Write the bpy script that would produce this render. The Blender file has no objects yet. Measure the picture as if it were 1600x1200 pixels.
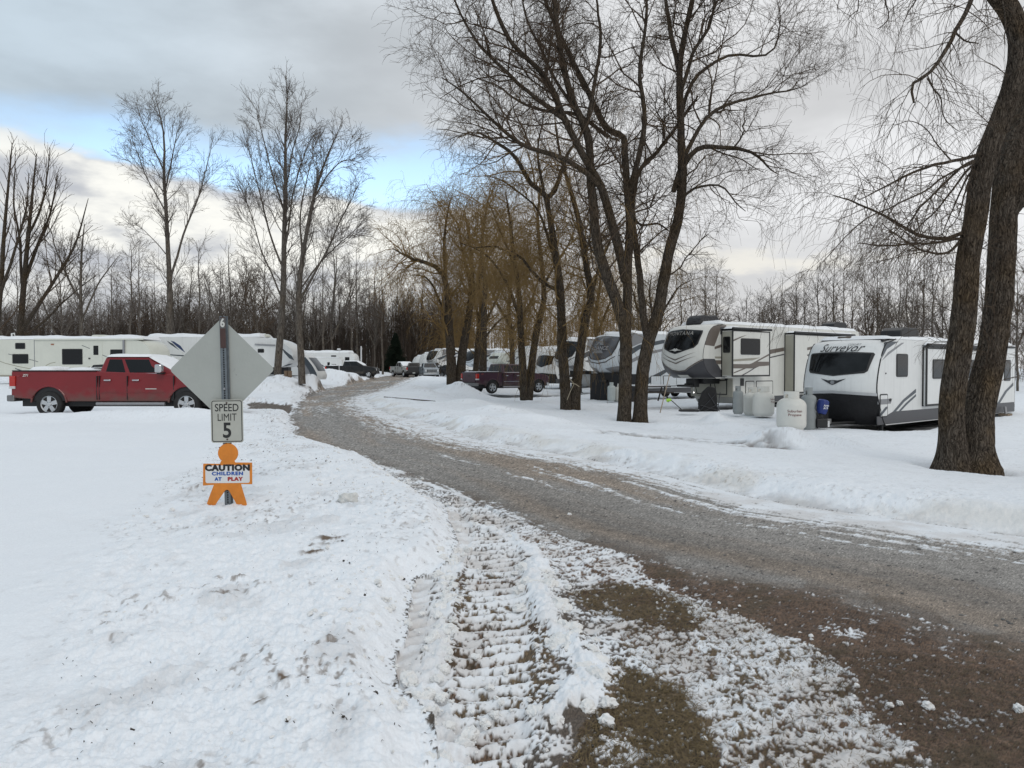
import bpy, bmesh, math, random
import numpy as np
from mathutils import Vector, Matrix
PI = math.pi
scene = bpy.context.scene
COL = scene.collection
rad = math.radians
SRND = random.Random(7)

# ------------------------------------------------------------------ camera
CAMZ = 1.65
FPX = 1200.0
PITCH = math.atan(25/1200.0)
cam_d = bpy.data.cameras.new('camera'); cam = bpy.data.objects.new('camera', cam_d); COL.objects.link(cam)
cam_d.sensor_width = 36.0; cam_d.lens = 36.0*FPX/1600.0
cam_d.clip_start = 0.05; cam_d.clip_end = 5000
cam.location = (0, 0, CAMZ); cam.rotation_euler = (PI/2 - PITCH, 0, 0)
scene.camera = cam
scene.view_settings.view_transform = 'Standard'; scene.view_settings.look = 'None'
scene.view_settings.exposure = 0; scene.view_settings.gamma = 1
scene.cycles.max_bounces = 6; scene.cycles.diffuse_bounces = 3; scene.cycles.glossy_bounces = 3
scene.cycles.transparent_max_bounces = 6

def ray(px, py):
    u = (px-800)/FPX; v = (600-py)/FPX
    c, s = math.cos(PITCH), math.sin(PITCH)
    return np.array([u, c + s*v, c*v - s])
def G(px, py, z=0.0):
    """the point on the level z that the photograph shows at this spot"""
    d = ray(px, py); t = (z-CAMZ)/d[2]
    return (d[0]*t, d[1]*t)
def at(px, py, Y):
    d = ray(px, py); t = Y/d[1]
    return np.array([d[0]*t, Y, CAMZ + d[2]*t])

# ------------------------------------------------------------------ materials
MATS = {}
def M(name, col, rough=0.5, metal=0.0, var=0.12, scale=4.0, bump=0.0, bscale=None, spec=None, coat=0.0, streak=0.0, grime=None):
    if name in MATS: return MATS[name]
    m = bpy.data.materials.new(name); m.use_nodes = True
    nt = m.node_tree; b = nt.nodes['Principled BSDF']
    b.inputs['Roughness'].default_value = rough; b.inputs['Metallic'].default_value = metal
    if spec is not None: b.inputs['Specular IOR Level'].default_value = spec
    if coat: b.inputs['Coat Weight'].default_value = coat; b.inputs['Coat Roughness'].default_value = 0.08
    tc = nt.nodes.new('ShaderNodeTexCoord')
    n = nt.nodes.new('ShaderNodeTexNoise'); n.inputs['Scale'].default_value = scale; n.inputs['Detail'].default_value = 5
    n.inputs['Roughness'].default_value = 0.65
    nt.links.new(tc.outputs['Object'], n.inputs['Vector'])
    r = nt.nodes.new('ShaderNodeMapRange'); r.inputs['From Min'].default_value = 0.25; r.inputs['From Max'].default_value = 0.75
    r.inputs['To Min'].default_value = 1-var; r.inputs['To Max'].default_value = 1+var
    nt.links.new(n.outputs['Fac'], r.inputs['Value'])
    mx = nt.nodes.new('ShaderNodeVectorMath'); mx.operation = 'SCALE'
    mx.inputs[0].default_value = col[:3]
    nt.links.new(r.outputs['Result'], mx.inputs['Scale'])
    out = mx.outputs['Vector']
    if streak:                                   # rain streaks running down the wall
        mp = nt.nodes.new('ShaderNodeMapping'); mp.inputs['Scale'].default_value = (6, 6, 0.35); nt.links.new(tc.outputs['Object'], mp.inputs['Vector'])
        ns = nt.nodes.new('ShaderNodeTexNoise'); ns.inputs['Scale'].default_value = 1.6; ns.inputs['Detail'].default_value = 6; nt.links.new(mp.outputs[0], ns.inputs['Vector'])
        rs = nt.nodes.new('ShaderNodeMapRange'); rs.inputs['From Min'].default_value = .52; rs.inputs['From Max'].default_value = .75; rs.inputs['To Min'].default_value = 1.0; rs.inputs['To Max'].default_value = 1-streak
        nt.links.new(ns.outputs['Fac'], rs.inputs['Value'])
        m2 = nt.nodes.new('ShaderNodeVectorMath'); m2.operation = 'SCALE'; nt.links.new(out, m2.inputs[0]); nt.links.new(rs.outputs['Result'], m2.inputs['Scale']); out = m2.outputs['Vector']
    if grime:                                    # road dirt thrown up on the lower body
        sp = nt.nodes.new('ShaderNodeSeparateXYZ'); nt.links.new(tc.outputs['Object'], sp.inputs[0])
        ng = nt.nodes.new('ShaderNodeTexNoise'); ng.inputs['Scale'].default_value = 3.0; ng.inputs['Detail'].default_value = 6; nt.links.new(tc.outputs['Object'], ng.inputs['Vector'])
        zz = nt.nodes.new('ShaderNodeMath'); zz.operation = 'MULTIPLY_ADD'; zz.inputs[1].default_value = 0.9; nt.links.new(ng.outputs['Fac'], zz.inputs[0])
        ngz = nt.nodes.new('ShaderNodeMath'); ngz.operation = 'MULTIPLY'; ngz.inputs[1].default_value = -1.0; nt.links.new(sp.outputs['Z'], ngz.inputs[0]); nt.links.new(ngz.outputs[0], zz.inputs[2])
        rg = nt.nodes.new('ShaderNodeMapRange'); rg.inputs['From Min'].default_value = -.42; rg.inputs['From Max'].default_value = .05; rg.inputs['To Max'].default_value = .75
        nt.links.new(zz.outputs[0], rg.inputs['Value'])
        mg = nt.nodes.new('ShaderNodeMix'); mg.data_type = 'RGBA'; nt.links.new(rg.outputs['Result'], mg.inputs['Factor']); nt.links.new(out, mg.inputs['A']); mg.inputs['B'].default_value = (*grime, 1); out = mg.outputs['Result']
        mr2 = nt.nodes.new('ShaderNodeMath'); mr2.operation = 'MULTIPLY_ADD'; mr2.inputs[1].default_value = .5; mr2.inputs[2].default_value = rough; nt.links.new(rg.outputs['Result'], mr2.inputs[0]); nt.links.new(mr2.outputs[0], b.inputs['Roughness'])
    nt.links.new(out, b.inputs['Base Color'])
    if bump:
        n2 = nt.nodes.new('ShaderNodeTexNoise'); n2.inputs['Scale'].default_value = bscale or scale*4; n2.inputs['Detail'].default_value = 6
        nt.links.new(tc.outputs['Object'], n2.inputs['Vector'])
        bp = nt.nodes.new('ShaderNodeBump'); bp.inputs['Strength'].default_value = bump; bp.inputs['Distance'].default_value = 0.05
        nt.links.new(n2.outputs['Fac'], bp.inputs['Height']); nt.links.new(bp.outputs['Normal'], b.inputs['Normal'])
    MATS[name] = m
    return m

def bark_mat(name, c1, c2, c3, sc=22.0, bump=0.9):
    """bark: long plates between dark furrows, a warm lichen tint in patches"""
    m = bpy.data.materials.new(name); m.use_nodes = True
    nt = m.node_tree; b = nt.nodes['Principled BSDF']; b.inputs['Roughness'].default_value = 0.95
    b.inputs['Specular IOR Level'].default_value = 0.12
    def new(t): return nt.nodes.new('ShaderNode'+t)
    L = nt.links.new
    tc = new('TexCoord')
    wob = new('TexNoise'); wob.inputs['Scale'].default_value = 5; wob.inputs['Detail'].default_value = 3; L(tc.outputs['Object'], wob.inputs['Vector'])
    wm = new('VectorMath'); wm.operation = 'MULTIPLY_ADD'; wm.inputs[1].default_value = (.16, .16, .30); L(wob.outputs['Color'], wm.inputs[0]); L(tc.outputs['Object'], wm.inputs[2])
    mp = new('Mapping'); mp.inputs['Scale'].default_value = (1, 1, 0.13); L(wm.outputs[0], mp.inputs['Vector'])
    vo = new('TexVoronoi'); vo.feature = 'DISTANCE_TO_EDGE'; vo.inputs['Scale'].default_value = sc; L(mp.outputs[0], vo.inputs['Vector'])
    n = new('TexNoise'); n.inputs['Scale'].default_value = sc*1.6; n.inputs['Detail'].default_value = 6; n.inputs['Roughness'].default_value = 0.7; L(mp.outputs[0], n.inputs['Vector'])
    ad = new('Math'); ad.operation = 'MULTIPLY_ADD'; ad.inputs[1].default_value = 0.85; L(vo.outputs['Distance'], ad.inputs[0])
    nm = new('Math'); nm.operation = 'MULTIPLY'; nm.inputs[1].default_value = 0.9; L(n.outputs['Fac'], nm.inputs[0]); L(nm.outputs[0], ad.inputs[2])
    cr = new('ValToRGB'); e = cr.color_ramp.elements
    e[0].position = 0.38; e[0].color = (*c1, 1); e[1].position = 0.74; e[1].color = (*c2, 1)
    L(ad.outputs[0], cr.inputs['Fac'])
    n2 = new('TexNoise'); n2.inputs['Scale'].default_value = 1.5; n2.inputs['Detail'].default_value = 5; L(tc.outputs['Object'], n2.inputs['Vector'])
    mr = new('MapRange'); mr.inputs['From Min'].default_value = 0.46; mr.inputs['From Max'].default_value = 0.66; mr.inputs['To Max'].default_value = 0.6
    L(n2.outputs['Fac'], mr.inputs['Value'])
    mix = new('Mix'); mix.data_type = 'RGBA'; mix.blend_type = 'MULTIPLY'; L(mr.outputs['Result'], mix.inputs['Factor'])
    L(cr.outputs['Color'], mix.inputs['A']); mix.inputs['B'].default_value = (*c3, 1)
    L(mix.outputs['Result'], b.inputs['Base Color'])
    bp = new('Bump'); bp.inputs['Strength'].default_value = bump; bp.inputs['Distance'].default_value = 0.04
    L(ad.outputs[0], bp.inputs['Height']); L(bp.outputs['Normal'], b.inputs['Normal'])
    MATS[name] = m
    return m

# ------------------------------------------------------------------ objects
def tag(o, label=None, cat=None, group=None, kind=None):
    if label: o['label'] = label
    if cat: o['category'] = cat
    if group: o['group'] = group
    if kind: o['kind'] = kind
    return o
def thing(name, label, cat, loc=(0, 0, 0), rz=0.0, group=None, rot=None):
    o = bpy.data.objects.new(name, None); COL.objects.link(o)
    o.location = loc; o.rotation_euler = rot if rot else (0, 0, rz); o.empty_display_size = 0.3
    return tag(o, label, cat, group)
def link_mesh(name, me, mats, parent=None):
    o = bpy.data.objects.new(name, me); COL.objects.link(o)
    for m in (mats if isinstance(mats, (list, tuple)) else [mats]): me.materials.append(m)
    if parent: o.parent = parent
    return o
def mesh_arrays(name, V, F, smooth=True):
    """V (n,3), F (m,k) all faces with k corners"""
    me = bpy.data.meshes.new(name); V = np.asarray(V, np.float32); F = np.asarray(F, np.int32)
    k = F.shape[1]
    me.vertices.add(len(V)); me.vertices.foreach_set('co', V.ravel())
    me.loops.add(F.size); me.loops.foreach_set('vertex_index', F.ravel())
    me.polygons.add(len(F)); me.polygons.foreach_set('loop_start', np.arange(0, F.size, k, dtype=np.int32))
    me.polygons.foreach_set('loop_total', np.full(len(F), k, np.int32))
    me.polygons.foreach_set('use_smooth', np.full(len(F), smooth, bool))
    me.update(calc_edges=True)
    return me

class MB:
    def __init__(s): s.v = []; s.f = []; s.m = []; s.mi = 0
    def add(s, vs, fs):
        o = len(s.v); s.v += [tuple(p) for p in vs]
        for f in fs: s.f.append([o+i for i in f]); s.m.append(s.mi)
        return s
    def box(s, x0, x1, y0, y1, z0, z1):
        vs = [(x, y, z) for z in (z0, z1) for y in (y0, y1) for x in (x0, x1)]
        return s.add(vs, [(0, 2, 3, 1), (4, 5, 7, 6), (0, 1, 5, 4), (2, 6, 7, 3), (0, 4, 6, 2), (1, 3, 7, 5)])
    def prism(s, poly, a, b, axis='y'):
        """poly in the other two axes, extruded from a to b along axis"""
        n = len(poly)
        def P(p, t):
            if axis == 'y': return (p[0], t, p[1])
            if axis == 'x': return (t, p[0], p[1])
            return (p[0], p[1], t)
        vs = [P(p, a) for p in poly] + [P(p, b) for p in poly]
        fs = [list(range(n)), list(range(2*n-1, n-1, -1))]
        fs += [(i, i+n, (i+1) % n + n, (i+1) % n) for i in range(n)]
        return s.add(vs, fs)
    def tube(s, pts, r, n=8, caps=True):
        pts = [Vector(p) for p in pts]; rr = r if isinstance(r, (list, tuple)) else [r]*len(pts)
        o = []; K = len(pts)
        for i, p in enumerate(pts):
            t = (pts[min(i+1, K-1)] - pts[max(i-1, 0)]).normalized()
            ref = Vector((0, 0, 1)) if abs(t.z) < 0.9 else Vector((1, 0, 0))
            a = t.cross(ref).normalized(); b = t.cross(a)
            o += [p + a*(rr[i]*math.cos(2*PI*k/n)) + b*(rr[i]*math.sin(2*PI*k/n)) for k in range(n)]
        fs = [(i*n+k, i*n+(k+1) % n, (i+1)*n+(k+1) % n, (i+1)*n+k) for i in range(K-1) for k in range(n)]
        if caps: fs += [list(range(n))[::-1], [(K-1)*n+k for k in range(n)]]
        return s.add(o, fs)
    def lathe(s, prof, n=24, c=(0, 0, 0), axis='z', ang=0.0):
        """prof: (r, h) list"""
        vs = []
        for r, h in prof:
            for k in range(n):
                a = 2*PI*k/n + ang; x, y = r*math.cos(a), r*math.sin(a)
                p = (x, y, h) if axis == 'z' else ((x, h, y) if axis == 'y' else (h, x, y))
                vs.append((p[0]+c[0], p[1]+c[1], p[2]+c[2]))
        K = len(prof)
        fs = [(i*n+k, i*n+(k+1) % n, (i+1)*n+(k+1) % n, (i+1)*n+k) for i in range(K-1) for k in range(n)]
        fs += [list(range(n))[::-1], [(K-1)*n+k for k in range(n)]]
        return s.add(vs, fs)
    def build(s, name, mats, parent=None, smooth=False, bevel=0.0, seg=2, fix=True):
        me = bpy.data.meshes.new(name); me.from_pydata(s.v, [], s.f)
        me.polygons.foreach_set('material_index', s.m)
        if fix:
            bm = bmesh.new(); bm.from_mesh(me); bmesh.ops.recalc_face_normals(bm, faces=bm.faces); bm.to_mesh(me); bm.free()
        if smooth:
            me.polygons.foreach_set('use_smooth', [True]*len(me.polygons))
            try: me.set_sharp_from_angle(angle=rad(40))
            except Exception: pass
        me.update()
        o = link_mesh(name, me, mats, parent)
        if bevel:
            md = o.modifiers.new('bevel', 'BEVEL'); md.width = bevel; md.segments = seg; md.limit_method = 'ANGLE'; md.angle_limit = rad(35)
            md.harden_normals = False
        return o

def rrect(x0, x1, y0, y1, r, n=5):
    out = []
    for cx, cy, a0 in ((x1-r, y1-r, 0), (x0+r, y1-r, 90), (x0+r, y0+r, 180), (x1-r, y0+r, 270)):
        for k in range(n+1):
            a = rad(a0 + 90*k/n); out.append((cx+r*math.cos(a), cy+r*math.sin(a)))
    return out
def text_flat(body, size, ex=0.0, shear=0.0, bold=0.0, align='CENTER', space=1.0):
    """letters as flat triangles: (verts 2-D, faces)"""
    cu = bpy.data.curves.new('t', 'FONT'); cu.body = body; cu.size = size; cu.align_x = align; cu.align_y = 'CENTER'
    cu.shear = shear; cu.offset = bold; cu.space_character = space; cu.resolution_u = 4
    ob = bpy.data.objects.new('t', cu); COL.objects.link(ob)
    dg = bpy.context.evaluated_depsgraph_get(); me = bpy.data.meshes.new_from_object(ob.evaluated_get(dg))
    V = [(v.co.x, v.co.y) for v in me.vertices]; F = [list(p.vertices) for p in me.polygons]
    bpy.data.objects.remove(ob); bpy.data.curves.remove(cu); bpy.data.meshes.remove(me)
    return V, F

# ------------------------------------------------------------------ noise (numpy)
def _h(ix, iy, seed):
    h = (ix.astype(np.int64)*374761393 + iy.astype(np.int64)*668265263 + seed*974634777) & 0xffffffff
    h = ((h ^ (h >> 13))*1274126177) & 0xffffffff
    h = (h ^ (h >> 16)) & 0xffff
    return h.astype(np.float32)/65535.0
def vn(x, y, seed=0):
    fx = np.floor(x); fy = np.floor(y); u = (x-fx).astype(np.float32); v = (y-fy).astype(np.float32)
    ix = fx.astype(np.int64); iy = fy.astype(np.int64)
    u = u*u*(3-2*u); v = v*v*(3-2*v)
    a = _h(ix, iy, seed); b = _h(ix+1, iy, seed); c = _h(ix, iy+1, seed); d = _h(ix+1, iy+1, seed)
    return a + (b-a)*u + (c-a)*v + (a-b-c+d)*u*v
def fbm(x, y, o=4, seed=0, g=0.5):
    s = 0; a = 1.0; t = 0; c, sn = 0.8, 0.6
    for k in range(o):
        s = s + a*vn(x, y, seed+k*17); t += a; a *= g
        x, y = (c*x - sn*y)*2.03 + 11.3, (sn*x + c*y)*2.03 + 5.7
    return s/t
def sstep(a, b, x):
    t = np.clip((x-a)/(b-a), 0, 1); return t*t*(3-2*t)
def poly_sd(X, Y, poly):
    """signed distance, negative inside"""
    d = np.full(X.shape, 1e18); ins = np.zeros(X.shape, bool); n = len(poly)
    for i in range(n):
        x0, y0 = poly[i]; x1, y1 = poly[(i+1) % n]
        ex, ey = x1-x0, y1-y0; L = ex*ex+ey*ey+1e-12
        t = np.clip(((X-x0)*ex+(Y-y0)*ey)/L, 0, 1)
        d = np.minimum(d, (X-x0-ex*t)**2+(Y-y0-ey*t)**2)
        cr = ((y0 > Y) != (y1 > Y)) & (X < (x1-x0)*(Y-y0)/((y1-y0) if abs(y1-y0) > 1e-12 else 1e-12)+x0)
        ins ^= cr
    d = np.sqrt(d); return np.where(ins, -d, d)
def line_dt(X, Y, pl):
    """distance to a polyline, arc length along it, signed side"""
    d = np.full(X.shape, 1e18); T = np.zeros(X.shape); S = np.zeros(X.shape); acc = 0
    for i in range(len(pl)-1):
        x0, y0 = pl[i]; x1, y1 = pl[i+1]; ex, ey = x1-x0, y1-y0; L = math.sqrt(ex*ex+ey*ey)+1e-9
        t = np.clip(((X-x0)*ex+(Y-y0)*ey)/(L*L), 0, 1)
        q = (X-x0-ex*t)**2+(Y-y0-ey*t)**2
        w = q < d; d = np.where(w, q, d); T = np.where(w, acc+t*L, T)
        S = np.where(w, np.sign(ex*(Y-y0)-ey*(X-x0)), S); acc += L
    return np.sqrt(d), T, S
# ------------------------------------------------------------------ daylight: cloudy sky, weak soft sun
SUN_EL, SUN_AZ = rad(34), rad(165)       # azimuth measured from +Y towards +X: behind the camera
W = bpy.data.worlds.new('World'); scene.world = W; W.use_nodes = True
nt = W.node_tree; N = nt.nodes; Lk = nt.links
bg = N['Background']; bg.inputs['Strength'].default_value = 0.1
sky = N.new('ShaderNodeTexSky'); sky.sky_type = 'NISHITA'; sky.sun_disc = False
sky.sun_elevation = SUN_EL; sky.sun_rotation = SUN_AZ; sky.air_density = 1.0; sky.dust_density = 0.6; sky.ozone_density = 1.5
tc = N.new('ShaderNodeTexCoord'); sep = N.new('ShaderNodeSeparateXYZ'); Lk.new(tc.outputs['Generated'], sep.inputs[0])
def mth(op, a, b=None, c=None, clamp=False):
    n = N.new('ShaderNodeMath'); n.operation = op; n.use_clamp = clamp
    for i, v in enumerate((a, b, c)):
        if v is None: continue
        if isinstance(v, (int, float)): n.inputs[i].default_value = v
        else: Lk.new(v, n.inputs[i])
    return n.outputs[0]
def ss(x, a, b, lo=0.0, hi=1.0):
    n = N.new('ShaderNodeMapRange'); n.interpolation_type = 'SMOOTHSTEP'
    n.inputs['From Min'].default_value = a; n.inputs['From Max'].default_value = b
    n.inputs['To Min'].default_value = lo; n.inputs['To Max'].default_value = hi
    Lk.new(x, n.inputs['Value']); return n.outputs['Result']
def noise(vec, scale, detail=5, rough=0.55, off=0.0):
    mp = N.new('ShaderNodeMapping'); mp.inputs['Location'].default_value = (off, off*0.7, off*1.3); Lk.new(vec, mp.inputs['Vector'])
    n = N.new('ShaderNodeTexNoise'); n.inputs['Scale'].default_value = scale; n.inputs['Detail'].default_value = detail
    n.inputs['Roughness'].default_value = rough; Lk.new(mp.outputs[0], n.inputs['Vector']); return n.outputs['Fac']
def mixc(f, a, b):
    n = N.new('ShaderNodeMix'); n.data_type = 'RGBA'
    if isinstance(f, (int, float)): n.inputs['Factor'].default_value = f
    else: Lk.new(f, n.inputs['Factor'])
    for k, v in (('A', a), ('B', b)):
        if isinstance(v, tuple): n.inputs[k].default_value = (*v, 1)
        else: Lk.new(v, n.inputs[k])
    return n.outputs['Result']
def scalec(c, s):
    n = N.new('ShaderNodeVectorMath'); n.operation = 'SCALE'; Lk.new(c, n.inputs[0])
    if isinstance(s, (int, float)): n.inputs['Scale'].default_value = s
    else: Lk.new(s, n.inputs['Scale'])
    return n.outputs['Vector']
el = mth('ARCSINE', sep.outputs['Z']); az = mth('ARCTAN2', sep.outputs['X'], sep.outputs['Y'])
vec = tc.outputs['Generated']
# stretched copy so cloud decks read as flat layers
mp = N.new('ShaderNodeMapping'); mp.inputs['Scale'].default_value = (1, 1, 2.6); Lk.new(vec, mp.inputs['Vector']); vs_ = mp.outputs[0]
n1 = noise(vs_, 3.2, 6, 0.55, 3.1); n2 = noise(vs_, 7.5, 7, 0.55, 8.4); n3 = noise(vs_, 1.7, 4, 0.5, 1.3)
# deck: low dark overcast layer, its edge opens a blue gap low on the left
e1 = mth('ADD', el, mth('MULTIPLY', mth('SUBTRACT', n1, 0.5), 0.10))
e1 = mth('ADD', e1, mth('MULTIPLY', mth('SUBTRACT', n2, 0.5), 0.06))
deck = ss(e1, 0.243, 0.300)
deck = mth('MAXIMUM', deck, ss(mth('ADD', az, mth('MULTIPLY', mth('SUBTRACT', n1, 0.5), 0.3)), -0.10, 0.06))
deck = mth('MAXIMUM', deck, ss(mth('MULTIPLY', az, -1.0), 0.60, 0.85))
# low bright cumulus bank
e2 = mth('ADD', el, mth('MULTIPLY', mth('SUBTRACT', n1, 0.5), -0.10))
e2 = mth('ADD', e2, mth('MULTIPLY', mth('SUBTRACT', n2, 0.5), -0.10))
e2 = mth('ADD', e2, mth('MULTIPLY', mth('ADD', az, 0.2), 0.08))
cum = ss(e2, 0.222, 0.196)
cumcol = mixc(ss(n2, 0.38, 0.62), (5.6, 5.7, 5.9), (10.2, 9.9, 9.0))
cumcol = mixc(ss(el, 0.02, 0.13), (6.6, 6.6, 6.5), cumcol)
deckcol = mixc(ss(az, -0.62, 0.25), (5.0, 5.75, 6.25), (7.7, 7.6, 7.45))
deckcol = scalec(deckcol, ss(mth('ADD', mth('MULTIPLY', n1, 0.6), mth('MULTIPLY', n3, 0.5)), 0.40, 0.70, 0.82, 1.20))
# cream breaks low on the right
brk = mth('MULTIPLY', ss(n2, 0.50, 0.66), mth('MULTIPLY', ss(el, 0.20, 0.12), ss(el, 0.02, 0.07)))
deckcol = mixc(mth('MULTIPLY', brk, ss(az, -0.1, 0.1)), deckcol, (9.3, 8.8, 7.7))
deckcol = mixc(mth('MULTIPLY', ss(el, 0.2, 0.06), 0.45), deckcol, (7.7, 7.5, 7.2))
# the deck is thinner and brighter overhead than low down
deckcol = scalec(deckcol, ss(el, 0.5, 1.15, 1.0, 1.18))
blue = scalec(sky.outputs[0], 2.3)
bn = N.new('ShaderNodeMix'); bn.data_type = 'RGBA'; bn.blend_type = 'MULTIPLY'; bn.inputs['Factor'].default_value = 1.0
Lk.new(blue, bn.inputs['A']); bn.inputs['B'].default_value = (1.05, 0.97, 0.86, 1)
c0 = mixc(cum, bn.outputs['Result'], cumcol)
c1 = mixc(deck, c0, deckcol)
below = ss(el, -0.02, 0.0)
c1 = mixc(below, (4.5, 4.5, 4.6), c1)
tn = N.new('ShaderNodeMix'); tn.data_type = 'RGBA'; tn.blend_type = 'MULTIPLY'; tn.inputs['Factor'].default_value = 1.0
Lk.new(c1, tn.inputs['A']); tn.inputs['B'].default_value = (0.985, 1.01, 1.05, 1)
Lk.new(tn.outputs['Result'], bg.inputs['Color'])
sd_ = bpy.data.lights.new('sun', 'SUN'); sd_.energy = 0.6; sd_.angle = rad(18); sd_.color = (1.0, 0.95, 0.88)
sun = bpy.data.objects.new('sun', sd_); COL.objects.link(sun)
sv = Vector((math.sin(SUN_AZ)*math.cos(SUN_EL), math.cos(SUN_AZ)*math.cos(SUN_EL), math.sin(SUN_EL)))
sun.rotation_euler = sv.to_track_quat('Z', 'Y').to_euler(); sun.location = (-30, -20, 40)
# ------------------------------------------------------------------ the ground: snow, gravel road, muddy verge
def GP(lst): return [G(*p) for p in lst]
LEFT_E = [(640, 588), (618, 591), (556, 600), (504, 608), (472, 622), (455, 640), (449, 660), (460, 679), (481, 691), (555, 711), (599, 731), (647, 750), (712, 774), (774, 798), (844, 827), (905, 846), (985, 866), (1040, 882), (1100, 900), (1200, 915), (1300, 930), (1450, 970), (1600, 1015), (1900, 1110), (2600, 1400)]
RIGHT_E = [(3400, 1300), (2200, 945), (1600, 840), (1375, 809), (1225, 788), (1140, 770), (1054, 748), (927, 720), (817, 700), (739, 687), (682, 667), (651, 657), (607, 647), (590, 640), (575, 632), (568, 621), (600, 612), (636, 600), (664, 592), (690, 588)]
WL = GP(LEFT_E); WR = GP(RIGHT_E)
ROADP = WL + WR
VERGE = GP([(599, 733), (650, 768), (703, 800), (716, 835), (718, 857), (700, 890), (652, 905), (634, 985), (616, 1030), (622, 1075), (682, 1128), (686, 1180), (690, 1300), (700, 2000), (2900, 2000), (2600, 1250), (1600, 930), (1200, 850), (1000, 805), (850, 768), (750, 752), (660, 742), (612, 731)]) 
SIDE = GP([(385, 632), (400, 630), (452, 634), (462, 648), (440, 646), (392, 645)])
CHURN = GP([(420, 640), (330, 720), (230, 800), (130, 860), (85, 930), (60, 1100), (30, 1200), (0, 1500), (700, 1500), (690, 1180), (622, 1075), (634, 985), (700, 890), (716, 840), (650, 760), (555, 708), (470, 680)])
# places inside the verge: (outline, snow cover, ground kind, feather); kinds: 0 mud, 1 grass, 2 grey slush
ZONES = [
 (GP([(985, 864), (1040, 882), (1100, 900), (1300, 930), (1600, 1015), (1900, 1110), (2600, 1400), (2600, 1700), (1700, 1330), (1480, 1210), (1335, 1110), (1322, 1050), (1250, 1005), (1130, 952), (1050, 925), (990, 895)]), 0.02, 0, 0.10),
 (GP([(820, 822), (905, 848), (985, 868), (990, 895), (1040, 918), (1000, 925), (900, 905), (830, 880), (790, 830)]), 0.56, 0, 0.12),
 (GP([(885, 930), (950, 912), (1010, 915), (1075, 935), (1115, 985), (1060, 990), (1000, 972), (940, 962)]), 0.10, 1, 0.09),
 (GP([(955, 1030), (1000, 1052), (1075, 1078), (1105, 1130), (1140, 1240), (900, 1300), (840, 1240), (900, 1180), (905, 1150), (945, 1095)]), 0.08, 1, 0.09),
 (GP([(960, 972), (1010, 975), (1065, 995), (1110, 985), (1060, 935), (1130, 955), (1250, 1008), (1318, 1055), (1325, 1110), (1430, 1185), (1460, 1300), (1180, 1300), (1110, 1140), (1080, 1075), (1000, 1050)]), 0.70, 1, 0.08),
 (GP([(1290, 975), (1345, 985), (1365, 1005), (1310, 1008)]), 0.45, 0, 0.05),
 (GP([(1290, 1090), (1345, 1112), (1440, 1185), (1445, 1300), (1350, 1300), (1310, 1180)]), 0.90, 0, 0.06),
 (GP([(940, 1135), (985, 1150), (1010, 1190), (1000, 1240), (935, 1230), (925, 1175)]), 0.62, 1, 0.04),
 (GP([(640, 905), (695, 890), (695, 960), (690, 1020), (680, 1080), (640, 1085), (616, 1035), (634, 985)]), 0.82, 2, 0.06),
 (GP([(700, 900), (840, 880), (850, 940), (870, 1000), (875, 1090), (830, 1140), (780, 1300), (690, 1300), (690, 1130), (678, 1080), (695, 1000)]), 0.46, 1, 0.08),
 (GP([(650, 768), (712, 780), (820, 822), (790, 835), (840, 880), (705, 895), (718, 857), (703, 800)]), 0.64, 2, 0.08),
]
RIDGES = [(GP([(712, 860), (698, 900), (693, 950), (690, 1010), (672, 1060), (668, 1090), (690, 1140), (690, 1220)]), 0.10, 0.045),
          (GP([(836, 885), (848, 940), (868, 985), (905, 1020), (928, 1050), (905, 1090), (876, 1120)]), 0.12, 0.055),
          (GP([(735, 815), (800, 835), (838, 870)]), 0.08, 0.02)]
LANES = [(GP([(700, 790), (715, 830), (690, 880), (668, 920), (662, 1000), (650, 1060), (640, 1120)]), 0.17, 0.165, 0.026, -0.035),
         (GP([(740, 780), (768, 850), (778, 930), (765, 1020), (750, 1100), (738, 1240)]), 0.24, 0.15, 0.030, -0.03),
         (GP([(800, 815), (860, 870), (930, 925), (1000, 985), (1120, 1080), (1220, 1200)]), 0.20, 0.15, 0.010, -0.01),
         (GP([(900, 845), (1000, 905), (1120, 965), (1230, 1040), (1330, 1150), (1400, 1230)]), 0.22, 0.16, 0.010, -0.01)]
# ploughed heaps: px, py of the foot, height, radius across, radius deep, turn
HEAPS = [(430, 618, 0.95, 2.6, 2.0, 0), (475, 612, 1.05, 2.6, 2.2, 0), (512, 602, 1.15, 3.4, 2.6, 0), (540, 600, 0.75, 3.4, 2.5, 0), (405, 622, 0.6, 2.2, 1.6, 0),
         (590, 597, 0.5, 5.0, 2.5, 0), (714, 618, .78, 1.6, 2.2, 0), (660, 622, 0.35, 1.3, 1.2, 0), (722, 606, 0.7, 2.0, 2.6, 0), (640, 612, 0.3, 1.3, 1.8, 0), (735, 632, 0.28, 1.6, 1.2, 0),
         (775, 655, 0.28, 1.0, 1.2, 0), (800, 650, 0.2, 1.0, 1.4, 0), (840, 668, 0.22, 1.6, 0.7, 0), (735, 672, 0.2, 0.8, 0.6, 0), (1215, 690, 0.28, 0.8, 0.6, 0), (1255, 690, 0.24, 0.7, 0.5, 0), (1125, 650, 0.32, 0.6, 0.7, 0), (1160, 660, 0.2, 1.0, 0.8, 0), (1060, 660, 0.16, 1.2, 0.8, 0),
         (1330, 690, 0.2, 0.7, 0.6, 0), (180, 668, 0.15, 5.0, 1.2, 0), (285, 668, 0.20, 2.0, 1.0, 0), (60, 668, 0.12, 5.0, 1.2, 0), (640, 590, 0.05, 3, 3, 0), (930, 690, 0.10, 2.5, 0.8, 0), (560, 592, 0.55, 5, 3, 0)]
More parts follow.
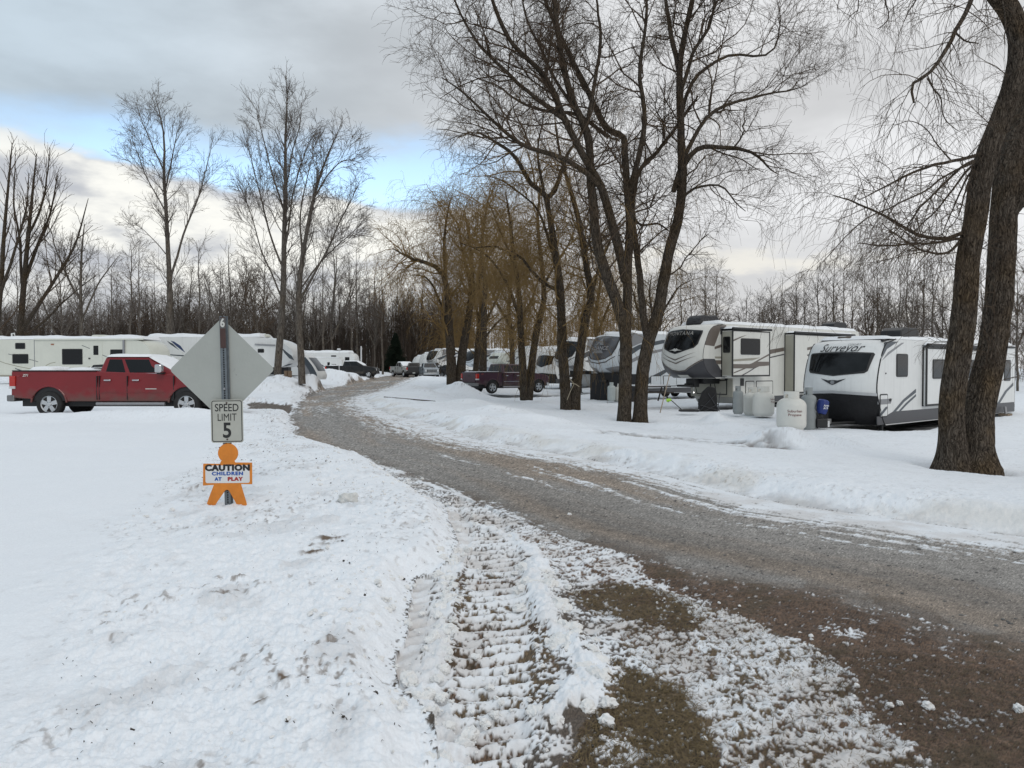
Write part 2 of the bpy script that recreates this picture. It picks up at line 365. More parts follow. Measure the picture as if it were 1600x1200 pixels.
GREYP = GP([(925, 686), (1000, 682), (1100, 684), (1215, 688), (1250, 696), (1160, 699), (1040, 696), (950, 692)])
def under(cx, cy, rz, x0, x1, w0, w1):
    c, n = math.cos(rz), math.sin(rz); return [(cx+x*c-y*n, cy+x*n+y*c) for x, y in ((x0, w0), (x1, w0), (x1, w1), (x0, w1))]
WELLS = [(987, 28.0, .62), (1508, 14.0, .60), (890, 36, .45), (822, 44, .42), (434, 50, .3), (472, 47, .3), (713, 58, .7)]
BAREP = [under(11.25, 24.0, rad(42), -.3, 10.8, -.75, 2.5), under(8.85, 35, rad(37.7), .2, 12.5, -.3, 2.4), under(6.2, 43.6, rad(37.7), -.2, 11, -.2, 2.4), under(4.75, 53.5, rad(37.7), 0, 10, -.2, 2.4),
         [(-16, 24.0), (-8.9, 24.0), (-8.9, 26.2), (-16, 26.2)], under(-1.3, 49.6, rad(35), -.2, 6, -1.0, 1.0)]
def terrain(X, Y, full=False):
    X = np.asarray(X, float); Y = np.asarray(Y, float)
    wx = X + 0.10*(fbm(X*1.7, Y*1.7, 3, 5)-0.5)*np.clip(Y/8, 0.6, 4); wy = Y + 0.16*(fbm(X*1.7, Y*1.7, 3, 9)-0.5)*np.clip(Y/8, 0.6, 4)
    sR = poly_sd(wx, wy, ROADP)
    dL, tL, _ = line_dt(wx, wy, WL); dR, tR, _ = line_dt(wx, wy, WR)
    right = dR < dL
    outR = np.clip(sR, 0, None)
    sV = poly_sd(wx, wy, VERGE)
    sS = poly_sd(wx, wy, SIDE)
    z = np.where(right, -0.44*sstep(0.6, 9, outR)*(1-0.75*sstep(45, 80, Y)), 0.42*sstep(26, 48, Y)*sstep(0, 6, outR)) + 0.5*sstep(60, 110, Y)
    bare = np.minimum(np.minimum(sR, sV), sS)                # negative on road, verge and side patch
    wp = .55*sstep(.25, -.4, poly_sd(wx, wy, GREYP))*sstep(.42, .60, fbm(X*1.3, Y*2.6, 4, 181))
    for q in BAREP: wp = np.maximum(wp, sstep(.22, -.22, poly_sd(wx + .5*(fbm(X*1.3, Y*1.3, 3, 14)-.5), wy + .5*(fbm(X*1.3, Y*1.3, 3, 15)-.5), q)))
    dep = sstep(0.0, np.where(right, 0.75, 0.28), bare)*(0.13 + 0.06*sstep(0.2, 1.4, bare))
    dep = dep + 0.06*np.exp(-((bare-0.55)/0.35)**2)*(bare > 0)*np.where(right, 0.3, 0.6)
    z = z + dep*(1-.85*wp)
    und = (fbm(X*0.22, Y*0.22, 3, 21)-0.5)*0.22 + (fbm(X*0.6, Y*0.6, 3, 27)-0.5)*0.06
    snowy = sstep(0.05, 0.9, bare)
    z = z + und*snowy
    for (px, py, h, rx, ry, a) in HEAPS:
        hx, hy = G(px, py)
        q = ((X-hx)/rx)**2 + ((Y-hy-ry*0.8)/ry)**2
        lump = np.exp(-q*1.4)
        z = z + h*lump*(0.72+0.56*fbm(X*1.5/min(rx, 1.6), Y*1.5/min(rx, 1.6), 4, int(px)))*np.where(sR < 0.0, np.clip(1+sR/0.4, 0, 1), 1)
    well = np.zeros_like(X)
    for (px, D_, r_) in WELLS:
        d_ = np.hypot(X-(px-800)/FPX*D_, (Y-D_)) + .12*(fbm(X*3, Y*3, 2, 19)-.5); well = np.maximum(well, sstep(r_+.42, r_+.02, d_))
    z = z - .12*well
    if not full: return z
    # ---------- detail and colour
    churn = np.maximum(sstep(0.25, -0.5, poly_sd(X + 0.9*(fbm(X*1.1, Y*1.1, 3, 33)-0.5), Y + 0.9*(fbm(X*1.1, Y*1.1, 3, 35)-0.5), CHURN)), 0)
    nearroad = sstep(2.6, 0.3, bare)*(bare > 0)
    heapness = np.zeros_like(X)
    for (px, py, h, rx, ry, a) in HEAPS:
        hx, hy = G(px, py); heapness = np.maximum(heapness, np.exp(-1.1*(((X-hx)/rx)**2 + ((Y-hy-ry*0.8)/ry)**2))*min(1, h*2))
    rough = np.clip(np.maximum(np.maximum(churn, 0.75*nearroad), heapness), 0, 1)
    rough = np.maximum(rough*np.clip(.25+1.15*fbm(X*.75, Y*.75, 3, 37), 0, 1), 0.22*right)
    f1 = fbm(X*3.1, Y*3.1, 5, 41, 0.55); f2 = fbm(X*9.5, Y*9.5, 4, 51, 0.6); f3 = fbm(X*26, Y*26, 3, 61); f4 = fbm(X*64, Y*44, 2, 67)
    lum = np.abs(fbm(X*6.5, Y*6.5, 3, 71)-0.5)*2
    zs = rough*((f1-0.5)*0.075 + (0.35-lum)*0.030 + (f2-0.5)*0.050 + (f3-0.5)*0.030 + (f4-.5)*0.013) + (1-rough)*((f1-0.5)*0.02 + (f2-0.5)*0.006)
    insnow = sstep(-0.02, 0.12, bare)
    z = z + zs*insnow
    # cover
    cov = np.where(bare > 0, 1.0, 0.0)
    cov = np.clip(1.1*sstep(-0.10, 0.10, bare + 0.05*(f2-0.5)), 0, 1.2)
    cov = np.where((sV < 0) & (sR > 0) & (dL > .35), np.maximum(cov, 1.5*sstep(-.20, -.05, bare + 0.06*(f2-.5))), cov)
    kind = np.zeros_like(X)                                  # 0 mud 1 grass 2 slush 3 gravel
    inroad = sR < 0
    kind = np.where(inroad, 3, 0)
    inv = (sV < 0) & ~inroad
    cv = np.where(inv, 0.7, 0.0); kg = np.where(inv, 2, kind).astype(float)
    for poly, c, k, fe in ZONES:
        w = sstep(fe, -fe, poly_sd(wx + 0.08*(f2-0.5), wy + 0.12*(f2-0.5), poly))
        cv = cv*(1-w) + c*w; kg = np.where(w > 0.5, k, kg)
    zlane = np.zeros_like(X); lug = np.zeros_like(X); lanew = np.zeros_like(X)
    for pl, wd, per, amp, dp in LANES:
        d, t, s = line_dt(X, Y, pl); wl = sstep(wd*1.15, wd*0.8, d)
        ph = t/per + s*d*1.8 + 0.7*(fbm(X*5, Y*5, 2, 81)-0.5)
        r = np.sin(2*PI*ph); r = r*.9+.25
        r = r*(0.55+0.8*fbm(X*2.2, Y*2.2, 2, 83))
        zlane += wl*(dp + 0.55*amp*r); lug += wl*r*(amp/0.03); lanew = np.maximum(lanew, wl)
    cv = cv - 0.10*inv*(cv > .3)
    lc = np.clip(0.55 + 0.36*np.clip(lug, -1.1, .7), 0, 1); cv = np.where(inv, cv*(1-lanew*.8*(cv > .25)) + lc*lanew*.8*(cv > .25), cv) + 0.05*(lanew > 0.5)*inv
    ridge = np.zeros_like(X)
    for pl, wd, hh in RIDGES:
        d, t, s = line_dt(wx + 0.12*(f1-0.5), wy, pl); w = np.exp(-(d/wd)**2)*(0.35+1.1*fbm(X*5, Y*5, 3, 91))
        ridge = np.maximum(ridge, w); z = z + w*(hh + .9*hh*(f3-.5) + 1.0*hh*(f2-.5))*np.where(inroad, 0, 1)
    cv = np.maximum(cv, np.clip(ridge*1.5, 0, 1.1)*(bare < 0.05)*~inroad)
    # ice and thin packed snow along the right edge of the road, drawn out along it
    stre = fbm(tR/0.9, dR/0.06, 4, 101)*0.42 + fbm(X*11, Y*11, 3, 103)*0.22 + f3*.18 + f4*.18
    wid = 0.55 + 0.9*fbm(tR/3.5, 0*tR, 2, 107) + 0.7*np.exp(-((Y-22)/7.0)**2) + 0.5*np.exp(-((Y-38)/8.0)**2)
    wis = np.clip(0.92 - 0.62*(-sR)/wid, 0, 1)*(dR < dL)
    line2 = np.exp(-((dR-1.25-0.2*np.sin(tR/5))/0.16)**2)*0.40*sstep(0.35, 0.6, fbm(tR/2.2, 0*tR, 2, 109)) + np.exp(-((dR-2.0)/0.09)**2)*0.34*sstep(0.4, 0.62, fbm(tR/1.7, 0*tR+7, 2, 113))
    wis = np.maximum(wis, line2)
    lw = np.clip(0.75 - 0.9*(-sR)/0.35, 0, 1)*(dL <= dR)*sstep(6.8, 9, Y)
    crossice = 0.40*sstep(0.56, 0.68, fbm(X*0.5, Y*0.16, 3, 131))*sstep(20, 34, Y)
    cvr = np.maximum(np.maximum(wis, lw), crossice)
    n = np.where(inroad, stre, 0.20*f2 + 0.32*f3 + 0.38*f4 + 0.10*f1)
    n = np.clip((n-0.5)*np.where(inroad, 2.1, 3.0)+0.5, 0, 1)
    cov = np.where(inroad, np.maximum(cvr, cov), np.where(inv, np.maximum(cv, cov*0.999), cov))
    sm = sstep(-0.10, 0.12, cov - n) ; sm = np.where(bare > 0.12, 1.0, sm)
    z = z + np.where(inv, zlane + sm*0.010*(0.4+f2), 0) + np.where(inroad, (f2-0.5)*0.012 + sm*0.008, 0) + np.where(inv, (f2-0.5)*0.03+(f3-0.5)*0.015, 0)
    # colours
    rng = np.random.default_rng(3)
    wn = rng.random(X.shape); wn2 = rng.random(X.shape)
    def c3(a): return np.array(a)[None, :]
    lat = dR
    grey = sstep(0.3, 0.7, fbm(tR/6.0, dR/0.55, 3, 141))
    gcol = c3((.285, .236, .192))*(1-grey[:, None]) + c3((.255, .240, .222))*grey[:, None]
    dk = np.exp(-((dL-0.75)/0.45)**2)*sstep(14, 7, Y)
    gcol = gcol*(1-0.32*dk[:, None])
    edge = sstep(0.5, 0.05, dL)*(fbm(X*2, Y*2, 3, 143) > 0.42)
    gcol = gcol*(1-0.55*edge[:, None]) + c3((.085, .058, .038))*0.55*edge[:, None]
    sp = 0.62+0.76*wn; sp = np.where(wn2 > 0.93, sp*0.45, sp); sp = np.where(wn2 < 0.05, sp*1.7, sp)
    gcol = gcol*sp[:, None]*(0.75+0.5*f2)[:, None]
    mud = c3((.094, .060, .040))*(0.2+1.6*(.5*f3+.5*f4))[:, None]*(0.35+1.3*wn)[:, None]*(.6+.8*f1)[:, None]
    mud = mud*(1-0.5*sstep(0.55, 0.72, f1)[:, None]) + c3((.045, .036, .018))*0.5*sstep(0.55, 0.72, f1)[:, None]
    gr = (c3((.052, .037, .024))*(1-wn[:, None]) + c3((.150, .108, .064))*wn[:, None])*(0.3+1.3*f3)[:, None]
    gr = np.where((f1 > 0.53)[:, None], mud*0.9, gr)
    sl = c3((.092, .074, .060))*(0.55+0.9*wn)[:, None]
    base = np.where((kg == 3)[:, None], gcol, np.where((kg == 1)[:, None], gr, np.where((kg == 2)[:, None], sl, mud)))
    gm_ = sstep(-.32, .34, sR + .5*(f1-.5) + .35*(f2-.5)); gm_ = np.where(sV < 0.0, gm_, 0.0)*((kg == 0) | inroad)
    base = np.where(inroad[:, None], gcol, base)
    base = np.where((((kg == 0) | inroad) & (sV < 0) & (sR > -.5) & (sR < .5))[:, None], gcol*(1-gm_[:, None]) + mud*gm_[:, None], base)
    base = np.where((bare > 0)[:, None], sl*0.8, base)
    base = np.where(((sS < 0) & ~inroad)[:, None], c3((.10, .075, .055))*(0.6+0.8*wn)[:, None], base)
    snow = np.ones((X.size, 3))*c3((.82, .85, .885))
    snow = snow*(0.985+0.03*wn)[:, None]
    # dirt thrown over the churned snow
    dirt = sstep(0.57, 0.74, fbm(X*4.2, Y*2.6, 4, 151))*rough*0.20 + sstep(0.60, 0.78, fbm(X*26, Y*17, 4, 153))*rough*0.75*sstep(0.40, 0.6, fbm(X*1.2, Y*1.2, 3, 155))
    dirt = np.maximum(dirt, 0.40*sstep(0.45, 0.1, bare)*(bare > 0)*right*sstep(0.3, 0.65, f1))
    for (dx, dy, dr) in ((520, 848, .16), (490, 866, .11), (478, 858, .07), (437, 1070, .05), (405, 1097, .04)):
        gx, gy = G(dx, dy, 0.16); dirt = np.maximum(dirt, 1.15*sstep(dr*1.3, dr*0.3, np.hypot(X-gx, (Y-gy)*0.8))*sstep(0.42, 0.62, f2))
    dirt = np.maximum(dirt, .5*sstep(.55, 1, well)*sstep(.3, .6, f2))
    gp = poly_sd(wx + .5*(f1-.5), wy + .5*(f1-.5), GREYP); dirt = np.maximum(dirt, .8*sstep(.25, -.4, gp)*sstep(.40, .60, fbm(X*1.3, Y*2.6, 4, 181))*sstep(.3, .55, f2)*(1-np.clip(heapness*1.1, 0, 1)))
    dirt = np.clip(dirt, 0, 1)
    snow = snow*(1-dirt[:, None]) + c3((.16, .12, .09))*dirt[:, None]
    vd = np.where(inv | inroad, 0.12+0.75*sstep(0.42, 0.72, f1), 0.0)*np.where(inv, 1-0.6*np.clip(ridge*1.2, 0, 1), 0.75)
    snow = snow*(1-vd[:, None]*0.55) + c3((.44, .37, .31))*(vd[:, None]*0.55)
    pk = lanew*np.where(inv, 1, 0)*(1-.8*np.clip(ridge*1.3, 0, 1))*(.08+.62*sstep(.35, -.7, lug))
    snow = snow*(1-pk[:, None]) + c3((.53, .50, .48))*pk[:, None]
    # yellowish ploughed rims along the right
    rim = right*np.exp(-((bare-0.45)/0.4)**2)*(bare > 0)*sstep(0.35, 0.6, fbm(X*1.1, Y*1.1, 3, 161))
    snow = snow*(1-0.35*rim[:, None]) + c3((.56, .49, .38))*0.35*rim[:, None]
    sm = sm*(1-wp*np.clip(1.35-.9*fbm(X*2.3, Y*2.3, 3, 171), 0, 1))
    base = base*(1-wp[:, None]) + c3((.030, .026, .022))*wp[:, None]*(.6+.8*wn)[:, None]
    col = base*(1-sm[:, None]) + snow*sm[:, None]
    return z, np.clip(col, 0, 1), sm, np.where(inroad, 1, np.where(inv, 2, 0))

def zt(x, y): return float(terrain(np.array([x]), np.array([y]))[0])

NS, S_IN = 980, 0.70
s_in = np.linspace(-S_IN, S_IN, NS)
s_mid = np.linspace(S_IN, 1.15, 110)[1:]; s_out = np.geomspace(1.15, 7.0, 22)[1:]
s_all = np.concatenate([-s_out[::-1], -s_mid[::-1], s_in, s_mid, s_out])
ys = [2.75]
while ys[-1] < 140: ys.append(ys[-1]*(1+min(0.0060, 0.0026+0.00010*ys[-1])))
while ys[-1] < 1500: ys.append(ys[-1]*1.07)
pre = list(np.linspace(-22, 2.2, 26)) + list(np.linspace(2.25, 2.74, 14))
ys = np.array(pre + ys)
wY = np.where(ys < 2.75, 2.75, ys)
GX = (s_all[None, :]*wY[:, None]).ravel(); GY = np.repeat(ys, len(s_all))
gz, gcol, gsm, gk = terrain(GX, GY, True)
nr, nc = len(ys), len(s_all)
idx = np.arange(nr*nc).reshape(nr, nc)
F = np.stack([idx[:-1, :-1], idx[:-1, 1:], idx[1:, 1:], idx[1:, :-1]], -1).reshape(-1, 4)
V = np.stack([GX, GY, gz], -1)
gm = bpy.data.materials.new('winter_ground'); gm.use_nodes = True
_n = gm.node_tree; _b = _n.nodes['Principled BSDF']
_a = _n.nodes.new('ShaderNodeAttribute'); _a.attribute_name = 'Col'
_s = _n.nodes.new('ShaderNodeAttribute'); _s.attribute_name = 'Wet'
_t = _n.nodes.new('ShaderNodeTexCoord')
_x = _n.nodes.new('ShaderNodeTexNoise'); _x.inputs['Scale'].default_value = 70; _x.inputs['Detail'].default_value = 4
_n.links.new(_t.outputs['Object'], _x.inputs['Vector'])
_r = _n.nodes.new('ShaderNodeMapRange'); _r.inputs['To Min'].default_value = 0.88; _r.inputs['To Max'].default_value = 1.10
_n.links.new(_x.outputs['Fac'], _r.inputs['Value'])
_m = _n.nodes.new('ShaderNodeVectorMath'); _m.operation = 'SCALE'
_n.links.new(_a.outputs['Color'], _m.inputs[0]); _n.links.new(_r.outputs['Result'], _m.inputs['Scale']); _n.links.new(_m.outputs['Vector'], _b.inputs['Base Color'])
_q = _n.nodes.new('ShaderNodeMapRange'); _q.inputs['To Min'].default_value = 0.62; _q.inputs['To Max'].default_value = 0.85
_n.links.new(_s.outputs['Fac'], _q.inputs['Value']); _n.links.new(_q.outputs['Result'], _b.inputs['Roughness'])
_b.inputs['Specular IOR Level'].default_value = 0.25
_p = _n.nodes.new('ShaderNodeBump'); _p.inputs['Strength'].default_value = 0.35; _p.inputs['Distance'].default_value = 0.01
_n.links.new(_x.outputs['Fac'], _p.inputs['Height']); _n.links.new(_p.outputs['Normal'], _b.inputs['Normal'])
MATS['winter_ground'] = gm
fk = gk[F].max(1)
def ground_part(name, sel):
    f = F[sel]; used = np.unique(f); remap = np.full(len(V), -1, np.int64); remap[used] = np.arange(len(used))
    me = mesh_arrays(name, V[used], remap[f], True)
    ca = me.color_attributes.new('Col', 'FLOAT_COLOR', 'POINT')
    ca.data.foreach_set('color', np.concatenate([gcol[used], np.ones((len(used), 1))], 1).astype(np.float32).ravel())
    wa = me.attributes.new('Wet', 'FLOAT', 'POINT'); wa.data.foreach_set('value', gsm[used].astype(np.float32))
    o = link_mesh(name, me, gm); o['kind'] = 'structure'
    return o
ground_part('snow_ground', fk == 0)
ground_part('gravel_road', fk == 1)
ground_part('muddy_verge', fk == 2)
# ------------------------------------------------------------------ bare trees
def unit(v): return v/np.maximum(np.linalg.norm(v, axis=-1, keepdims=True), 1e-9)
def tubes(P, R, S):
    N, K, _ = P.shape
    T = unit(np.gradient(P, axis=1))
    ref = np.where(np.abs(T[:, :1, 2:3]) < 0.8, np.array([0, 0, 1.0]), np.array([1.0, 0, 0]))
    n1 = unit(np.cross(T, np.broadcast_to(ref, T.shape))); n2 = np.cross(T, n1)
    a = 2*PI*np.arange(S)/S
    V = P[:, :, None, :] + R[:, :, None, None]*(np.cos(a)[None, None, :, None]*n1[:, :, None, :] + np.sin(a)[None, None, :, None]*n2[:, :, None, :])
    ix = np.arange(N*K*S).reshape(N, K, S); nx = np.roll(ix, -1, 2)
    F = np.stack([ix[:, :-1], nx[:, :-1], nx[:, 1:], ix[:, 1:]], -1).reshape(-1, 4)
    return V.reshape(-1, 3), F
def smooth_line(pts, K):
    """Catmull-Rom through pts (n,m), K samples by length"""
    p = np.asarray(pts, float)
    q = np.vstack([2*p[0]-p[1], p, 2*p[-1]-p[-2]]); out = []
    for i in range(1, len(q)-2):
        for t in np.linspace(0, 1, 12, endpoint=False):
            a, b, c, d = q[i-1], q[i], q[i+1], q[i+2]
            out.append(0.5*((2*b) + (c-a)*t + (2*a-5*b+4*c-d)*t*t + (3*b-a-3*c+d)*t**3))
    out.append(p[-1]); out = np.array(out)
    L = np.concatenate([[0], np.cumsum(np.linalg.norm(np.diff(out[:, :3], axis=0), axis=1))]); s = np.linspace(0, L[-1], K)
    return np.stack([np.interp(s, L, out[:, k]) for k in range(out.shape[1])], 1)
def grow(rng, P, R, per_m, tmin, length, ang, K=5, wig=0.16, up=0.0, droop=0.0, rr=0.5, rmax=9, rmin=0.004, nmin=1, tmax=1.0, lt=0.45):
    """side shoots along every parent, their number by the parent's length"""
    L = np.linalg.norm(np.diff(P, axis=1), axis=2).sum(1)
    cnt = np.maximum(nmin, rng.poisson(L*per_m*(tmax-tmin)))
    idx = np.repeat(np.arange(len(P)), cnt); N = len(idx)
    t = tmin + (tmax-tmin)*rng.random(N)**0.85; kk = np.clip(t*(P.shape[1]-1), 0, P.shape[1]-1.001); k0 = kk.astype(int); fr = (kk-k0)[:, None]
    b = P[idx, k0]*(1-fr) + P[idx, k0+1]*fr; T = unit(P[idx, k0+1]-P[idx, k0]); pr = R[idx, k0]
    v = rng.normal(size=(N, 3)); v = unit(v - T*(v*T).sum(1, keepdims=True))
    a = np.radians(rng.uniform(ang[0], ang[1], N))[:, None]
    d = unit(np.cos(a)*T + np.sin(a)*v + np.array([0, 0, up]))
    Lc = length*rng.uniform(0.55, 1.3, N)*(1-lt*t)
    Lc = np.minimum(Lc, np.maximum(L[idx]*0.9, length*0.4))
    pts = [b]; p = b.copy()
    for j in range(K-1):
        d = unit(d + wig*rng.normal(size=(N, 3)) + np.array([0, 0, up*0.35 - droop*(0.4+j*0.35)]))
        p = p + d*(Lc/(K-1))[:, None]; pts.append(p.copy())
    Pn = np.stack(pts, 1)
    r0 = np.clip(np.minimum(pr*rr, Lc*0.012+rmin), rmin, rmax)
    Rn = r0[:, None]*np.linspace(1, 0.35, K)[None, :]; Rn = np.maximum(Rn, rmin*0.75)
    return Pn, Rn
def merge(parts):
    V = []; F = []; o = 0
    for v, f in parts: V.append(v); F.append(f+o); o += len(v)
    return np.concatenate(V), np.concatenate(F)
def limb_mesh(P, R, S, amp=0.0, freq=7.0, seed=0, flare=0.0):
    """one thick limb with ridged bark in the surface itself"""
    V, F = tubes(P[None], R[None], S); K = len(P); V = V.reshape(K, S, 3)
    if amp:
        a = 2*PI*np.arange(S)/S; hz = P[:, 2]
        A, H = np.meshgrid(a, hz); rr = R[:, None]
        nx = np.cos(A)*freq*rr/0.3*0.8; ny = np.sin(A)*freq*rr/0.3*0.8
        r1 = np.abs(fbm(nx*3+ny*1.7+11+H*0.35, ny*3-nx*1.1+H*0.9+5, 3, seed)-0.5)*2
        r2 = fbm(A*3/PI+20+0*H, H*0.8, 3, seed+5)
        disp = amp*(np.clip(r1*2.2, 0, 1)-0.6) + amp*1.5*(r2-0.5)
        if flare: disp = disp + flare*np.exp(-np.clip(H-hz[0]-.15, 0, 9)/0.22)*(0.5+0.9*fbm(A*4/PI, 0*H, 2, seed+9))
        V = V + (V-P[:, None, :])/np.maximum(R[:, None, None], 1e-4)*disp[:, :, None]
    return V.reshape(-1, 3), F
def caps(F, V): return F

BARK_DARK = bark_mat('bark_dark', (.020, .016, .012), (.105, .086, .068), (1.0, .84, .55), 20)
BARK_GREY = bark_mat('bark_grey', (.050, .043, .036), (.165, .145, .125), (.95, .87, .75), 14, 0.6)
BARK_OLD = bark_mat('bark_old', (.016, .012, .009), (.140, .115, .092), (1.0, .80, .48), 24, 1.0)
TWIG_BROWN = M('twig_brown', (.085, .062, .044), 0.9, var=.35, scale=0.8, spec=.1)
TWIG_GOLD = M('twig_gold', (.215, .142, .062), 0.9, var=.35, scale=0.5, spec=.1)
TWIG_TAN = M('twig_tan', (.125, .088, .044), 0.9, var=.35, scale=0.6, spec=.1)
TWIG_GREY = M('twig_grey', (.135, .115, .100), 0.9, var=.3, scale=0.6, spec=.1)
WOOD_FAR = M('wood_far', (.088, .070, .057), 0.95, var=.4, scale=0.15, spec=.05)

def make_tree(name, label, base, limbs, levels, bark, twig, seed, group=None, S=10, amp=0.0, cat='tree', loops=None, extra=None, flare=0.0):
    """limbs: list of (points (n,3) world, r0, r1 [, root width]); levels: list of dicts for grow()"""
    rng = np.random.default_rng(seed); base = np.array(base, float)
    root = thing(name, label, cat, tuple(base), group=group)
    parts = []; P0 = []; R0 = []
    for i, lb in enumerate(limbs):
        pts, r0, r1 = lb[:3]; K = (130 if S > 20 else 60) if (amp and r0 > 0.12) else 16
        p = smooth_line(np.asarray(pts, float)-base, K)
        tt = np.linspace(0, 1, K); r = r0*(1-tt)**0.8 + r1*(1-(1-tt)**0.8)
        if K >= 60 and i < 3: r = r*(1+0.16*np.exp(-tt*L_(p)/0.55))
        # a natural crook along thinner limbs
        if r0 < 0.14:
            w = np.cumsum(rng.normal(size=(K, 3))*0.035*L_(p)/K**0.5*0.6, axis=0); w -= np.linspace(0, 1, K)[:, None]*w[-1]; p = p + w*0.5
        big = amp and r0 > 0.12
        parts.append(limb_mesh(p, r, (S*3 if big and S > 12 else S), amp*min(1, r0/0.3) if big else 0, 7, seed+i, flare if i < 2 else 0))
        q = smooth_line(p, 16); P0.append(q); R0.append(np.interp(np.linspace(0, 1, 16), tt, r))
    V, F = merge(parts)
    link_mesh('trunk', mesh_arrays('trunk', V, F), bark, root)
    P = np.array(P0); R = np.array(R0); tw = []; gw = []
    allP = [(P, R)]
    for lv in levels:
        lv = dict(lv); src = lv.pop('src', None); S2 = lv.pop('S', 3); gold = lv.pop('gold', 0)
        pp, rr_ = allP[-1] if src is None else allP[src]
        if src is not None and isinstance(src, int) and lv.pop('skip', 0): pass
        Pn, Rn = grow(rng, pp, rr_, **lv); allP.append((Pn, Rn)); (gw if gold else tw).append(tubes(Pn, Rn, S2))
    if tw:
        V, F = merge(tw+gw); me = mesh_arrays('crown', V, F); link_mesh('crown', me, [twig, TWIG_GOLD] if gw else twig, root)
        if gw:
            n0 = sum(len(f) for _, f in tw); mi = np.zeros(len(F), np.int32); mi[n0:] = 1; me.polygons.foreach_set('material_index', mi)
    return root
def L_(p): return float(np.linalg.norm(np.diff(p, axis=0), axis=1).sum())
TRACE = []
def limb(px, D, r0, r1, d1=0.0):
    """points traced in the photograph; a limb starts at the depth of the limb it leaves"""
    n = len(px); d0 = 0.0; best = 26.0
    if A:
        for q, dq in TRACE[-len(A):]:
            for i in range(len(q)-1):
                for f in (0, .25, .5, .75, 1):
                    e = math.hypot(q[i][0]+(q[i+1][0]-q[i][0])*f-px[0][0], q[i][1]+(q[i+1][1]-q[i][1])*f-px[0][1])
                    if e < best: best = e; d0 = dq[i]+(dq[i+1]-dq[i])*f
    dd = [d0 + (d1-(d0 if abs(d1) < 1e-6 else 0)*0)*(k/(n-1)) for k in range(n)]
    TRACE.append((px, dd))
    return ([at(x, y, D + dd[k]) for k, (x, y) in enumerate(px)], r0, r1)

def base_of(px, D):
    p = at(px, 600, D); return (p[0], D, zt(p[0], D)-0.12)

# --- the big willow by the trailers (three leaders from one foot)
D = 28.0; b = base_of(987, D)
foot = lambda px: [px[0]*D/FPX - 800*D/FPX, D, b[2]]
A = []
def LA(px, r0, r1, d1=0.0): A.append(limb(px, D, r0, r1, d1))
LA([(975, 668), (977, 610), (978, 560), (977, 520), (966, 478), (949, 432), (934, 385), (927, 320), (923, 277), (921, 234), (914, 200), (892, 150), (874, 70), (862, -40)], 0.239, .04, -1.2)
LA([(1000, 668), (1002, 610), (1006, 570), (1016, 525), (1028, 492), (1036, 445), (1046, 392), (1060, 340), (1066, 280), (1064, 200), (1062, 110), (1070, 55), (1086, -20), (1095, -90)], 0.248, .04, 1.0)
LA([(977, 530), (980, 470), (981, 415), (984, 350), (980, 300), (976, 240), (973, 214), (946, 198), (916, 137), (882, 69), (852, 0), (840, -60)], 0.176, .035, 1.8)
LA([(978, 440), (968, 395), (953, 335), (936, 285), (915, 250), (884, 190), (852, 121), (800, 67), (771, 5), (760, -50)], 0.171, .03, -2.2)
LA([(945, 300), (920, 275), (888, 252), (850, 238), (816, 225), (780, 196), (748, 166), (722, 142), (690, 121)], 0.108, .015, -2.8)
LA([(950, 215), (900, 180), (852, 173), (810, 158), (780, 135), (755, 126), (735, 118)], 0.081, .012, 2.5)
LA([(1014, 540), (1003, 470), (996, 400), (990, 340), (993, 295), (1008, 262), (1030, 240), (1050, 215), (1066, 190), (1090, 150)], 0.135, .03, 2.4)
LA([(984, 300), (994, 262), (1006, 215), (1010, 160), (1002, 100), (1012, 40), (1006, -40)], 0.108, .03, -1.5)
LA([(1064, 262), (1080, 240), (1098, 229), (1135, 231), (1167, 236), (1190, 250), (1200, 262), (1215, 272)], 0.108, .014, -1.8)
LA([(1052, 300), (1068, 245), (1090, 205), (1108, 180), (1135, 165), (1158, 157), (1195, 148), (1230, 144), (1250, 138), (1262, 132)], 0.099, .012, 1.6)
LA([(1063, 190), (1070, 160), (1082, 128), (1110, 105), (1142, 86), (1175, 88), (1205, 80), (1217, 40), (1214, 0)], 0.081, .014, 2.3)
LA([(1050, 370), (1063, 318), (1080, 300), (1096, 292), (1130, 292), (1152, 318), (1165, 330)], 0.068, .012, -1.5)
LA([(1062, 110), (1050, 60), (1042, 10), (1030, -50)], 0.108, .04, 1.5)
LA([(1062, 150), (1085, 80), (1110, 40), (1120, -20)], 0.081, .03, -1.5)
LA([(915, 200), (930, 130), (940, 60), (930, -20)], 0.081, .03, 1.0)
LA([(884, 190), (850, 165), (800, 120), (750, 70), (715, 10), (700, -30)], 0.081, .02, -1.2)
LA([(905, 180), (870, 130), (850, 90), (820, 20), (815, -40)], 0.072, .02, 1.8)
LA([(985, 330), (1000, 352), (1030, 350), (1050, 362), (1065, 350)], 0.054, .012, 1.2)
